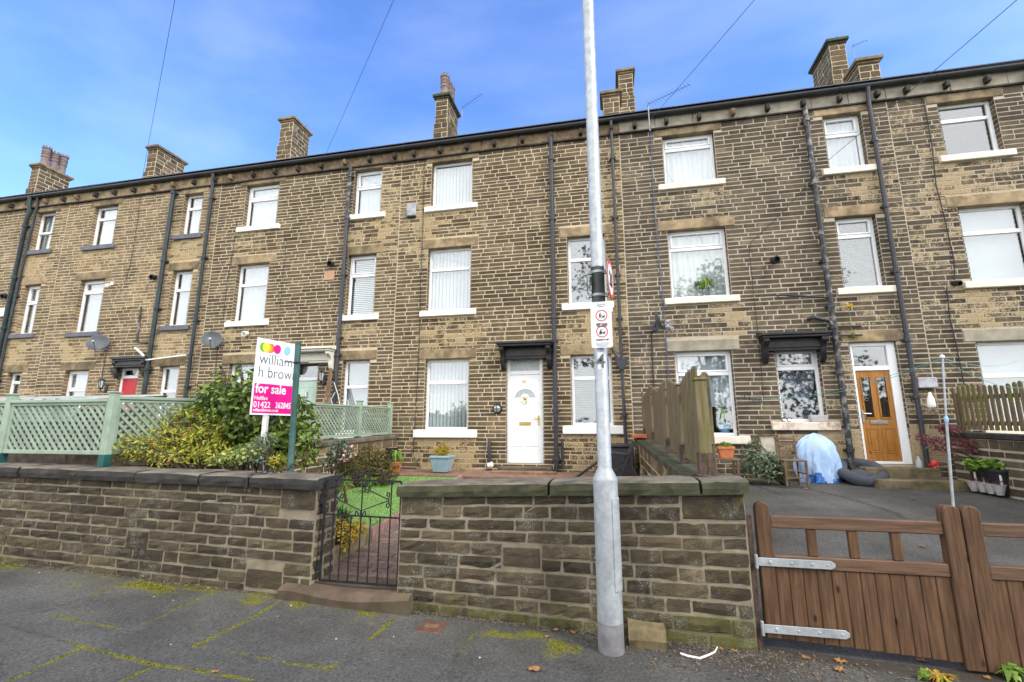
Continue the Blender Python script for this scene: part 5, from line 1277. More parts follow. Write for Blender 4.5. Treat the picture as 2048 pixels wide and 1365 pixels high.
def scr(pts): MB().tube([U(u, v, -0.012) for u, v in pts], 0.0058, 6).build('scroll', M['iron'], gt, smooth=True)
for sg in (1, -1):                                     # the crest
    cxm = 0.495
    P = [(cxm+sg*0.02, 1.0), (cxm+sg*0.005, 1.05), (cxm+sg*0.04, 1.10), (cxm+sg*0.12, 1.125), (cxm+sg*0.2, 1.10), (cxm+sg*0.36, 1.005)]
    scr(P); scr(scroll((cxm+sg*0.075, 1.045), 0.042, R(-90), 1.3, sg)); scr(scroll((cxm+sg*0.34, 1.05), 0.045, R(-90), 1.25, sg)); scr(scroll((cxm+sg*0.05, .965), 0.03, R(90), 1.2, -sg))
for (ua, va, ub_, vb) in ((.145, .815, .48, .70), (.51, .70, .86, .805), (.145, .83, .2, .81), (.51, .925, .86, .81)):
    MB().tube([U(ua, va, -0.01), U((ua+ub_)/2, (va+vb)/2, -0.01), U(ub_, vb, -0.01)], 0.0055, 6).build('scroll', M['iron'], gt)
MB().tube([U(.49, .70, -0.01), U(.495, .645, -0.01)], 0.0055, 6).build('scroll', M['iron'], gt)
for (c, a, sg) in (((.17, .87), R(-90), -1), ((.165, .775), R(90), 1), ((.235, .84), R(180), 1), ((.84, .86), R(-90), 1), ((.84, .76), R(90), -1), ((.445, .672), R(0), -1), ((.545, .672), R(180), 1)):
    scr(scroll(c, 0.033, a, 1.1, sg))
mb = MB(); mb.box(gx0-0.055, gx0-0.012, 4.135, 4.175, 0.90, 0.98); mb.box(gx0-0.05, gx0-0.012, 4.14, 4.17, 0.30, 0.35); mb.build('hinge', M['iron'], gt, bevel=0.004)

# ------------------------------------------------------------------ brown wooden double gate
def wood_gate(label, mirror, x0, x1, group):
    t = thing('wooden_gate', label, 'gate', ((x0+x1)/2, 4.2, 0.0), group)
    sx = (lambda u: x0+u) if not mirror else (lambda u: x1-u); Wd = x1-x0
    def bx(name, u0, u1, y0, y1, z0, z1, mat, bev=0.006, rnd=False):
        a, b = sorted((sx(u0), sx(u1))); mb = MB()
        if rnd:
            n = 8; w2 = (b-a)/2; c = (a+b)/2; prof = [(-w2, z0), (w2, z0), (w2, z1-w2*rnd)] + [(w2*math.cos(t_), z1-w2*rnd + w2*rnd*math.sin(t_)) for t_ in [math.pi*k/n for k in range(1, n)]] + [(-w2, z1-w2*rnd)]
            mb.prism(prof, lambda u, v, w_: (c+u, y0+w_, v), 0, y1-y0)
        else: mb.box(a, b, y0, y1, z0, z1)
        return mb.build(name, mat, t, bevel=bev)
    hz_ = lambda u: 0.0
    bx('stile', 0, 0.105, 4.17, 4.24, 0.045, 1.03, M['gatewood'], rnd=0.9)
    bx('stile', Wd-0.115, Wd, 4.165, 4.245, -0.055, 1.045, M['gatewood'], rnd=0.9)
    bx('top_rail', 0.106, Wd-0.116, 4.178, 4.232, 0.835, 0.925, M['gaterail'])
    bx('middle_rail', 0.106, Wd-0.116, 4.176, 4.234, 0.545, 0.635, M['gaterail'])
    bx('bottom_rail', 0.106, Wd-0.116, 4.215, 4.245, 0.09, 0.18, M['gaterail'])
    n = 12; bw_ = (Wd-0.222)/n
    for k in range(n):
        bx('board', 0.107+bw_*k+0.002, 0.107+bw_*(k+1)-0.002, 4.188+random.uniform(-.002, .002), 4.212, (0.04-0.062*k/n if not mirror else -0.075+0.02*k/n), 0.544, M['gatewood'], 0.005)
    for k in range(3):
        u = 0.106 + (Wd-0.222)*(k+1)/4.08; bx('baluster', u-0.033, u+0.033, 4.185, 4.225, 0.636, 0.834, M['gatewood'])
    for (z, l) in ((0.588, 0.52), (0.115, 0.56)):
        mb = MB(); a, b = sx(-0.015), sx(l); lo, hi = min(a, b), max(a, b); h2 = 0.030
        if not mirror: prof = [(lo, -h2), (hi-0.03, -h2), (hi, -h2*0.4), (hi, h2*0.4), (hi-0.03, h2), (lo, h2)]
        else: prof = [(lo+0.03, -h2), (hi, -h2), (hi, h2), (lo+0.03, h2), (lo, h2*0.4), (lo, -h2*0.4)]
        mb.prism(prof, lambda u, v, w_: (u, 4.163-w_, z+v), 0, 0.006)
        cxx = sx(-0.03); mb.tube([(cxx, 4.158, z-0.05), (cxx, 4.158, z+0.05)], 0.014, 8)
        for q in (0.07, 0.22, 0.36, l-0.05): mb.lathe((sx(q), 4.157, z), [(0.0, 0.006), (0.010 if q > .1 else .014, 0.004), (0.010 if q > .1 else .014, -0.001)][::-1], 8, axis=(0, -1, 0))
        mb.build('strap_hinge', M['galv'], t, bevel=0.002)
    return t
GG = 'pair of brown wooden driveway gates'
wood_gate('left leaf of the brown wooden driveway gate, hinged on the stone wall', False, 1.09, 2.475, GG)
wood_gate('right leaf of the brown wooden driveway gate, cut by the right edge', True, 2.485, 3.87, GG)
gp = MB(); gp.box(1.02, 1.062, 4.19, 4.24, gz(1)-0.05, 0.92); finish(gp.build('gate_post', M['rust'], None, bevel=0.004), 'thin rusty steel gate post at the end of the stone wall', 'post')

# ================================================================== lamp column and its signs
LX, LY = -0.065, 3.83; LZ0 = gz(LX)
lp = thing('street_lamp', 'tall galvanised steel lamp column on the pavement with a wider base', 'lamp post', (LX, LY, LZ0))
rb, ru = 0.094, 0.054
MB().lathe((LX, LY, LZ0-0.05), [(rb+0.001, 0), (rb+0.001, 0.25)], 32).build('root_band', M['galvD'], lp, smooth=True)
MB().lathe((LX, LY, LZ0+0.2), [(rb, 0), (rb, 1.0), (rb*0.985, 1.02), (ru+0.006, 1.085), (ru, 1.10), (ru, 5.6), (ru*0.95, 6.4), (0, 6.4)], 32).build('column', M['galv'], lp, smooth=True)
mb = MB(); n = 8
dr0, dr1 = R(-62), R(-8); zz0, zz1 = LZ0+0.42, LZ0+1.08; P = []
for z in (zz0, zz1):
    for rr_ in (rb-0.01, rb+0.007):
        for k in range(n+1):
            a = dr0+(dr1-dr0)*k/n; P.append((LX+rr_*math.cos(a), LY+rr_*math.sin(a), z))
m1 = n+1
mb.add(P, [(m1+k, m1+k+1, 3*m1+k+1, 3*m1+k) for k in range(n)] + [(k, m1+k, m1+k+1, k+1)[::-1] for k in range(n)] + [(2*m1+k, 3*m1+k, 3*m1+k+1, 2*m1+k+1) for k in range(n)] + [(0, m1, 3*m1, 2*m1), (n, 2*m1+n, 3*m1+n, m1+n)])
mb.build('access_door', M['galv'], lp, bevel=0.003)
mb = MB(); mb.tube([(LX, LY, 6.5), (LX+0.02, LY-0.1, 6.75), (LX+0.03, LY-0.5, 6.85)], 0.035, 10); mb.box(LX-0.12, LX+0.16, LY-1.1, LY-0.5, 6.8, 6.92); mb.build('lantern', M['galv'], lp, bevel=0.01)
zA, zB = at(1200, 603, LY).z, at(1200, 538, LY).z
MB().lathe((LX, LY, zA-0.02), [(ru+0.0015, 0), (ru+0.0015, zB-zA+0.03)], 24).build('dark_band', M['bandD'], lp, smooth=True)  # dark grey ring round the column at the height of the sign clamps
pl = MB(); zf = at(1203, 741, LY).z; zt_ = at(1203, 707, LY).z
P = []; m1 = 7
for z in (zf, zt_):
    for k in range(m1):
        a = R(-90) + R(-26+52*k/(m1-1)) + 0.02; P.append((LX+(ru+0.0022)*math.cos(a), LY+(ru+0.0022)*math.sin(a), z))
pl.add(P, [(k, k+1, m1+k+1, m1+k) for k in range(m1-1)])
npl = pl.build('number_plate', M['signW'], lp)
lettering('numeral', '4', (zt_-zf)*1.15, (LX-0.001, LY-ru-0.0055, zf+(zt_-zf)*0.10), (1, 0, 0), (0, 0, 1), M['inkG'], npl, bold=0.0015, align='CENTER', thick=0.001)
def clamp(parent, z):
    mb = MB(); mb.lathe((LX, LY, z-0.012), [(ru+0.002, 0), (ru+0.006, 0.001), (ru+0.006, 0.023), (ru+0.002, 0.024)], 24)
    for s in (-1, 1): mb.box(LX+s*(ru+0.012)-0.014, LX+s*(ru+0.012)+0.014, LY-0.035, LY-0.005, z-0.016, z+0.016); mb.tube([(LX+s*(ru+0.006), LY-0.06, z+0.006), (LX+s*(ru+0.006), LY+0.02, z+0.006)], 0.006, 6)
    return mb.build('clamp', M['galv'], parent, bevel=0.002)
# 20 zone discs, back to back and seen almost edge on
def disc_sign(label, c, nrm, rad, face):
    t = thing('speed_sign', label, 'road sign', (c[0], c[1], c[2]-rad))
    N = Vector(nrm).normalized(); c = Vector(c)
    MB().lathe(c - N*0.003, [(rad, 0), (rad, 0.004)], 40, axis=N).build('sign_plate', M['signGrey'], t)
    MB().lathe(c + N*0.0012, [(rad*0.995, 0), (rad*0.995, 0.0014)], 40, axis=N).build('red_ring', M['inkR'], t)
    MB().lathe(c + N*0.0030, [(rad*0.80, 0), (rad*0.80, 0.0012)], 40, axis=N).build('white_face', M['signW'], t)
    ux = Vector((0,0,1)).cross(N).normalized()
    lettering('numerals', '20', rad*1.05, c + N*0.0056 - Vector((0,0,rad*0.37)) + ux*0.0, ux, (0,0,1), M['ink'], t, bold=rad*0.03, align='CENTER', sx=0.92, thick=0.0008)
    return t
zc = at(1213, 562, LY).z; 
s20 = disc_sign('round red ringed speed sign right of the lamp column, seen nearly edge on', (LX+ru+0.048, LY-0.03, zc), (0.988, -0.15, 0.0), 0.165, True)
clamp(s20, at(1203, 546, LY).z); clamp(s20, at(1203, 592, LY).z)
s20b = disc_sign('second round sign left of the lamp column, seen exactly edge on', (LX-ru-0.035, LY+0.01, zc+0.02), (-0.9985, -0.03, 0.0), 0.13, True)
# dog sign
ds = thing('dog_sign', 'white rectangular dog notice with two red ringed pictograms on the lamp column', 'notice sign', (LX, LY-ru-0.02, at(1203, 697, LY-0.07).z))
ys = LY-ru-0.022; sx0, sx1 = at(1182, 650, ys).x, at(1224, 650, ys).x; sz0, sz1 = at(1203, 696, ys).z, at(1203, 604, ys).z
cx, wS, hS_ = (sx0+sx1)/2, sx1-sx0, sz1-sz0
def rrect(w_, h_, r, n=5):
    o = []
    for (qx, qz, a0) in ((w_/2-r, h_/2-r, 0), (-w_/2+r, h_/2-r, 90), (-w_/2+r, -h_/2+r, 180), (w_/2-r, -h_/2+r, 270)):
        for k in range(n+1): o.append((qx + r*math.cos(R(a0+90*k/n)), qz + r*math.sin(R(a0+90*k/n))))
    return o
zm = (sz0+sz1)/2
MB().prism(rrect(wS, hS_, 0.018), lambda u, v, w_: (cx+u, ys-w_, zm+v), 0, 0.003).build('sign_plate', M['signW'], ds)
yq = ys-0.0045
def ringp(c, r, mat):
    cc = [(math.cos(2*math.pi*k/28), math.sin(2*math.pi*k/28)) for k in range(28)]
    mb = MB(); P = [(c[0]+u*r, yq, c[1]+v*r) for u, v in cc] + [(c[0]+u*r*0.84, yq, c[1]+v*r*0.84) for u, v in cc]
    mb.add(P, [(k, (k+1) % 28, 28+(k+1) % 28, 28+k) for k in range(28)]); mb.build('ring', mat, ds)
def picto(c, s, crouch):
    mb = MB(); L = lambda pts, r: mb.tube([(c[0]+u*s, yq, c[1]+v*s) for u, v in pts], r*s, 6)
    if not crouch:
        mb.blob((c[0]-0.28*s, yq, c[1]+0.55*s), .11*s, .004, .11*s); L([(-.30,.42),(-.32,-.02)], .12); L([(-.32,0),(-.16,-.28),(-.10,-.60)], .07); L([(-.34,0),(-.44,-.30),(-.58,-.58)], .07); L([(-.28,.36),(-.08,.08),(.06,.10)], .045); L([(.06,.10),(.32,-.18)], .02)
        L([(-.34,.36),(-.5,.1),(-.46,-.06)], .045)
    else:
        mb.blob((c[0]-0.16*s, yq, c[1]+0.42*s), .12*s, .004, .12*s); L([(-.24,.30),(-.44,-.12)], .13); L([(-.44,-.14),(-.12,-.16),(-.20,-.5)], .08); L([(-.5,-.2),(-.3,-.34),(-.62,-.46)], .07); L([(-.2,.22),(0,-.1),(.06,-.38)], .045); L([(-.66,-.5),(-.1,-.5)], .04)
    L([(.24,-.20),(.58,-.16)], .10); L([(.58,-.14),(.66,.06),(.76,.04)], .07); L([(.24,-.16),(.14,.02)], .035)
    for u in (.24, .32, .52, .6): L([(u,-.22),(u-.02,-.52)], .035)
    mb.build('pictogram', M['ink'], ds)
r1_, r2_ = (cx+0.003, zm+hS_*0.195), (cx+0.003, zm-hS_*0.155); rr_ = wS*0.285
for c, cr in ((r1_, False), (r2_, True)): ringp(c, rr_, M['inkR']); picto(c, rr_*0.80, cr)
T = lambda s, size, dz_, mat, b=0.0, sx=1: lettering('lettering', s, size, (cx+0.003, yq, zm+dz_*hS_), (1,0,0), (0,0,1), mat, ds, bold=b, align='CENTER', thick=0.0006, sx=sx)
T('KEEP DOGS', 0.0175, -0.005, M['ink'], 0.0007); T('ON LEADS', 0.0175, -0.045, M['ink'], 0.0007); T('CLEAN IT UP', 0.0175, -0.345, M['ink'], 0.0007)
T('Calderdale', 0.016, 0.435, M['inkL']); 
for q, l_ in ((-0.40, .36), (-0.425, .32), (-0.45, .30), (-0.478, .24)): MB().box(cx+.003-wS*l_*.95, cx+.003+wS*l_*.95, yq-.0004, yq, zm+q*hS_, zm+q*hS_+.0035).build('small_print', M['inkL'], ds)
mb = MB(); mb.tube([(cx-0.035, yq, zm+0.418*hS_), (cx-0.015, yq, zm+0.408*hS_), (cx+0.005, yq, zm+0.398*hS_), (cx+0.045, yq, zm+0.412*hS_)], [0.001, 0.003, 0.003, 0.0008], 6); mb.build('swoosh', M['teal'], ds)
MB().lathe((LX, LY, zm+0.02), [(ru+0.001, 0), (ru+0.004, 0.001), (ru+0.004, 0.02), (ru+0.001, 0.021)], 24).build('strap', M['galv'], ds)
MB().box(LX-0.03, LX+0.03, ys+0.0005, LY-ru+0.004, zm-0.02, zm+0.06).build('bracket', M['galv'], ds)
MB().box(LX+ru+0.018, LX+ru+0.058, LY-0.02, LY+0.0, sz1-0.075, sz1-0.02).build('bracket', M['signW'], ds, bevel=0.004)

# ================================================================== estate agent's board
A = Vector((-3.985, 4.55, 0)); D = Vector((0.255, 0.967, 0)).normalized(); WB, zb0, zb1 = 0.585, at(503, 829.6, 4.55).z, at(516.4, 675, 4.55).z
HBd = zb1-zb0; Nn = Vector((D.y, -D.x, 0))
fs = thing('for_sale_board', 'white and magenta estate agent for sale board on a white post', 'sign', (A.x+0.2, A.y+0.2, 0.92))
bp = lambda u, v, o=0.0: A + D*u + Nn*o + Vector((0, 0, zb0+v))
mb = MB(); mb.prism([(0, 0), (WB, 0), (WB, HBd), (0, HBd)], lambda u, v, w_: tuple(bp(u, v, w_)), -0.006, 0.0); mb.build('board', M['signW'], fs)
mb = MB(); mg = 0.020; mb.prism([(mg, mg), (WB-mg, mg), (WB-mg, HBd*0.405), (mg, HBd*0.405)], lambda u, v, w_: tuple(bp(u, v, w_)), 0.0005, 0.0016); mb.build('magenta_panel', M['magenta'], fs)
def dot(u, v, r, mat, o):
    mb = MB(); mb.prism([(u+r*0.86*math.cos(2*math.pi*k/24), v+r*math.sin(2*math.pi*k/24)) for k in range(24)], lambda a, b, w_: tuple(bp(a, b, w_)), o, o+0.0008); mb.build('logo_dot', mat, fs)
vd = HBd*0.885; rd = HBd*0.062
for k, (u, m_) in enumerate(((0.072, 'dotG'), (0.168, 'dotV'), (0.142, 'dotO'), (0.106, 'dotY'), (0.252, 'magenta'), (0.388, 'dotB'))): dot(u*WB/0.585+0.012, vd, rd*(0.96 if k == 5 else 1), M[m_], 0.0008+0.0010*k)
mb = MB(); mb.lathe(bp(WB*0.64, HBd*0.945, 0), [(0.007, 0), (0.006, 0.003)], 10, axis=Nn); mb.build('screw', M['chrome'], fs)
TT = lambda s, size, u, v, mat, b=0.0, sx=1.0, sp=1.0: lettering('lettering', s, size, bp(u, v, 0.0022 if mat != M['ink'] else 0.001), D, (0,0,1), mat, fs, bold=b, thick=0.0006, sx=sx, spacing=sp)
TT('william', 0.185, 0.045, HBd*0.665, M['ink'], -0.0025, 0.87); TT('h brown', 0.185, 0.045, HBd*0.49, M['ink'], -0.0025, 0.83)
TT('for sale', 0.155, 0.035, HBd*0.285, M['signW'], 0.0030, 0.86); TT('Halifax', 0.062, 0.030, HBd*0.195, M['signW'], 0.0008); TT('01422', 0.098, 0.028, HBd*0.095, M['signW'], 0.0016, 0.88); TT('362845', 0.098, 0.305, HBd*0.095, M['signW'], 0.0016, 0.72); TT('williamhbrown.co.uk', 0.048, 0.030, HBd*0.045, M['signW'], 0.0010, 0.80)
p = bp(0.225, 0, -0.034); MB().box(p.x-0.028, p.x+0.028, p.y-0.022, p.y+0.022, 0.90, zb0+HBd*0.9).build('post', M['whitewood'], fs, bevel=0.004)
po = thing('steel_post', 'dark green steel post chained upright in front of the for sale board', 'post', (-3.495, 4.56, 0.92))
MB().tube([(-3.405, 4.56, 0.92), (-3.452, 4.56, 2.575)], 0.033, 16).build('tube', M['polegreen'], po, smooth=True)
mb = MB(); mb.tube([(-3.57, 4.51, 2.34), (-3.41, 4.52, 2.33), (-3.28, 4.53, 2.325)], 0.006, 6); mb.lathe((-3.446, 4.56, 2.32), [(0.035, 0), (0.038, 0.005), (0.038, 0.02), (0.035, 0.025)], 14); mb.build('wire_tie', M['iron'], po)
# chain
def link(mb, c, d, up, l=0.030, wd=0.012, r=0.0045):
    d = d.normalized(); s = d.cross(up).normalized(); P = []
    for k in range(13):
        t = 2*math.pi*k/12; P.append(c + d*(l*math.cos(t)) + s*(wd*math.sin(t)))
    mb.tube(P, r, 5, caps=False)
mb = MB(); ct = lambda u: 1.14+0.013*max(0, -2.76-u)
pth = [Vector((-3.40, 4.60, 1.26)), Vector((-3.37, 4.51, 1.20)), Vector((-3.36, 4.42, ct(-3.4)+0.022)), Vector((-3.40, 4.25, ct(-3.4)+0.025)), Vector((-3.47, 4.10, ct(-3.4)+0.022)), Vector((-3.48, 4.03, ct(-3.4)-0.01)), Vector((-3.485, 4.022, 1.05)), Vector((-3.475, 4.05, 0.955))]
seg = []
for a, b in zip(pth[:-1], pth[1:]):
    n = max(1, int((b-a).length/0.012)); seg += [a.lerp(b, k/n) for k in range(n)]
acc = 0; k = 0; last = seg[0]
for q0, q1 in zip(seg[:-1], seg[1:]):
    acc += (q1-q0).length
    if acc > 0.043:
        acc = 0; dd = q1-q0; link(mb, q0, dd, Vector((0.3,0.2,1)) if k % 2 else Vector((1,0.4,0.1))); k += 1
finish(mb.build('chain', M['rustchain'], None, smooth=True), 'rusty chain lying over the coping and tied to the green post', 'chain')

# ================================================================== wall mounted things
def dish(label, c, nrm, r=0.23):
    t = thing('satellite_dish', label, 'satellite dish', c, 'satellite dishes')
    N = Vector(nrm).normalized(); c = Vector(c)
    prof = [(0.0, 0.0)] + [(r*k/6, 0.09*r/0.23*(k/6)**2) for k in range(1, 7)]
    MB().lathe(c, prof + [(r*1.01, 0.09*r/0.23), (r, 0.082*r/0.23), (r*0.5, 0.012), (0, -0.008)], 26, axis=N).build('reflector', M['dishm'], t, smooth=True)
    dn = (Vector((0,0,-1)) - N*(-N.z)).normalized()
    a0, a1 = c + dn*r*0.95 + N*0.06, c + N*r*1.15 + dn*r*0.45
    ar = MB(); ar.tube([c - N*0.02 + dn*0.02, a0 - N*0.02, a1], 0.010, 6); am = ar.build('arm', M['dishm'], t)
    MB().lathe(a1, [(0.03, -0.03), (0.03, 0.05), (0.018, 0.07), (0, 0.07)], 10, axis=-N).build('receiver', M['alarm'], am)
    wl = Vector((c.x, FY+0.0, c.z-0.05)); bk = MB(); bk.tube([c - N*0.01, Vector((c.x, c.y+0.08, c.z-0.05)), wl], 0.016, 8); bk.box(c.x-0.06, c.x+0.06, FY-0.03, FY-0.002, c.z-0.14, c.z+0.04); bk.build('wall_bracket', M['dishm'], t)
    return t
q = at(198, 689, FY-0.22); dish('dark satellite dish above left of the red door', (q.x, q.y, q.z), (0.45, -0.75, 0.42), 0.26)
q = at(424, 682, FY-0.22); dish('dark satellite dish left of the for sale board', (q.x, q.y, q.z), (0.55, -0.75, 0.35), 0.24)
q = at(1312, 643, FY-0.30); dish('dark satellite dish seen edge on, right of the lamp column', (q.x, q.y, q.z), (0.93, -0.18, 0.30), 0.22)
def lantern(label, px, py):
    q = at(px, py, FY-0.16); t = thing('wall_lantern', label, 'lantern', (q.x, q.y, q.z-0.18), 'black coach lanterns by the doors')
    b = MB(); b.lathe((q.x, q.y, q.z), [(0.0, 0.17), (0.02, 0.15), (0.03, 0.12), (0.09, 0.09), (0.09, 0.08)], 6); b.lathe((q.x, q.y, q.z), [(0.045, -0.14), (0.05, -0.12), (0.03, -0.16), (0.0, -0.19)], 6)
    for k in range(6):
        a = 2*math.pi*k/6; b.beam((q.x+0.075*math.cos(a), q.y+0.075*math.sin(a), q.z+0.085), (q.x+0.045*math.cos(a), q.y+0.045*math.sin(a), q.z-0.13), 0.01, 0.01)
    b.build('cage', M['blackp'], t); MB().lathe((q.x, q.y, q.z), [(0.042, -0.12), (0.068, 0.08)], 6).build('glass_pane', M['glassF'], t)
    b = MB(); b.tube([(q.x, q.y, q.z-0.15), (q.x, q.y, q.z-0.22), (q.x, FY-0.06, q.z-0.24), (q.x, FY-0.01, q.z-0.14)], 0.014, 6); b.box(q.x-0.04, q.x+0.04, FY-0.02, FY-0.002, q.z-0.22, q.z-0.02); b.build('arm', M['blackp'], t)
lantern('black coach lantern left of the red door', 203, 767); lantern('black coach lantern right of the mint green door', 643, 752)
q = at(823, 420, FY-0.05); t = thing('alarm_box', 'weathered grey alarm box high on the wall between two top windows', 'alarm box', (q.x, FY, q.z-0.2))
MB().prism([(-0.115, -0.17), (0.115, -0.17), (0.125, 0.17), (-0.125, 0.17)], lambda u, v, w_: (q.x+u, FY-0.003-w_, q.z+v), 0, 0.08).build('cover', M['alarm'], t, bevel=0.015)
MB().box(q.x-0.13, q.x+0.13, FY-0.09, FY-0.002, q.z-0.195, q.z-0.172).build('base', M['dishm'], t, bevel=0.006)
q = at(994, 818, FY-0.06); t = thing('bulkhead_light', 'round black caged bulkhead light left of the white door', 'wall light', (q.x, FY, q.z-0.1))
MB().lathe((q.x, FY-0.002, q.z), [(0.11, 0), (0.105, 0.05), (0.085, 0.07), (0.08, 0.05)], 20, axis=(0,-1,0)).build('rim', M['blackp'], t, smooth=True); MB().lathe((q.x, FY-0.02, q.z), [(0.085, 0.03), (0.06, 0.06), (0, 0.075)], 18, axis=(0,-1,0)).build('lens', M['glassF'], t, smooth=True)
b = MB(); b.beam((q.x-0.08, FY-0.095, q.z), (q.x+0.08, FY-0.095, q.z), 0.012, 0.012); b.beam((q.x, FY-0.096, q.z-0.08), (q.x, FY-0.096, q.z+0.08), 0.012, 0.012); b.build('cage', M['blackp'], t)
def camera_unit(label, px, py, mat):
    q = at(px, py, FY-0.14); t = thing('security_camera', label, 'camera', (q.x, q.y, q.z))
    MB().box(q.x-0.035, q.x+0.035, FY-0.05, FY-0.003, q.z+0.02, q.z+0.12).build('base', mat, t, bevel=0.008)
    b = MB(); b.lathe((q.x, q.y+0.03, q.z), [(0.0, 0), (0.045, 0.0), (0.05, 0.08), (0.05, 0.16), (0.0, 0.165)], 14, axis=(0.5,-0.7,-0.35)); b.tube([(q.x, FY-0.03, q.z+0.06), (q.x, q.y+0.01, q.z)], 0.012, 6); b.build('housing', mat, t, smooth=True)
    MB().lathe((q.x+0.075, q.y-0.075, q.z-0.052), [(0.03, 0), (0.028, 0.012), (0, 0.014)], 12, axis=(0.5,-0.7,-0.35)).build('lens', M['ink'], t)
camera_unit('white security camera at the corner of a first floor window, far left', 215, 570, M['whitepl']); camera_unit('grey security light fixed right of the edge on satellite dish', 1335, 655, M['alarm'])
def cowl(label, px, py, mat, r=0.075):
    q = at(px, py, FY-0.05); MBx = MB(); MBx.lathe((q.x, FY+0.005, q.z), [(r, 0), (r, 0.10), (r*1.12, 0.11), (r*1.12, 0.14), (r*0.8, 0.145), (r*0.75, 0.06), (0, 0.06)], 16, axis=(0.15,-1,-0.25)); finish(MBx.build('vent_cowl', mat, None, smooth=True), label, 'vent', 'round vents through the house fronts')
cowl('black round flue vent beside the pipe above the red door', 307, 554, M['blackp'], 0.07); cowl('black round vent above the pink filler patch', 661, 527, M['blackp'], 0.07); cowl('white round vent under the first floor window behind the for sale board', 491, 667, M['whitepl'], 0.065); cowl('black round vent in plain wall, right of the window with lined curtains', 1549, 519, M['blackp'], 0.075); cowl('black round vent at the left edge', 10, 592, M['blackp'], 0.07); cowl('small black vent beside the wide right hand window', 1911, 566, M['blackp'], 0.05)
q = at(6, 626, FY-0.05); finish(MB().box(q.x-0.15, q.x+0.15, FY-0.10, FY-0.003, q.z-0.13, q.z+0.13).build('alarm_box', M['whitepl'], None, bevel=0.015), 'white alarm box cut by the left edge', 'alarm box')
q = at(1853, 766, FY-0.06); finish(MB().box(q.x-0.16, q.x+0.16, FY-0.11, FY-0.003, q.z-0.10, q.z+0.10).build('meter_box', M['alarm'], None, bevel=0.012), 'grey meter box right of the pipe by the orange brown door', 'box')
def cable(label, pts, r=0.008, mat='wire', name='cable'):
    mb = MB(); mb.tube(pts, r, 5); finish(mb.build(name, M[mat], None, smooth=True), label, 'cable')
def wallrun(pix, y=FY-0.025): return [tuple(at(px, py, y)) for px, py in pix]
cable('pair of thin cables running down the wall left of the white door house', wallrun([(851,300),(848,345),(846,440),(842,560),(838,700),(833,800),(828,880),(826,910),(842,938)]))
cable('black cable dropping from the left satellite dish', wallrun([(212,705),(205,745),(204,762)])); cable('black cable dropping from the dish behind the dark shrub', wallrun([(435,694),(432,730),(430,780)]))
cable('thick cable running down from the edge on satellite dish', wallrun([(1302,662),(1304,700),(1308,790)]), 0.013)
cable('thin grey cable down the wall beside the aerial mast', wallrun([(1301,250),(1303,300),(1306,370),(1313,470),(1322,560),(1329,640),(1333,700),(1337,760)]), 0.010, 'greywire')
cable('thin cable crossing the plain wall above the black canopied window', wallrun([(1622,362),(1560,430),(1502,485),(1499,500),(1507,590),(1514,650),(1522,730),(1527,800)]), 0.006)
cable('cable from the eaves down between the right hand windows', wallrun([(1838,190),(1846,200),(1855,240),(1865,300),(1872,370),(1890,440),(1908,520),(1909,560)]), 0.010); cable('black cable continuing down to the low paling fence', wallrun([(1893,575),(1900,640),(1915,700),(1928,770)]), 0.010)
cable('thin cable down the wall of the white canopy house', wallrun([(474,440),(466,500),(455,560),(446,640)]), 0.006); cable('thin cable down the red door house from the eaves', wallrun([(283,365),(276,440),(262,520),(252,560)]), 0.006); cable('thin cable beside the window over the for sale board', wallrun([(573,480),(565,560),(556,650)]), 0.006)
cable('coiled loose cable hooked over the pipe by the mint green door', wallrun([(652,800),(658,770),(668,765),(676,790),(680,812),(668,820),(662,800),(670,785)], FY-0.17), 0.009, 'whitepl')
# timber poles leaning by the mint green door
mb = MB(); 
for k in range(3): a = at(645+k*5, 825, FY-0.5); b_ = at(660+k*2, 742-k*4, FY-0.13); mb.tube([a, b_], 0.018, 6)
finish(mb.build('leaning_canes', M['board'], None), 'bundle of wooden canes leaning on the wall right of the mint green door', 'canes')
# TV aerials
def aerial(label, base, top, tip, nel=9, el=0.16, mastr=0.012):
    t = thing('tv_aerial', label, 'aerial', base, 'television aerials'); base, top, tip = Vector(base), Vector(top), Vector(tip)
    MB().tube([base, top], mastr, 6).build('mast', M['alarm'], t)
    b = MB(); b.tube([top, tip], 0.006, 5); d = (tip-top); s = d.cross(Vector((0,0,1))).normalized()
    for k in range(nel): c = top + d*(k+0.6)/nel; e = el*(1-0.3*k/nel); b.tube([c-s*e, c+s*e], 0.003, 4)
    b.tube([top+Vector((0,0,.06))-s*.02, top-Vector((0,0,.06))+s*.02], 0.014, 6); b.build('boom', M['greywire'], t)
q0, q1, q2 = at(924, 243, 12.6), at(925, 216, 12.6), at(971, 205, 12.6); aerial('thin aerial on the mossy capped stack, pointing right', q0, q1, (q2.x, 12.2, q2.z))
q0, q1, q2 = at(587, 282, 12.0), at(586, 271, 11.8), at(626, 263, 11.8); aerial('small aerial fixed to the side of the third stack from the left', q0, q1, (q2.x, 11.5, q2.z), 7, 0.12)
q0, q1, q2 = at(1300, 262, FY-0.2), at(1296, 209, FY-0.2), at(1372, 206, FY-0.2); aerial('long aerial on a mast at the eaves right of the lamp column', q0, q1, (q2.x, FY-0.8, q2.z), 13, 0.14, 0.014)
q0, q1, q2 = at(1716, 150, 14.5), at(1706, 92, 14.5), at(1728, 91, 14.5); aerial('tiny aerial tip showing behind the tall mossy stack', q0, q1, (q2.x, 14.3, q2.z), 5, 0.10, 0.006)
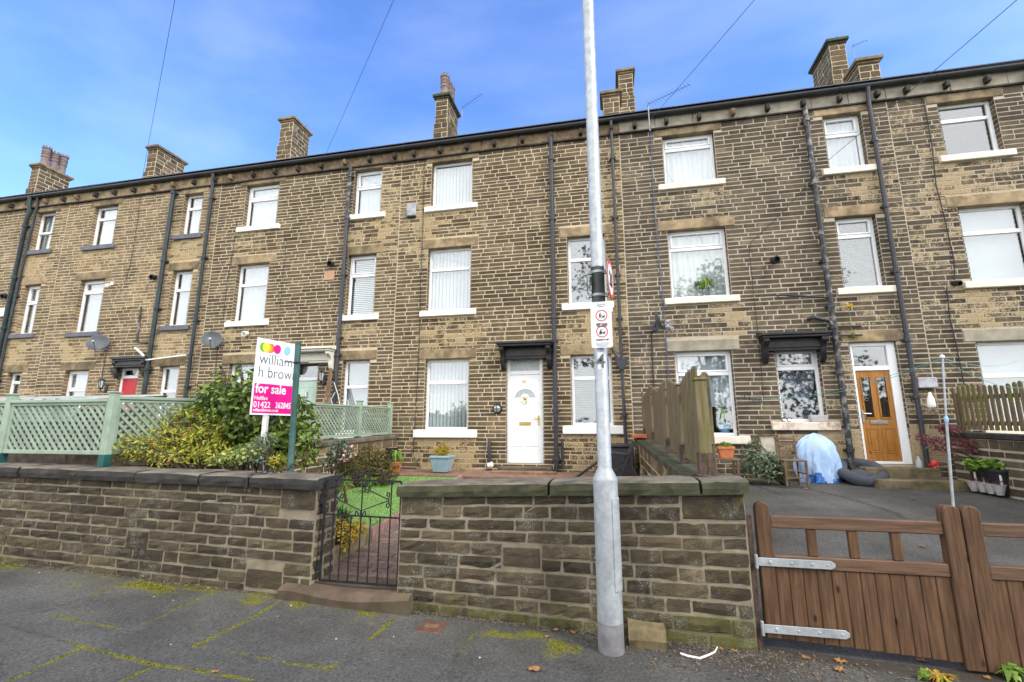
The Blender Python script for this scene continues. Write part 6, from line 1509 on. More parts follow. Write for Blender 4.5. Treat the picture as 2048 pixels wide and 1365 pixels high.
# telephone wires running overhead to one pole behind the photographer
dpole = -ray(16, 1830); PT = dpole * (9.0/math.hypot(dpole.x, dpole.y)); PT = Vector((PT.x, PT.y, PT.z+CAMZ))
for (px, py, lab) in ((283, 364, 'overhead wire to the eaves at the far left'), (650, 312, 'overhead wire to the eaves above the white canopy house'), (1302, 238, 'overhead wire to the aerial mast right of the lamp column'), (1690, 275, 'overhead wire crossing the upper right, to the wall by the narrow window')):
    e = at(px, py, FY-0.15) if px != 1690 else at(1655, 322, FY-0.10); P = []
    for k in range(33):
        t = k/32; p = PT.lerp(e, t); p.z -= 0.9*t*(1-t); P.append(p)
    cable(lab, P, 0.0042 if px < 1200 else 0.0055, 'greywire', 'overhead_wire')

# ================================================================== plants
def leaves(n, blobs_, size, asp=0.45, up=0.5, shell=0.55, droop=0.0, fold=0.25):
    """leaf shaped faces spread through the volume of several ellipsoids"""
    mb = MB(); wts = [b[3]*b[4]*b[5] for b in blobs_]; tot = sum(wts)
    for b, wt in zip(blobs_, wts):
        c = Vector(b[:3])
        for _ in range(max(6, int(n*wt/tot))):
            d = Vector((random.gauss(0,1), random.gauss(0,1), random.gauss(0,1))).normalized(); r = shell + (1-shell)*random.random()**0.6
            if random.random() < 0.06: r *= 1.12
            p = c + Vector((d.x*b[3], d.y*b[4], d.z*b[5]))*r
            nr = (d*(1-up) + Vector((0,0,1))*up + Vector((random.gauss(0,.45), random.gauss(0,.45), random.gauss(0,.45)))).normalized()
            ax = nr.cross(Vector((random.gauss(0,1), random.gauss(0,1), random.gauss(0,1)))).normalized()
            if droop: ax = (ax - Vector((0,0,droop))).normalized(); 
            sd = nr.cross(ax).normalized(); L = size*random.uniform(0.65, 1.3); w2 = L*asp*0.5; nn = sd.cross(ax)
            mb.add([p, p+ax*L*.45+sd*w2-nn*w2*fold, p+ax*L-nn*L*.1, p+ax*L*.45-sd*w2-nn*w2*fold], [(0,1,2),(0,2,3)])
    return mb
def stems(base, tips, r=0.012, name='stem'):
    mb = MB()
    for t in tips:
        b = Vector(base) + Vector((random.uniform(-.06,.06), random.uniform(-.06,.06), 0)); t = Vector(t); m_ = b.lerp(t, 0.5) + Vector((random.uniform(-.08,.08), random.uniform(-.08,.08), 0.05)); mb.tube([b, m_, t], [r, r*.7, r*.3], 6)
    return mb
def shrub(name, label, base, blobs_, n, size, mat, asp=0.45, up=0.5, cat='shrub', shell=0.5, extra=None, **kw):
    t = thing(name, label, cat, base)
    leaves(n, blobs_, size, asp, up, shell, **kw).build('foliage', M[mat], t)
    tips = [(b[0]+random.uniform(-.5,.5)*b[3], b[1]+random.uniform(-.5,.5)*b[4], b[2]+b[5]*0.4) for b in blobs_ for _ in range(3)]
    stems(base, tips, 0.014).build('stems', M['bark'], t)
    for (nm, bl, nn, sz, mt) in (extra or []): leaves(nn, bl, sz, 0.8, 0.3, 0.85).build(nm, M[mt], t)
    return t
def bl(px, py, Y, rx, ry, rz):
    p = at(px, py, Y); return (p.x, p.y, p.z, rx, ry, rz)
shrub('leafy_shrub', 'tall dark leafy shrub behind the for sale board and the front wall', (-4.55, 5.35, 0.92), [bl(505,840,5.35,.50,.45,.42), bl(440,825,5.3,.42,.4,.34), bl(575,845,5.3,.34,.35,.42), bl(470,780,5.45,.36,.35,.26), bl(535,790,5.4,.36,.35,.34), bl(412,795,5.35,.22,.22,.20), bl(600,890,5.2,.26,.25,.3), bl(430,880,5.3,.45,.35,.28), bl(520,895,5.25,.45,.35,.24), bl(490,750,5.5,.13,.13,.14), bl(440,765,5.45,.12,.12,.16), bl(600,815,5.3,.17,.2,.13), bl(478,728,5.5,.05,.05,.12), bl(441,738,5.5,.05,.05,.1), bl(612,860,5.2,.16,.2,.16)], 5200, 0.092, 'lf_camel', 0.5, 0.45, shell=0.35, droop=0.3)
shrub('yellow_shrub', 'low spreading yellow green shrub with orange tips by the trellis corner post', (-4.75, 4.75, 0.95), [bl(345,880,4.8,.34,.3,.17), bl(280,895,4.75,.30,.28,.14), bl(400,885,4.85,.26,.28,.17), bl(340,850,4.95,.24,.2,.13), bl(246,888,4.36,.13,.10,.10), bl(285,900,4.45,.22,.14,.12), bl(330,915,4.42,.2,.12,.09), bl(265,878,4.42,.1,.1,.08), bl(400,918,4.45,.2,.12,.08), bl(260,888,4.8,.20,.2,.12), bl(262,905,4.7,.22,.2,.11), bl(232,905,4.65,.12,.15,.09), bl(310,835,4.95,.15,.15,.08), bl(365,825,5.0,.16,.16,.09), bl(420,860,4.95,.2,.2,.15), bl(380,838,5.0,.18,.18,.10), bl(300,858,4.9,.17,.16,.09), bl(430,905,4.75,.2,.2,.12), bl(330,912,4.62,.45,.14,.10), bl(275,855,4.95,.1,.1,.07), bl(385,822,5.05,.09,.09,.06)], 4200, 0.062, 'lf_yellow', 0.32, 0.6, shell=0.5)
shrub('variegated_shrub', 'small cream edged shrub behind the coping, left of the white sign post', (-4.05, 4.62, 0.98), [bl(470,915,4.62,.22,.13,.09), bl(505,905,4.7,.18,.13,.11), bl(438,922,4.6,.14,.12,.06)], 800, 0.05, 'lf_vari', 0.5, 0.5)
shrub('grey_shrub', 'grey green spiky plant just left of the white sign post', (-3.85, 4.68, 0.98), [bl(515,900,4.72,.15,.13,.15), bl(500,920,4.65,.2,.12,.07), bl(532,885,4.75,.08,.1,.13)], 600, 0.06, 'lf_grey', 0.25, 0.5)
shrub('yellow_shrub', 'tiny yellow variegated plant between the white post and the green post', (-3.60, 4.66, 0.98), [bl(556,923,4.66,.09,.08,.07)], 220, 0.05, 'lf_yellow', 0.5, 0.5)
shrub('conifer_bush', 'rounded brown green conifer bush beside the mossy wall in the lawn garden', (-4.35, 8.0, 0.56), [bl(742,932,8.0,.40,.4,.33), bl(720,945,7.9,.34,.35,.27), bl(768,945,8.0,.27,.35,.24), bl(735,915,8.05,.26,.25,.2), bl(765,920,8.05,.2,.2,.2), bl(700,955,7.8,.2,.2,.14)], 5200, 0.055, 'lf_brown', 0.35, 0.35, shell=0.6)
shrub('rose_bush', 'thin rose bush with pale pink flowers in front of the low wall', (-4.15, 6.5, 0.45), [bl(672,905,6.5,.15,.15,.14), bl(690,900,6.5,.13,.12,.13), bl(660,925,6.45,.11,.12,.10), bl(680,885,6.5,.12,.1,.08)], 420, 0.06, 'lf_grey', 0.5, 0.4, extra=[('blossom', [bl(690,905,6.45,.14,.14,.14), bl(664,935,6.4,.08,.1,.08)], 46, 0.05, 'lf_pink')])
shrub('dry_grass_clump', 'dry straw coloured grass clump behind the iron gate crest', (-3.9, 6.6, 0.45), [bl(695,935,6.6,.16,.14,.12)], 350, 0.13, 'lf_brown', 0.1, 0.1)
shrub('low_plant', 'bright green strappy plant seen through the top of the iron gate', (-3.95, 6.2, 0.44), [bl(677,966,6.2,.16,.14,.06)], 200, 0.13, 'lf_fresh', 0.14, 0.1)
shrub('low_plant', 'small green plant by the stones at the back of the lawn', (-4.0, 7.3, 0.50), [bl(735,963,7.3,.14,.12,.05)], 150, 0.09, 'lf_fresh', 0.2, 0.2)
shrub('bed_plant', 'yellow green bushy plant spilling over the path stones behind the iron gate', (-2.98, 4.95, 0.42), [bl(690,1062,4.9,.18,.16,.10), bl(712,1055,5.0,.13,.12,.09), bl(695,1080,4.75,.08,.1,.10), bl(672,1050,4.85,.12,.12,.09)], 800, 0.045, 'lf_autumn', 0.5, 0.45)
shrub('grass_tuft', 'dark green grass tuft beside the gate pillar', (-3.15, 4.8, 0.42), [bl(675,1035,4.95,.13,.1,.07)], 260, 0.12, 'lf_dark', 0.1, 0.1)
# raised bed stones, timber edging, scalloped path edging
def rstone(label, x0, x1, y0, y1, z0, z1, mat='edgestone', name='edging_stone', group='stones edging the flower bed', jit=0.012):
    mb = MB().box(x0, x1, y0, y1, z0, z1); mb.v = [(x+random.uniform(-jit, jit), y+random.uniform(-jit, jit), z+random.uniform(-jit, jit)) for x, y, z in mb.v]
    return finish(mb.build(name, M[mat], None, bevel=0.018, seg=2), label, 'stone', group)
rstone('nearest lower edging stone at the path, just inside the iron gate', -3.05, -2.87, 4.52, 4.92, 0.15, 0.37); rstone('second lower edging stone along the path', -3.03, -2.87, 4.94, 5.30, 0.18, 0.40); rstone('far upright edging stone where the scalloped edging begins', -3.02, -2.88, 5.32, 5.44, 0.2, 0.46)
rstone('upper ledge stone of the bed nearest the gate pillar', -3.30, -3.06, 4.50, 4.86, 0.2, 0.42); rstone('upper ledge stone of the bed under the yellow green plant', -3.28, -3.05, 4.88, 5.28, 0.22, 0.44)
p, q = at(668, 992, 7.2), at(738, 962, 8.3)
mb = MB(); mb.beam((p.x, p.y, 0.55), (q.x, q.y, 0.63), 0.05, 0.15); finish(mb.build('timber_edging', M['board'], None, bevel=0.006), 'brown timber edging board along the back of the lawn', 'edging')
for k, (px, py) in enumerate(((752,963),(768,960),(782,957))): s_ = onz(px, py, 0.62); rstone(('left', 'middle', 'right')[k]+' one of the three reddish stones at the back of the lawn', s_.x-.10, s_.x+.10, s_.y-.06, s_.y+.08, 0.52, 0.68, 'step', 'border_stone', 'reddish stones behind the lawn')
sc = thing('path_edging', 'pinkish scalloped edging strip between the lawn and the brick path', 'edging', (-2.89, 5.5, 0.3))
mb = MB(); y = 5.46
while y < 8.9:
    z = PATHZ(y)
    mb.prism([(0, z-0.05), (0.07, z-0.05), (0.07, z+0.10)] + [(0.035+0.035*math.cos(R(a)), z+0.10+0.035*math.sin(R(a))) for a in (45, 90, 135)] + [(0, z+0.10)], lambda u, v, w_: (-2.905+w_, y+u, v), 0, 0.025); y += 0.078
mb.build('scallops', M['scallop'], sc)
# things on the terrace by the white door
st = thing('door_step', 'worn stone door step under the white front door', 'step', (-1.88, 10.0, 0.68))
MB().box(-2.42, -1.28, 9.93, 10.28, 0.67, 0.80).build('upper_step', M['step'], st, bevel=0.02); MB().box(-2.5, -1.15, 9.72, 9.926, 0.6, 0.735).build('lower_step', M['terrace'], st, bevel=0.02)
pb = at(884, 944, 9.75); pp = thing('potted_plant', 'pale blue square planter with a yellow and red plant under the wide window', 'potted plant', (pb.x, pb.y, pb.z))
mb = MB(); h = 0.34
def sqpot(mb, c, a0, a1, h, rim=0.02, sy=1.0):
    for (r0, z0, r1, z1) in ((a0, 0, a1, h-0.05), (a1+rim, h-0.05, a1+rim, h)):
        P = [(c[0]+sx_*r*1.0, c[1]+sy_*r*sy, c[2]+z) for (r, z) in ((r0, z0), (r1, z1)) for (sx_, sy_) in ((-1,-1),(1,-1),(1,1),(-1,1))]
        mb.add(P, [(0,3,2,1),(0,1,5,4),(1,2,6,5),(2,3,7,6),(3,0,4,7),(4,5,6,7)])
sqpot(mb, pb, 0.15, 0.20, h); mb.build('planter', M['bluepot'], pp, bevel=0.008); leaves(520, [(pb.x-0.03, pb.y, pb.z+0.42, .19, .16, .10), (pb.x+0.02, pb.y, pb.z+0.50, .12, .1, .09)], 0.07, 0.3, 0.4, 0.4).build('foliage', M['lf_autumn'], pp)
k = at(790, 945, 9.6); pp = thing('potted_plant', 'small drooping plant in a terracotta pot at the end of the mossy wall', 'potted plant', (k.x, k.y, 0.68)); mb = MB(); pot(mb, (k.x, k.y, 0.68), .10, .14, .22); mb.build('pot', M['terra'], pp, smooth=True); tf = MB(); tuft(tf, (k.x, k.y, 0.9), 60, .2, .25, .025, 0.5); tf.build('foliage', M['lf_fresh'], pp)
k = at(781, 905, 9.9); pp = finish(MB().lathe((k.x, k.y, 0.72), [(0.0, 0), (0.12, 0), (0.16, 0.45), (0.15, 0.46), (0.0, 0.44)], 16).build('bucket', M['blackpot'], None, smooth=True), 'black bucket in the corner by the mossy wall', 'bucket')
# folded plastic chair and storage box in the corner
sb = thing('storage_box', 'charcoal plastic storage box in the corner by the paling fence', 'storage box', (0.12, 9.7, 0.69)); MB().box(-0.30, 0.40, 9.45, 10.0, 0.69, 1.24).build('box', M['charcoal'], sb, bevel=0.02); MB().box(-0.32, 0.41, 9.43, 10.02, 1.242, 1.30).build('lid', M['charcoal'], sb, bevel=0.015)
pc = thing('folding_chair', 'folded grey plastic chair beside the storage box, left of the paling fence', 'chair', (0.1, 8.4, 0.45))
def P_(px, py): return at(px, py, 8.3)
mb = MB()
for o in (0, 0.42): 
    a, b = P_(1237, 962), P_(1269, 884); MB().beam((a.x-0, a.y+o, a.z), (b.x, b.y+o, b.z), 0.03, 0.05).build('back_leg', M['charcoal'], pc, bevel=0.004)

mb = MB(); a, b = P_(1222, 905), P_(1262, 908)
for k in range(5): mb.beam((a.x-0.18, a.y+0.09*k, a.z), (b.x-0.02, b.y+0.09*k, b.z-0.02), 0.06, 0.02)
mb.build('seat', M['charcoal'], pc, bevel=0.004)
mb = MB()
for k in range(6): t = 0.12+0.15*k; a = P_(1237, 962).lerp(P_(1269, 884), t); mb.beam((a.x, a.y, a.z), (a.x, a.y+0.42, a.z), 0.018, 0.05)
mb.build('backrest', M['charcoal'], pc, bevel=0.003)
mb = MB()
for o in (0.03, 0.39): a, b = P_(1196, 965), P_(1262, 920); mb.beam((a.x, a.y+o, a.z), (b.x, b.y+o, b.z), 0.025, 0.045); a, b = P_(1275, 958), P_(1252, 905); mb.beam((a.x, a.y+o, a.z), (b.x, b.y+o, b.z), 0.022, 0.04)
mb.build('front_legs', M['charcoal'], pc, bevel=0.003)
a, b = at(1150, 957, 8.9), at(1200, 918, 9.3); finish(MB().beam((a.x, a.y, a.z), (b.x+0.2, b.y, b.z+0.12), 0.05, 0.04).build('timber_batten', M['charcoal'], None, bevel=0.004), 'dark batten leaning on the wall left of the folded chair', 'batten')
k = at(1276, 873, 9.4); mb = MB(); mb.box(k.x-0.10, k.x+0.16, 9.2, 9.75, 1.425, 1.50); finish(mb.build('clay_trough', M['terra'], None, bevel=0.012), 'small terracotta trough on the wall at the far end of the tall paling fence', 'trough')

# ================================================================== the asphalt yard
DZ = lambda y: 0.02+0.1*(y-4.2)
st = thing('door_step', 'mossy double stone step under the orange brown door', 'step', (5.0, 10.0, 0.6))
MB().box(4.55, 5.75, 9.96, 10.28, 0.5, 0.90).build('upper_step', M['stepM'], st, bevel=0.02); MB().box(4.55, 5.92, 9.62, 9.955, 0.45, 0.72).build('lower_step', M['stepM'], st, bevel=0.02)
def mk_ladder_chair(label, px, py, Y):
    b = at(px, py, Y); z = DZ(Y)
    t = thing('wooden_chair', label, 'chair', (b.x, Y, z)); w2, dp, sh_, th = 0.175, 0.36, 0.45, 0.88
    for s in (-1, 1):
        MB().beam((b.x+s*w2, Y-dp, z), (b.x+s*w2, Y-dp, z+sh_-0.02), 0.035, 0.035).build('leg', M['oldwood'], t, bevel=0.004)
        MB().tube([(b.x+s*w2*.9, Y, z), (b.x+s*w2*.9, Y, z+sh_), (b.x+s*w2*.95, Y+0.07, z+th)], 0.018, 8).build('leg', M['oldwood'], t)
    MB().box(b.x-w2-.02, b.x+w2+.02, Y-dp-.02, Y+.01, z+sh_-0.018, z+sh_+0.01).build('seat', M['oldwood'], t, bevel=0.006)
    mb = MB(); 
    for zz in (0.62, 0.74, 0.84): mb.box(b.x-w2*.9, b.x+w2*.9, Y+0.02+0.05*(zz-.5), Y+0.04+0.05*(zz-.5), z+zz-0.03, z+zz+0.02)
    mb.build('backrest', M['oldwood'], t, bevel=0.004)
    mb = MB()
    for zz in (0.15, 0.28): mb.beam((b.x-w2, Y-dp, z+zz), (b.x+w2, Y-dp, z+zz), 0.02, 0.02); 
    for s in (-1, 1): mb.beam((b.x+s*w2, Y-dp, z+0.22), (b.x+s*w2*.9, Y, z+0.22), 0.02, 0.02)
    mb.build('stretcher', M['oldwood'], t)
mk_ladder_chair('old wooden ladder back chair against the wall left of the blue sheet', 1578, 940, 9.85)
# the sheeted round thing
q = onz(1642, 968, 0.585); t = thing('covered_chair', 'pale blue sheet draped over a rounded chair beside the old wooden chair', 'covered chair', (q.x, q.y, DZ(q.y)))
mb = MB(); n, m_ = 60, 24; P = []; zb_ = DZ(q.y)
for j in range(m_+1):
    t_ = j/m_; z = zb_ + 0.90*t_
    for k in range(n):
        a = 2*math.pi*k/n
        prof_ = (0.37 if t_ < .45 else 0.37*math.sqrt(max(0, 1-((t_-.45)/.55)**2)))*(1-0.16*(1-t_)**2)
        fold_ = 1 + (0.13*abs(math.sin(a*4.5+t_*1.5)) - .06 + 0.07*math.sin(a*13-t_*3+1) + 0.07*math.sin(a*4+t_*9) + 0.03*math.sin(a*23+t_*14))*(1.12-t_*.75)
        cr_ = 0.045*mnoise.noise(Vector((math.cos(a)*2.6, math.sin(a)*2.6, t_*3.0)))+0.03*abs(mnoise.noise(Vector((math.cos(a)*6, math.sin(a)*6, t_*5.0))))-0.05*abs(mnoise.noise(Vector((math.cos(a)*3.7+4, math.sin(a)*3.7, t_*1.2))))
        fold_ += cr_*4.0*(0.35+0.65*min(1, (1-t_)*2))
        P.append((q.x+prof_*fold_*math.cos(a), q.y+0.05+prof_*fold_*0.42*math.sin(a), z+0.05*mnoise.noise(Vector((math.cos(a)*2, math.sin(a)*2, 9)))*t_))
mb.add(P, [(j*n+k, j*n+(k+1) % n, (j+1)*n+(k+1) % n, (j+1)*n+k) for j in range(m_) for k in range(n)] + [tuple(m_*n+k for k in range(n))])
mb.m = [1 if (i//n) < 2+2.2*math.sin((i % n)*.35)+1.5*math.sin((i % n)*.9) else 0 for i in range(len(mb.f))]
mb.build('sheet', [M['tarp'], M['tarpB']], t, smooth=True)
# dog bed
q = onz(1712, 968, 0.57); t = thing('dog_bed', 'round charcoal plush dog bed at the foot of the orange brown door step', 'dog bed', (q.x, q.y-0.2, DZ(q.y)))
mb = MB(); n, m_ = 30, 10; P = []
for k in range(n):
    a = 2*math.pi*k/n
    for j in range(m_):
        b_ = 2*math.pi*j/m_; rr_ = 0.30+0.105*math.cos(b_); P.append((q.x+rr_*math.cos(a)*(1.06), q.y-0.25+rr_*math.sin(a)*.9, DZ(q.y-.2)+0.20+0.15*math.sin(a)+(0.11+0.012*math.sin(a*5))*math.sin(b_)))
mb.add(P, [(k*m_+j, ((k+1) % n)*m_+j, ((k+1) % n)*m_+(j+1) % m_, k*m_+(j+1) % m_) for k in range(n) for j in range(m_)]); mb.build('rim', M['bed'], t, smooth=True)
MB().blob((q.x, q.y-0.22, DZ(q.y-.2)+0.13), 0.25, 0.24, 0.12).build('cushion', M['bed'], t, smooth=True)
# shrub, panel, shelf with orange trough
q = onz(1525, 955, 0.57); shrub('wall_shrub', 'loose dark green shrub against the wall between the orange trough and the old chair', (q.x, 9.75, 0.57), [bl(1522,925,9.75,.34,.25,.22), bl(1535,945,9.7,.30,.22,.14), bl(1500,905,9.8,.16,.15,.16), bl(1510,885,9.85,.10,.1,.14), bl(1545,920,9.75,.16,.15,.14), bl(1490,935,9.75,.15,.15,.14)], 1100, 0.085, 'lf_grey', 0.4, 0.4, shell=0.3)
a, b = at(1519, 872, 10.15), at(1556, 912, 10.15); t = thing('old_panel', 'weathered pale panel leaning on the wall left of the old chair', 'panel', ((a.x+b.x)/2, 10.1, b.z))
MB().box(a.x, b.x, 10.13, 10.16, b.z, a.z).build('face', M['oldpanel'], t, bevel=0.006); mb = MB(); mb.box(a.x-.03, a.x-.001, 10.10, 10.17, b.z-.03, a.z+.03); mb.box(b.x+.001, b.x+.03, 10.10, 10.17, b.z-.03, a.z+.03); mb.box(a.x, b.x, 10.10, 10.17, a.z+.001, a.z+.03); mb.build('frame', M['oldwood'], t, bevel=0.004)
a = at(1444, 902, 9.6); t = thing('plant_shelf', 'small wooden plant stand behind the tall paling fence', 'plant stand', (a.x, 9.6, DZ(9.6)))
for dx in (-0.16, 0.22):
    for dy in (-0.15, 0.15): MB().beam((a.x+dx, 9.6+dy, DZ(9.6)), (a.x+dx, 9.6+dy, 1.02), 0.04, 0.04).build('leg', M['oldwood'], t)
MB().box(a.x-0.22, a.x+0.26, 9.42, 9.78, 1.022, 1.06).build('shelf', M['oldwood'], t, bevel=0.004); MB().box(a.x-0.2, a.x+0.24, 9.44, 9.76, 0.72, 0.75).build('shelf', M['oldwood'], t, bevel=0.004)
t = thing('potted_plant', 'orange terracotta trough of pale green seedlings on the wooden plant stand', 'potted plant', (a.x, 9.55, 1.06)); mb = MB(); sqpot(mb, Vector((a.x+.06, 9.58, 1.062)), 0.11, 0.135, 0.21, 0.015, 0.6); mb.build('trough', M['terra'], t, bevel=0.006); leaves(240, [(a.x+.06, 9.58, 1.30, .13, .07, .045)], 0.05, 0.4, 0.3, 0.3).build('foliage', M['lf_fresh'], t)
# pots by the right wall
def bpot(c, r0, r1, h): mb = MB(); pot(mb, c, r0, r1, h, 22); return mb
q = onz(1888, 968, 0.57); ax_ = (q.x+0.12, 9.75); t = thing('potted_maple', 'purple leaved maple in a big black pot at the end of the step', 'potted tree', (ax_[0], ax_[1], DZ(9.75)))
bpot((ax_[0], ax_[1], DZ(9.75)), .17, .23, .46).build('pot', M['blackpot'], t, smooth=True)
tips = [at(1862,878,9.7), at(1900,858,9.8), at(1925,880,9.7), at(1940,895,9.7), at(1885,850,9.8), at(1870,900,9.6)]
stems((ax_[0], ax_[1], DZ(9.75)+.4), tips, 0.014).build('trunk', M['bark'], t)
leaves(900, [bl(1862,880,9.65,.20,.18,.07), bl(1900,860,9.8,.20,.18,.07), bl(1922,884,9.7,.22,.2,.06), bl(1938,898,9.65,.16,.14,.05), bl(1884,853,9.85,.14,.14,.08), bl(1845,872,9.6,.12,.12,.04), bl(1880,895,9.6,.2,.15,.05)], 0.075, 0.25, 0.55, 0.2, droop=0.5).build('foliage', M['lf_acer'], t)
q2 = onz(1927, 978, 0.55); t = thing('potted_plant', 'big black pot of bright green leafy bedding plants with a red flower', 'potted plant', (q2.x+.08, 9.35, DZ(9.35))); bpot((q2.x+.08, 9.35, DZ(9.35)), .17, .23, .42).build('pot', M['blackpot'], t, smooth=True)
zc_ = DZ(9.35)+.48; leaves(300, [(q2.x+.08, 9.35, zc_, .24, .2, .08), (q2.x-.22, 9.35, zc_+.01, .16, .12, .06)], 0.09, 0.9, 0.5, 0.3).build('foliage', M['lf_fresh'], t)
fl = at(1868, 929, 9.3); leaves(60, [(fl.x, 9.3, fl.z, .05, .05, .05)], 0.05, 0.8, 0.3, 0.4).build('flower', M['lf_red'], t)
t = thing('planter_tray', 'grey moulded four cup planter with white plant labels by the right garden wall', 'planter', (6.05, 9.35, DZ(9.35)))
tr_ = [at(1948, 975, 9.45), at(1966, 977, 9.35), at(1982, 980, 9.25), at(2000, 983, 9.15)]
mb = MB()
for c in tr_: mb.lathe((c.x, c.y, c.z-0.06), [(0, 0), (.045, 0), (.085, .15), (.09, .15), (.09, .16), (.07, .15), (0, .13)], 14)
mb.build('cups', M['greypot'], t, smooth=True)
mb = MB()
for c in tr_: MB().box(c.x+.03, c.x+.06, c.y, c.y+.006, c.z+.07, c.z+.25).build('plant_label', M['whitepl'], t)
leaves(160, [(c.x, c.y, c.z+.12, .08, .07, .05) for c in tr_], 0.04, 0.4, 0.4, 0.3).build('foliage', M['lf_acer'], t)
q = at(1863, 800, 10.0); finish(MB().lathe((q.x, 10.02, q.z-.14), [(0, 0), (.055, 0), (.065, .03), (.055, .16), (.025, .24), (.02, .28), (0, .28)], 14).build('hanging_bottle', M['whitepl'], None, smooth=True), 'white plastic bottle hanging from the end of the low paling fence', 'bottle')
q = at(1838, 925, 10.1); finish(MB().lathe((q.x, 10.1, 0.905), [(0, 0), (.05, 0), (.05, .1), (.02, .16), (.02, .2), (0, .2)], 12).build('milk_bottle', M['glassF'], None, smooth=True), 'small clear bottle on the step right of the orange brown door', 'bottle')
# things on the sill under the canopy, hooks and box
q = at(1644, 833, FY-0.04); finish(MB().prism([(-.14, 0), (.14, 0), (.16, .13), (-.16, .13)], lambda u, v, w_: (q.x-.05+u, FY-.06+w_, wo[5][2]+v+.002), 0, .14).build('sill_box', M['greypot'], None, bevel=.008), 'small pale trough on the peeling window sill', 'box')
for k, px in enumerate((1570, 1580)):
    q = at(px, 838, FY-.06); mb = MB(); mb.tube([(q.x+.045*math.cos(a), FY-.03, wo[5][2]+.05+.045*math.sin(a)) for a in [2*math.pi*j/12 for j in range(11)]], .008, 6); finish(mb.build('horseshoe', M['iron'], None, smooth=True), ('left', 'right')[k]+' black iron hoop standing on the peeling window sill', 'hoop')
# washing line pole and lines with pegs
wy = 5.6; pt_, pbm = at(1885, 717, wy), at(1905, 1040, wy); bx_ = pbm.x + (pbm.x-pt_.x)*0.2; jn = Vector((pt_.x+(bx_-pt_.x)*.33, wy, pt_.z-.62)); t = thing('clothes_pole', 'thin pale clothes line pole standing behind the wooden gate', 'pole', (pt_.x, wy, DZ(wy)))
MB().tube([(bx_, wy, DZ(wy)-.03), jn], .0125, 10).build('lower_tube', M['galv'], t, smooth=True); MB().tube([jn-Vector((0,0,.01)), (pt_.x, wy, pt_.z)], .0095, 10).build('upper_tube', M['galv'], t, smooth=True); MB().lathe((jn.x, wy, pt_.z-.66), [(.013, 0), (.018, .01), (.018, .05), (.013, .06)], 12).build('collar', M['dotB'], t, smooth=True); MB().lathe((pt_.x, wy, pt_.z), [(.014, 0), (.02, .005), (.02, .03), (0, .04)], 12).build('top_cap', M['whitepl'], t, smooth=True)
W1 = at(1385, 690, FY-.05); W1b = at(1345, 800, FY-.05); W2 = at(2046, 730, 9.0)
lines = [((pt_.x, wy, pt_.z), tuple(at(1475, 800, FY-.04)), .15), ((pt_.x, wy, pt_.z-.01), tuple(at(1420, 775, FY-.04)), .32), ((pt_.x, wy, pt_.z), (W2.x, 9.0, W2.z+.1), .1), ((pt_.x, wy, pt_.z-.01), (6.3, 8.4, 2.25), .15)]
pegs = []
for i, (a, b, sag) in enumerate(lines):
    a, b = Vector(a), Vector(b); P = []
    for k in range(21): f_ = k/20; p = a.lerp(b, f_); p.z -= 4*sag*f_*(1-f_); P.append(p)
    cable(('upper clothes line from the pole to the house wall', 'lower sagging clothes line from the pole to the house wall', 'clothes line from the pole towards the right house', 'clothes line from the pole to the low paling fence')[i], P, .003, 'tealline', 'clothes_line')
    if i < 2:
        for f_ in ([.80, .815, .83, .85, .865] if i == 0 else [.72, .75, .90, .93, .96]): p = a.lerp(b, f_); p.z -= 4*sag*f_*(1-f_); pegs.append(p)
for p in pegs:
    mb = MB(); mb.box(p.x-.006, p.x+.006, p.y-.008, p.y+.008, p.z-.06, p.z+.02); finish(mb.build('clothes_peg', M['ink'], None, base=(p.x, p.y, p.z-.06)), 'small dark clothes peg on the clothes lines in front of the house', 'peg', 'pegs on the clothes lines')
q = at(1700, 640, FY-.03); t = thing('wall_flower', 'yellow flower and moss clump growing from the wall by the pipe', 'plant', (q.x, FY-.03, at(1700, 672, FY-.05).z)); zz = at(1700, 672, FY-.05).z
leaves(90, [(q.x, FY-.05, zz, .06, .05, .06)], .04, .5, .4, .3).build('moss', M['lf_fresh'], t); mb = MB(); mb.tube([(q.x, FY-.04, zz), (q.x-.01, FY-.06, zz+.3), (q.x, FY-.06, zz+.62)], .005, 5); mb.build('stem', M['lf_fresh'], t); leaves(30, [(q.x, FY-.06, zz+.63, .04, .03, .04)], .05, .7, .3, .4).build('flower', M['lf_flame'], t)

# ================================================================== pavement litter
t = onpave(862, 1255)
cv = thing('access_cover', 'small rusty square cover set in the pavement', 'cover', (t.x, t.y, t.z)); mb = MB(); a = R(1.5)
zc_ = gz(-1.47)
cor = [onpave(829,1263), onpave(852,1242), onpave(896,1247), onpave(878,1268)]
mb.add([(p.x, p.y, p.z-.01) for p in cor] + [(p.x, p.y, p.z+.008) for p in cor], [(3,2,1,0)[::-1],(4,7,6,5),(0,4,5,1),(1,5,6,2),(2,6,7,3),(3,7,4,0)]); mb.build('plate', M['rustcov'], cv)
mb = MB()
for i in range(9):
    for j in range(9):
        u, v = (i+.5)/9, (j+.5)/9
        if 0.3 < v < 0.7 and 0.25 < u < .75: continue
        p = (cor[0]*(1-u)+cor[3]*u)*(1-v) + (cor[1]*(1-u)+cor[2]*u)*v; mb.box(p.x-.006, p.x+.006, p.y-.006, p.y+.006, p.z+.008, p.z+.012)
mb.build('studs', M['rust'], cv)
p = onpave(1296, 1300); mb = MB().box(p.x-.135, p.x+.14, p.y, p.y+.15, gz(p.x)-.02, gz(p.x)+.135); 
mb2_ = MB(); nn = 5; V_ = []
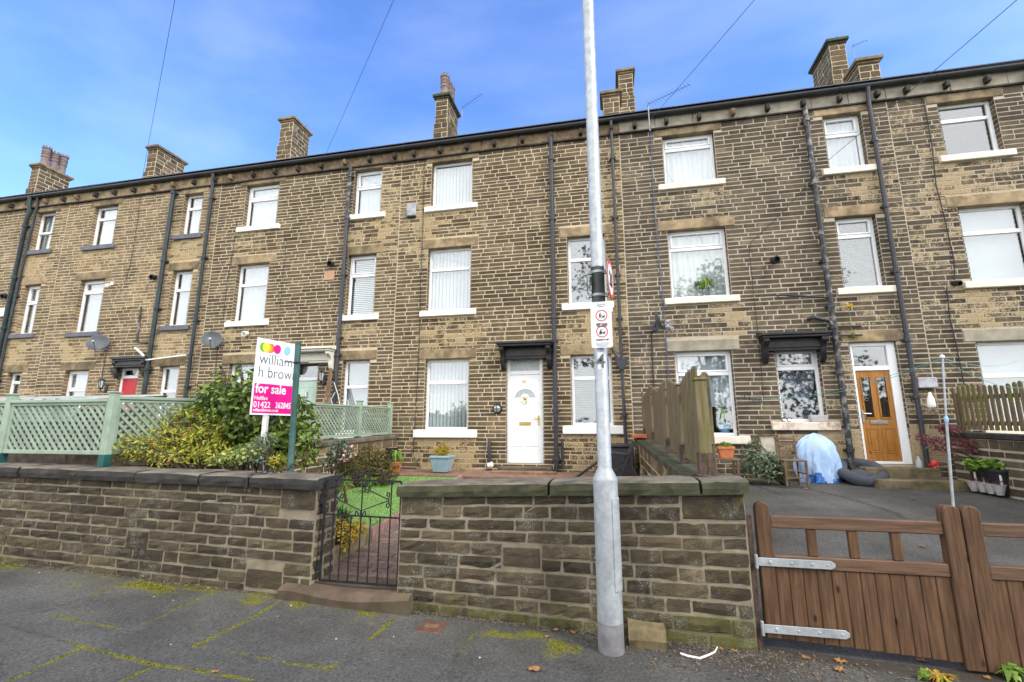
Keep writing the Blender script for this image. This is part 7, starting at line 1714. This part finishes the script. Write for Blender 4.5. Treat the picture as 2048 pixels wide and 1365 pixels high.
for i in range(nn+1):
    for (yy, zz) in ((-.02, -.02), (-.035, .06), (-.01, .125), (.02, .145), (.13, .15), (.15, -.02)): V_.append((p.x-.135+.275*i/nn, p.y+.03+yy+random.uniform(-.008,.008), gz(p.x)+zz*(1-.12*i/nn)+random.uniform(-.008,.008)))
mb2_.add(V_, [(i*6+k, (i+1)*6+k, (i+1)*6+k+1, i*6+k+1) for i in range(nn) for k in range(5)] + [(5,4,3,2,1,0), tuple(nn*6+k for k in range(6))]); finish(mb2_.build('stone_block', M['blockst'], None, bevel=.006), 'loose sandstone block on the pavement right of the lamp base', 'stone block')
mb = MB(); mb.tube([onpave(*q)+Vector((0,0,.012)) for q in ((1361,1311),(1375,1316),(1400,1321),(1418,1314),(1430,1308),(1435,1298))], [.007,.008,.008,.007,.006,.004], 6); finish(mb.build('plastic_strip', M['whitepl'], None, smooth=True), 'thin bent white plastic strip on the pavement', 'litter')
# moss tufts where the joints and the wall foot are green
mb = MB(); cnt = 0
tries = 0
while cnt < 7000 and tries < 300000:
    tries += 1
    x, y = random.uniform(-7.5, 1.6), random.uniform(2.3, 4.11)
    if x > 1.0 and y > 4: continue
    cr, mo, di, _ = pave_tone(x, y)
    if random.random() < max(0, mo-.22)*2.0*(0.35+1.3*max(0, mnoise.noise(Vector((x*14, y*14, 1)))+.25)):
        h = random.uniform(.003, .010); a = random.uniform(0, 6.28); r = random.uniform(.004, .010); z = gz(x); dx, dy = r*math.cos(a), r*math.sin(a)
        mb.add([(x-dx, y-dy, z), (x+dx, y+dy, z), (x+dy*.6+random.uniform(-.004,.004), y-dx*.6, z+h)], [(0,1,2)]); cnt += 1
mb.build('moss', M['lf_moss'], None, kind='stuff', label='bright yellow green moss in the pavement joints and at the wall foot', base=(0,0,0))
mb = MB()
for _ in range(2600):
    if random.random() < .55: x, y = random.gauss(.75, .45), random.gauss(4.0, .16)
    else: x, y = random.uniform(-7, 1.0), 4.09-abs(random.gauss(0, .035))
    if y > 4.1 and x < 1.0 or y > 4.16: continue
    s = random.uniform(.002, .007); z = gz(x); ln_ = random.random() < .25; a = random.uniform(0, 6.28); L = random.uniform(.015,.05) if ln_ else s
    c = Vector((x, y, z+s)); d = Vector((math.cos(a), math.sin(a), random.uniform(0,.2)))
    mb.beam(c-d*L, c+d*L, .003 if ln_ else s*1.5, .003 if ln_ else s*1.2)
mb.build('grit', M['grit'], None, kind='stuff', label='grit and twigs gathered along the wall foot', base=(0,0,0))
def leaf(px, py, s, rot, label=None, x=None):
    p = onpave(px, py) if x is None else x; mb = MB(); n = 9; P = [(0,0,.003)]
    for k in range(n*2):
        a = 2*math.pi*k/(n*2); r = s*(1 if k % 2 else .62)*(0.6+.4*abs(math.cos(a))); P.append((r*math.cos(a+rot), r*.8*math.sin(a+rot), .004+random.uniform(0, .35)*s))
    mb.add([(p.x+q[0], p.y+q[1], p.z+q[2]) for q in P], [(0, 1+k, 1+(k+1) % (2*n)) for k in range(2*n)])
    finish(mb.build('fallen_leaf', M['lf_dead'], None), label, 'leaf', 'fallen leaves on the ground')
for i, (px, py, s, lb) in enumerate(((1068,1341,.05,'pale tan fallen leaf on the asphalt left of the lamp base'), (1680,1343,.055,'brown fallen leaf on the pavement in front of the wooden gate'), (1682,1325,.05,'orange fallen leaf lying just above the brown one before the gate'), (1110,1262,.035,'rust coloured leaf at the wall foot left of the lamp'), (1145,1266,.03,'small rusty leaf at the wall foot beside the lamp base'), (1096,1275,.03,'dark orange leaf on the moss patch left of the lamp'), (967,1243,.03,'orange leaf standing at the wall foot right of the rusty cover'), (543,1182,.05,'reddish dead leaves on moss at the wall foot left of the gate step'), (1443,1301,.035,'yellow orange leaf in the grit at the wall end'), (1468,1304,.03,'bright yellow leaf in the grit nearest the wooden gate'), (1845,1323,.04,'tan leaf under the wooden gate'), (1612,1318,.04,'brown leaf under the lower strap hinge'), (430,1346,.03,'pale yellow tuft like leaf on the pavement joint'), (1975,1358,.035,'beige leaf near the bottom right corner'))): leaf(px, py, s, i*1.3, lb)
for i, (px, py, yy, lb) in enumerate(((1612,979,.55,'orange leaf on the asphalt yard below the old chair'), (1852,1115,.15,'brown leaf on the asphalt yard just above the gate rail'), (1830,1022,.32,'tan leaf in the middle of the asphalt yard'))):
    z = yy; p = onz(px, py, z); leaf(0, 0, .05, i*2.1, lb, Vector((p.x, p.y, DZ(p.y)+.012)))
for px, py in ((78,1147),(308,1195),(346,1203),(416,1178),(555,1235),(582,1213),(672,1280),(787,1276),(960,1318),(341,1291)):
    p = onpave(px, py); mb = MB(); a = random.uniform(0, 3); r = random.uniform(.007, .014); P = [(p.x+r*f_*math.cos(a+k*1.256), p.y+r*.7*math.sin(a+k*1.256), p.z+.006+random.uniform(0,.005)) for k, f_ in enumerate((1,.6,.9,.5,.8))]
    mb.add(P+[(q[0], q[1], q[2]-.004) for q in P], [(0,1,2,3,4)]+[(k, 5+k, 5+(k+1) % 5, (k+1) % 5) for k in range(5)]); finish(mb.build('litter', M['oldpanel'], None), 'tiny white scrap lying on the pavement left of the lamp column', 'litter', 'white scraps on the pavement')
def weed(label, px, py, n, rad, h, mat, lw=.014):
    p = onpave(px, py); mb = MB(); tuft(mb, (p.x, p.y, p.z), n, rad, h, lw, .2); finish(mb.build('weed', M[mat], None, base=p), label, 'weed')
weed('green leafy weed at the bottom right corner under the gate', 2028, 1362, 60, .10, .10, 'lf_fresh', .022); weed('dry orange tinged weed below the right gate leaf', 1880, 1362, 60, .12, .05, 'lf_autumn', .01); weed('single pale green weed left of the dry one', 1850, 1360, 10, .05, .06, 'lf_fresh', .02)
weed('small green weed at the wall foot left of the gate step', 534, 1172, 14, .04, .07, 'lf_fresh', .016); weed('tiny weed below the iron gate step', 735, 1207, 12, .03, .04, 'lf_fresh', .012); weed('green weed at the foot of the wall, far left', 4, 1108, 40, .12, .16, 'lf_fresh', .014); weed('tiny weed in the wall foot moss, left', 208, 1132, 12, .05, .05, 'lf_fresh', .016)

# ================================================================== trees across the road, seen only as reflections in the window glass
hb = []
for k in range(34): hb.append((-26+1.5*k, -10.2+random.uniform(-.2,.2), gz(-26+1.5*k)+1.0+random.uniform(-.1,.25), 1.1, .7, 1.25))
hg = thing('roadside_hedge', 'long dark hedge across the road', 'hedge', (0, -10.2, -.3)); leaves(5200, hb, .30, .6, .4, .75).build('foliage', M['lf_tree'], hg); MB().box(-27, 26, -10.4, -10.0, -1.2, 1.6).build('inner_twigs', M['bark'], hg)
def tree(label, x, y, h, cr, n):
    t = thing('roadside_tree', label, 'tree', (x, y, gz(x)-.3)); z0 = gz(x)-.3
    tr = MB(); tr.tube([(x, y, z0), (x+.1, y, z0+h*.3), (x, y+.1, z0+h*.6), (x, y, z0+h*.85)], [.22, .17, .11, .04], 10)
    bl_ = []
    for k in range(16):
        a = random.uniform(0, 6.28); r = cr*random.uniform(.2, .75); zc = z0+h*random.uniform(.26, .92); c = (x+r*math.cos(a), y+r*math.sin(a), zc)
        bl_.append((*c, cr*.42, cr*.42, cr*.33)); tr.tube([(x, y, z0+h*random.uniform(.25,.6)), ((x+c[0])/2, (y+c[1])/2, zc-.4), c], [.07, .05, .02], 6)
    tr.build('trunk', M['bark'], t); leaves(n, bl_, .30, .6, .4, .25).build('crown', M['lf_tree'], t)
tree('tall leafy tree across the road opposite the lamp column', 0.6, -11.0, 14.5, 3.6, 3600)
tree('tall leafy tree across the road opposite the paling fence', 6.4, -11.5, 14.0, 3.8, 3600)
tree('tall leafy tree across the road opposite the orange brown door', 13.0, -11.0, 13.0, 3.6, 3400)
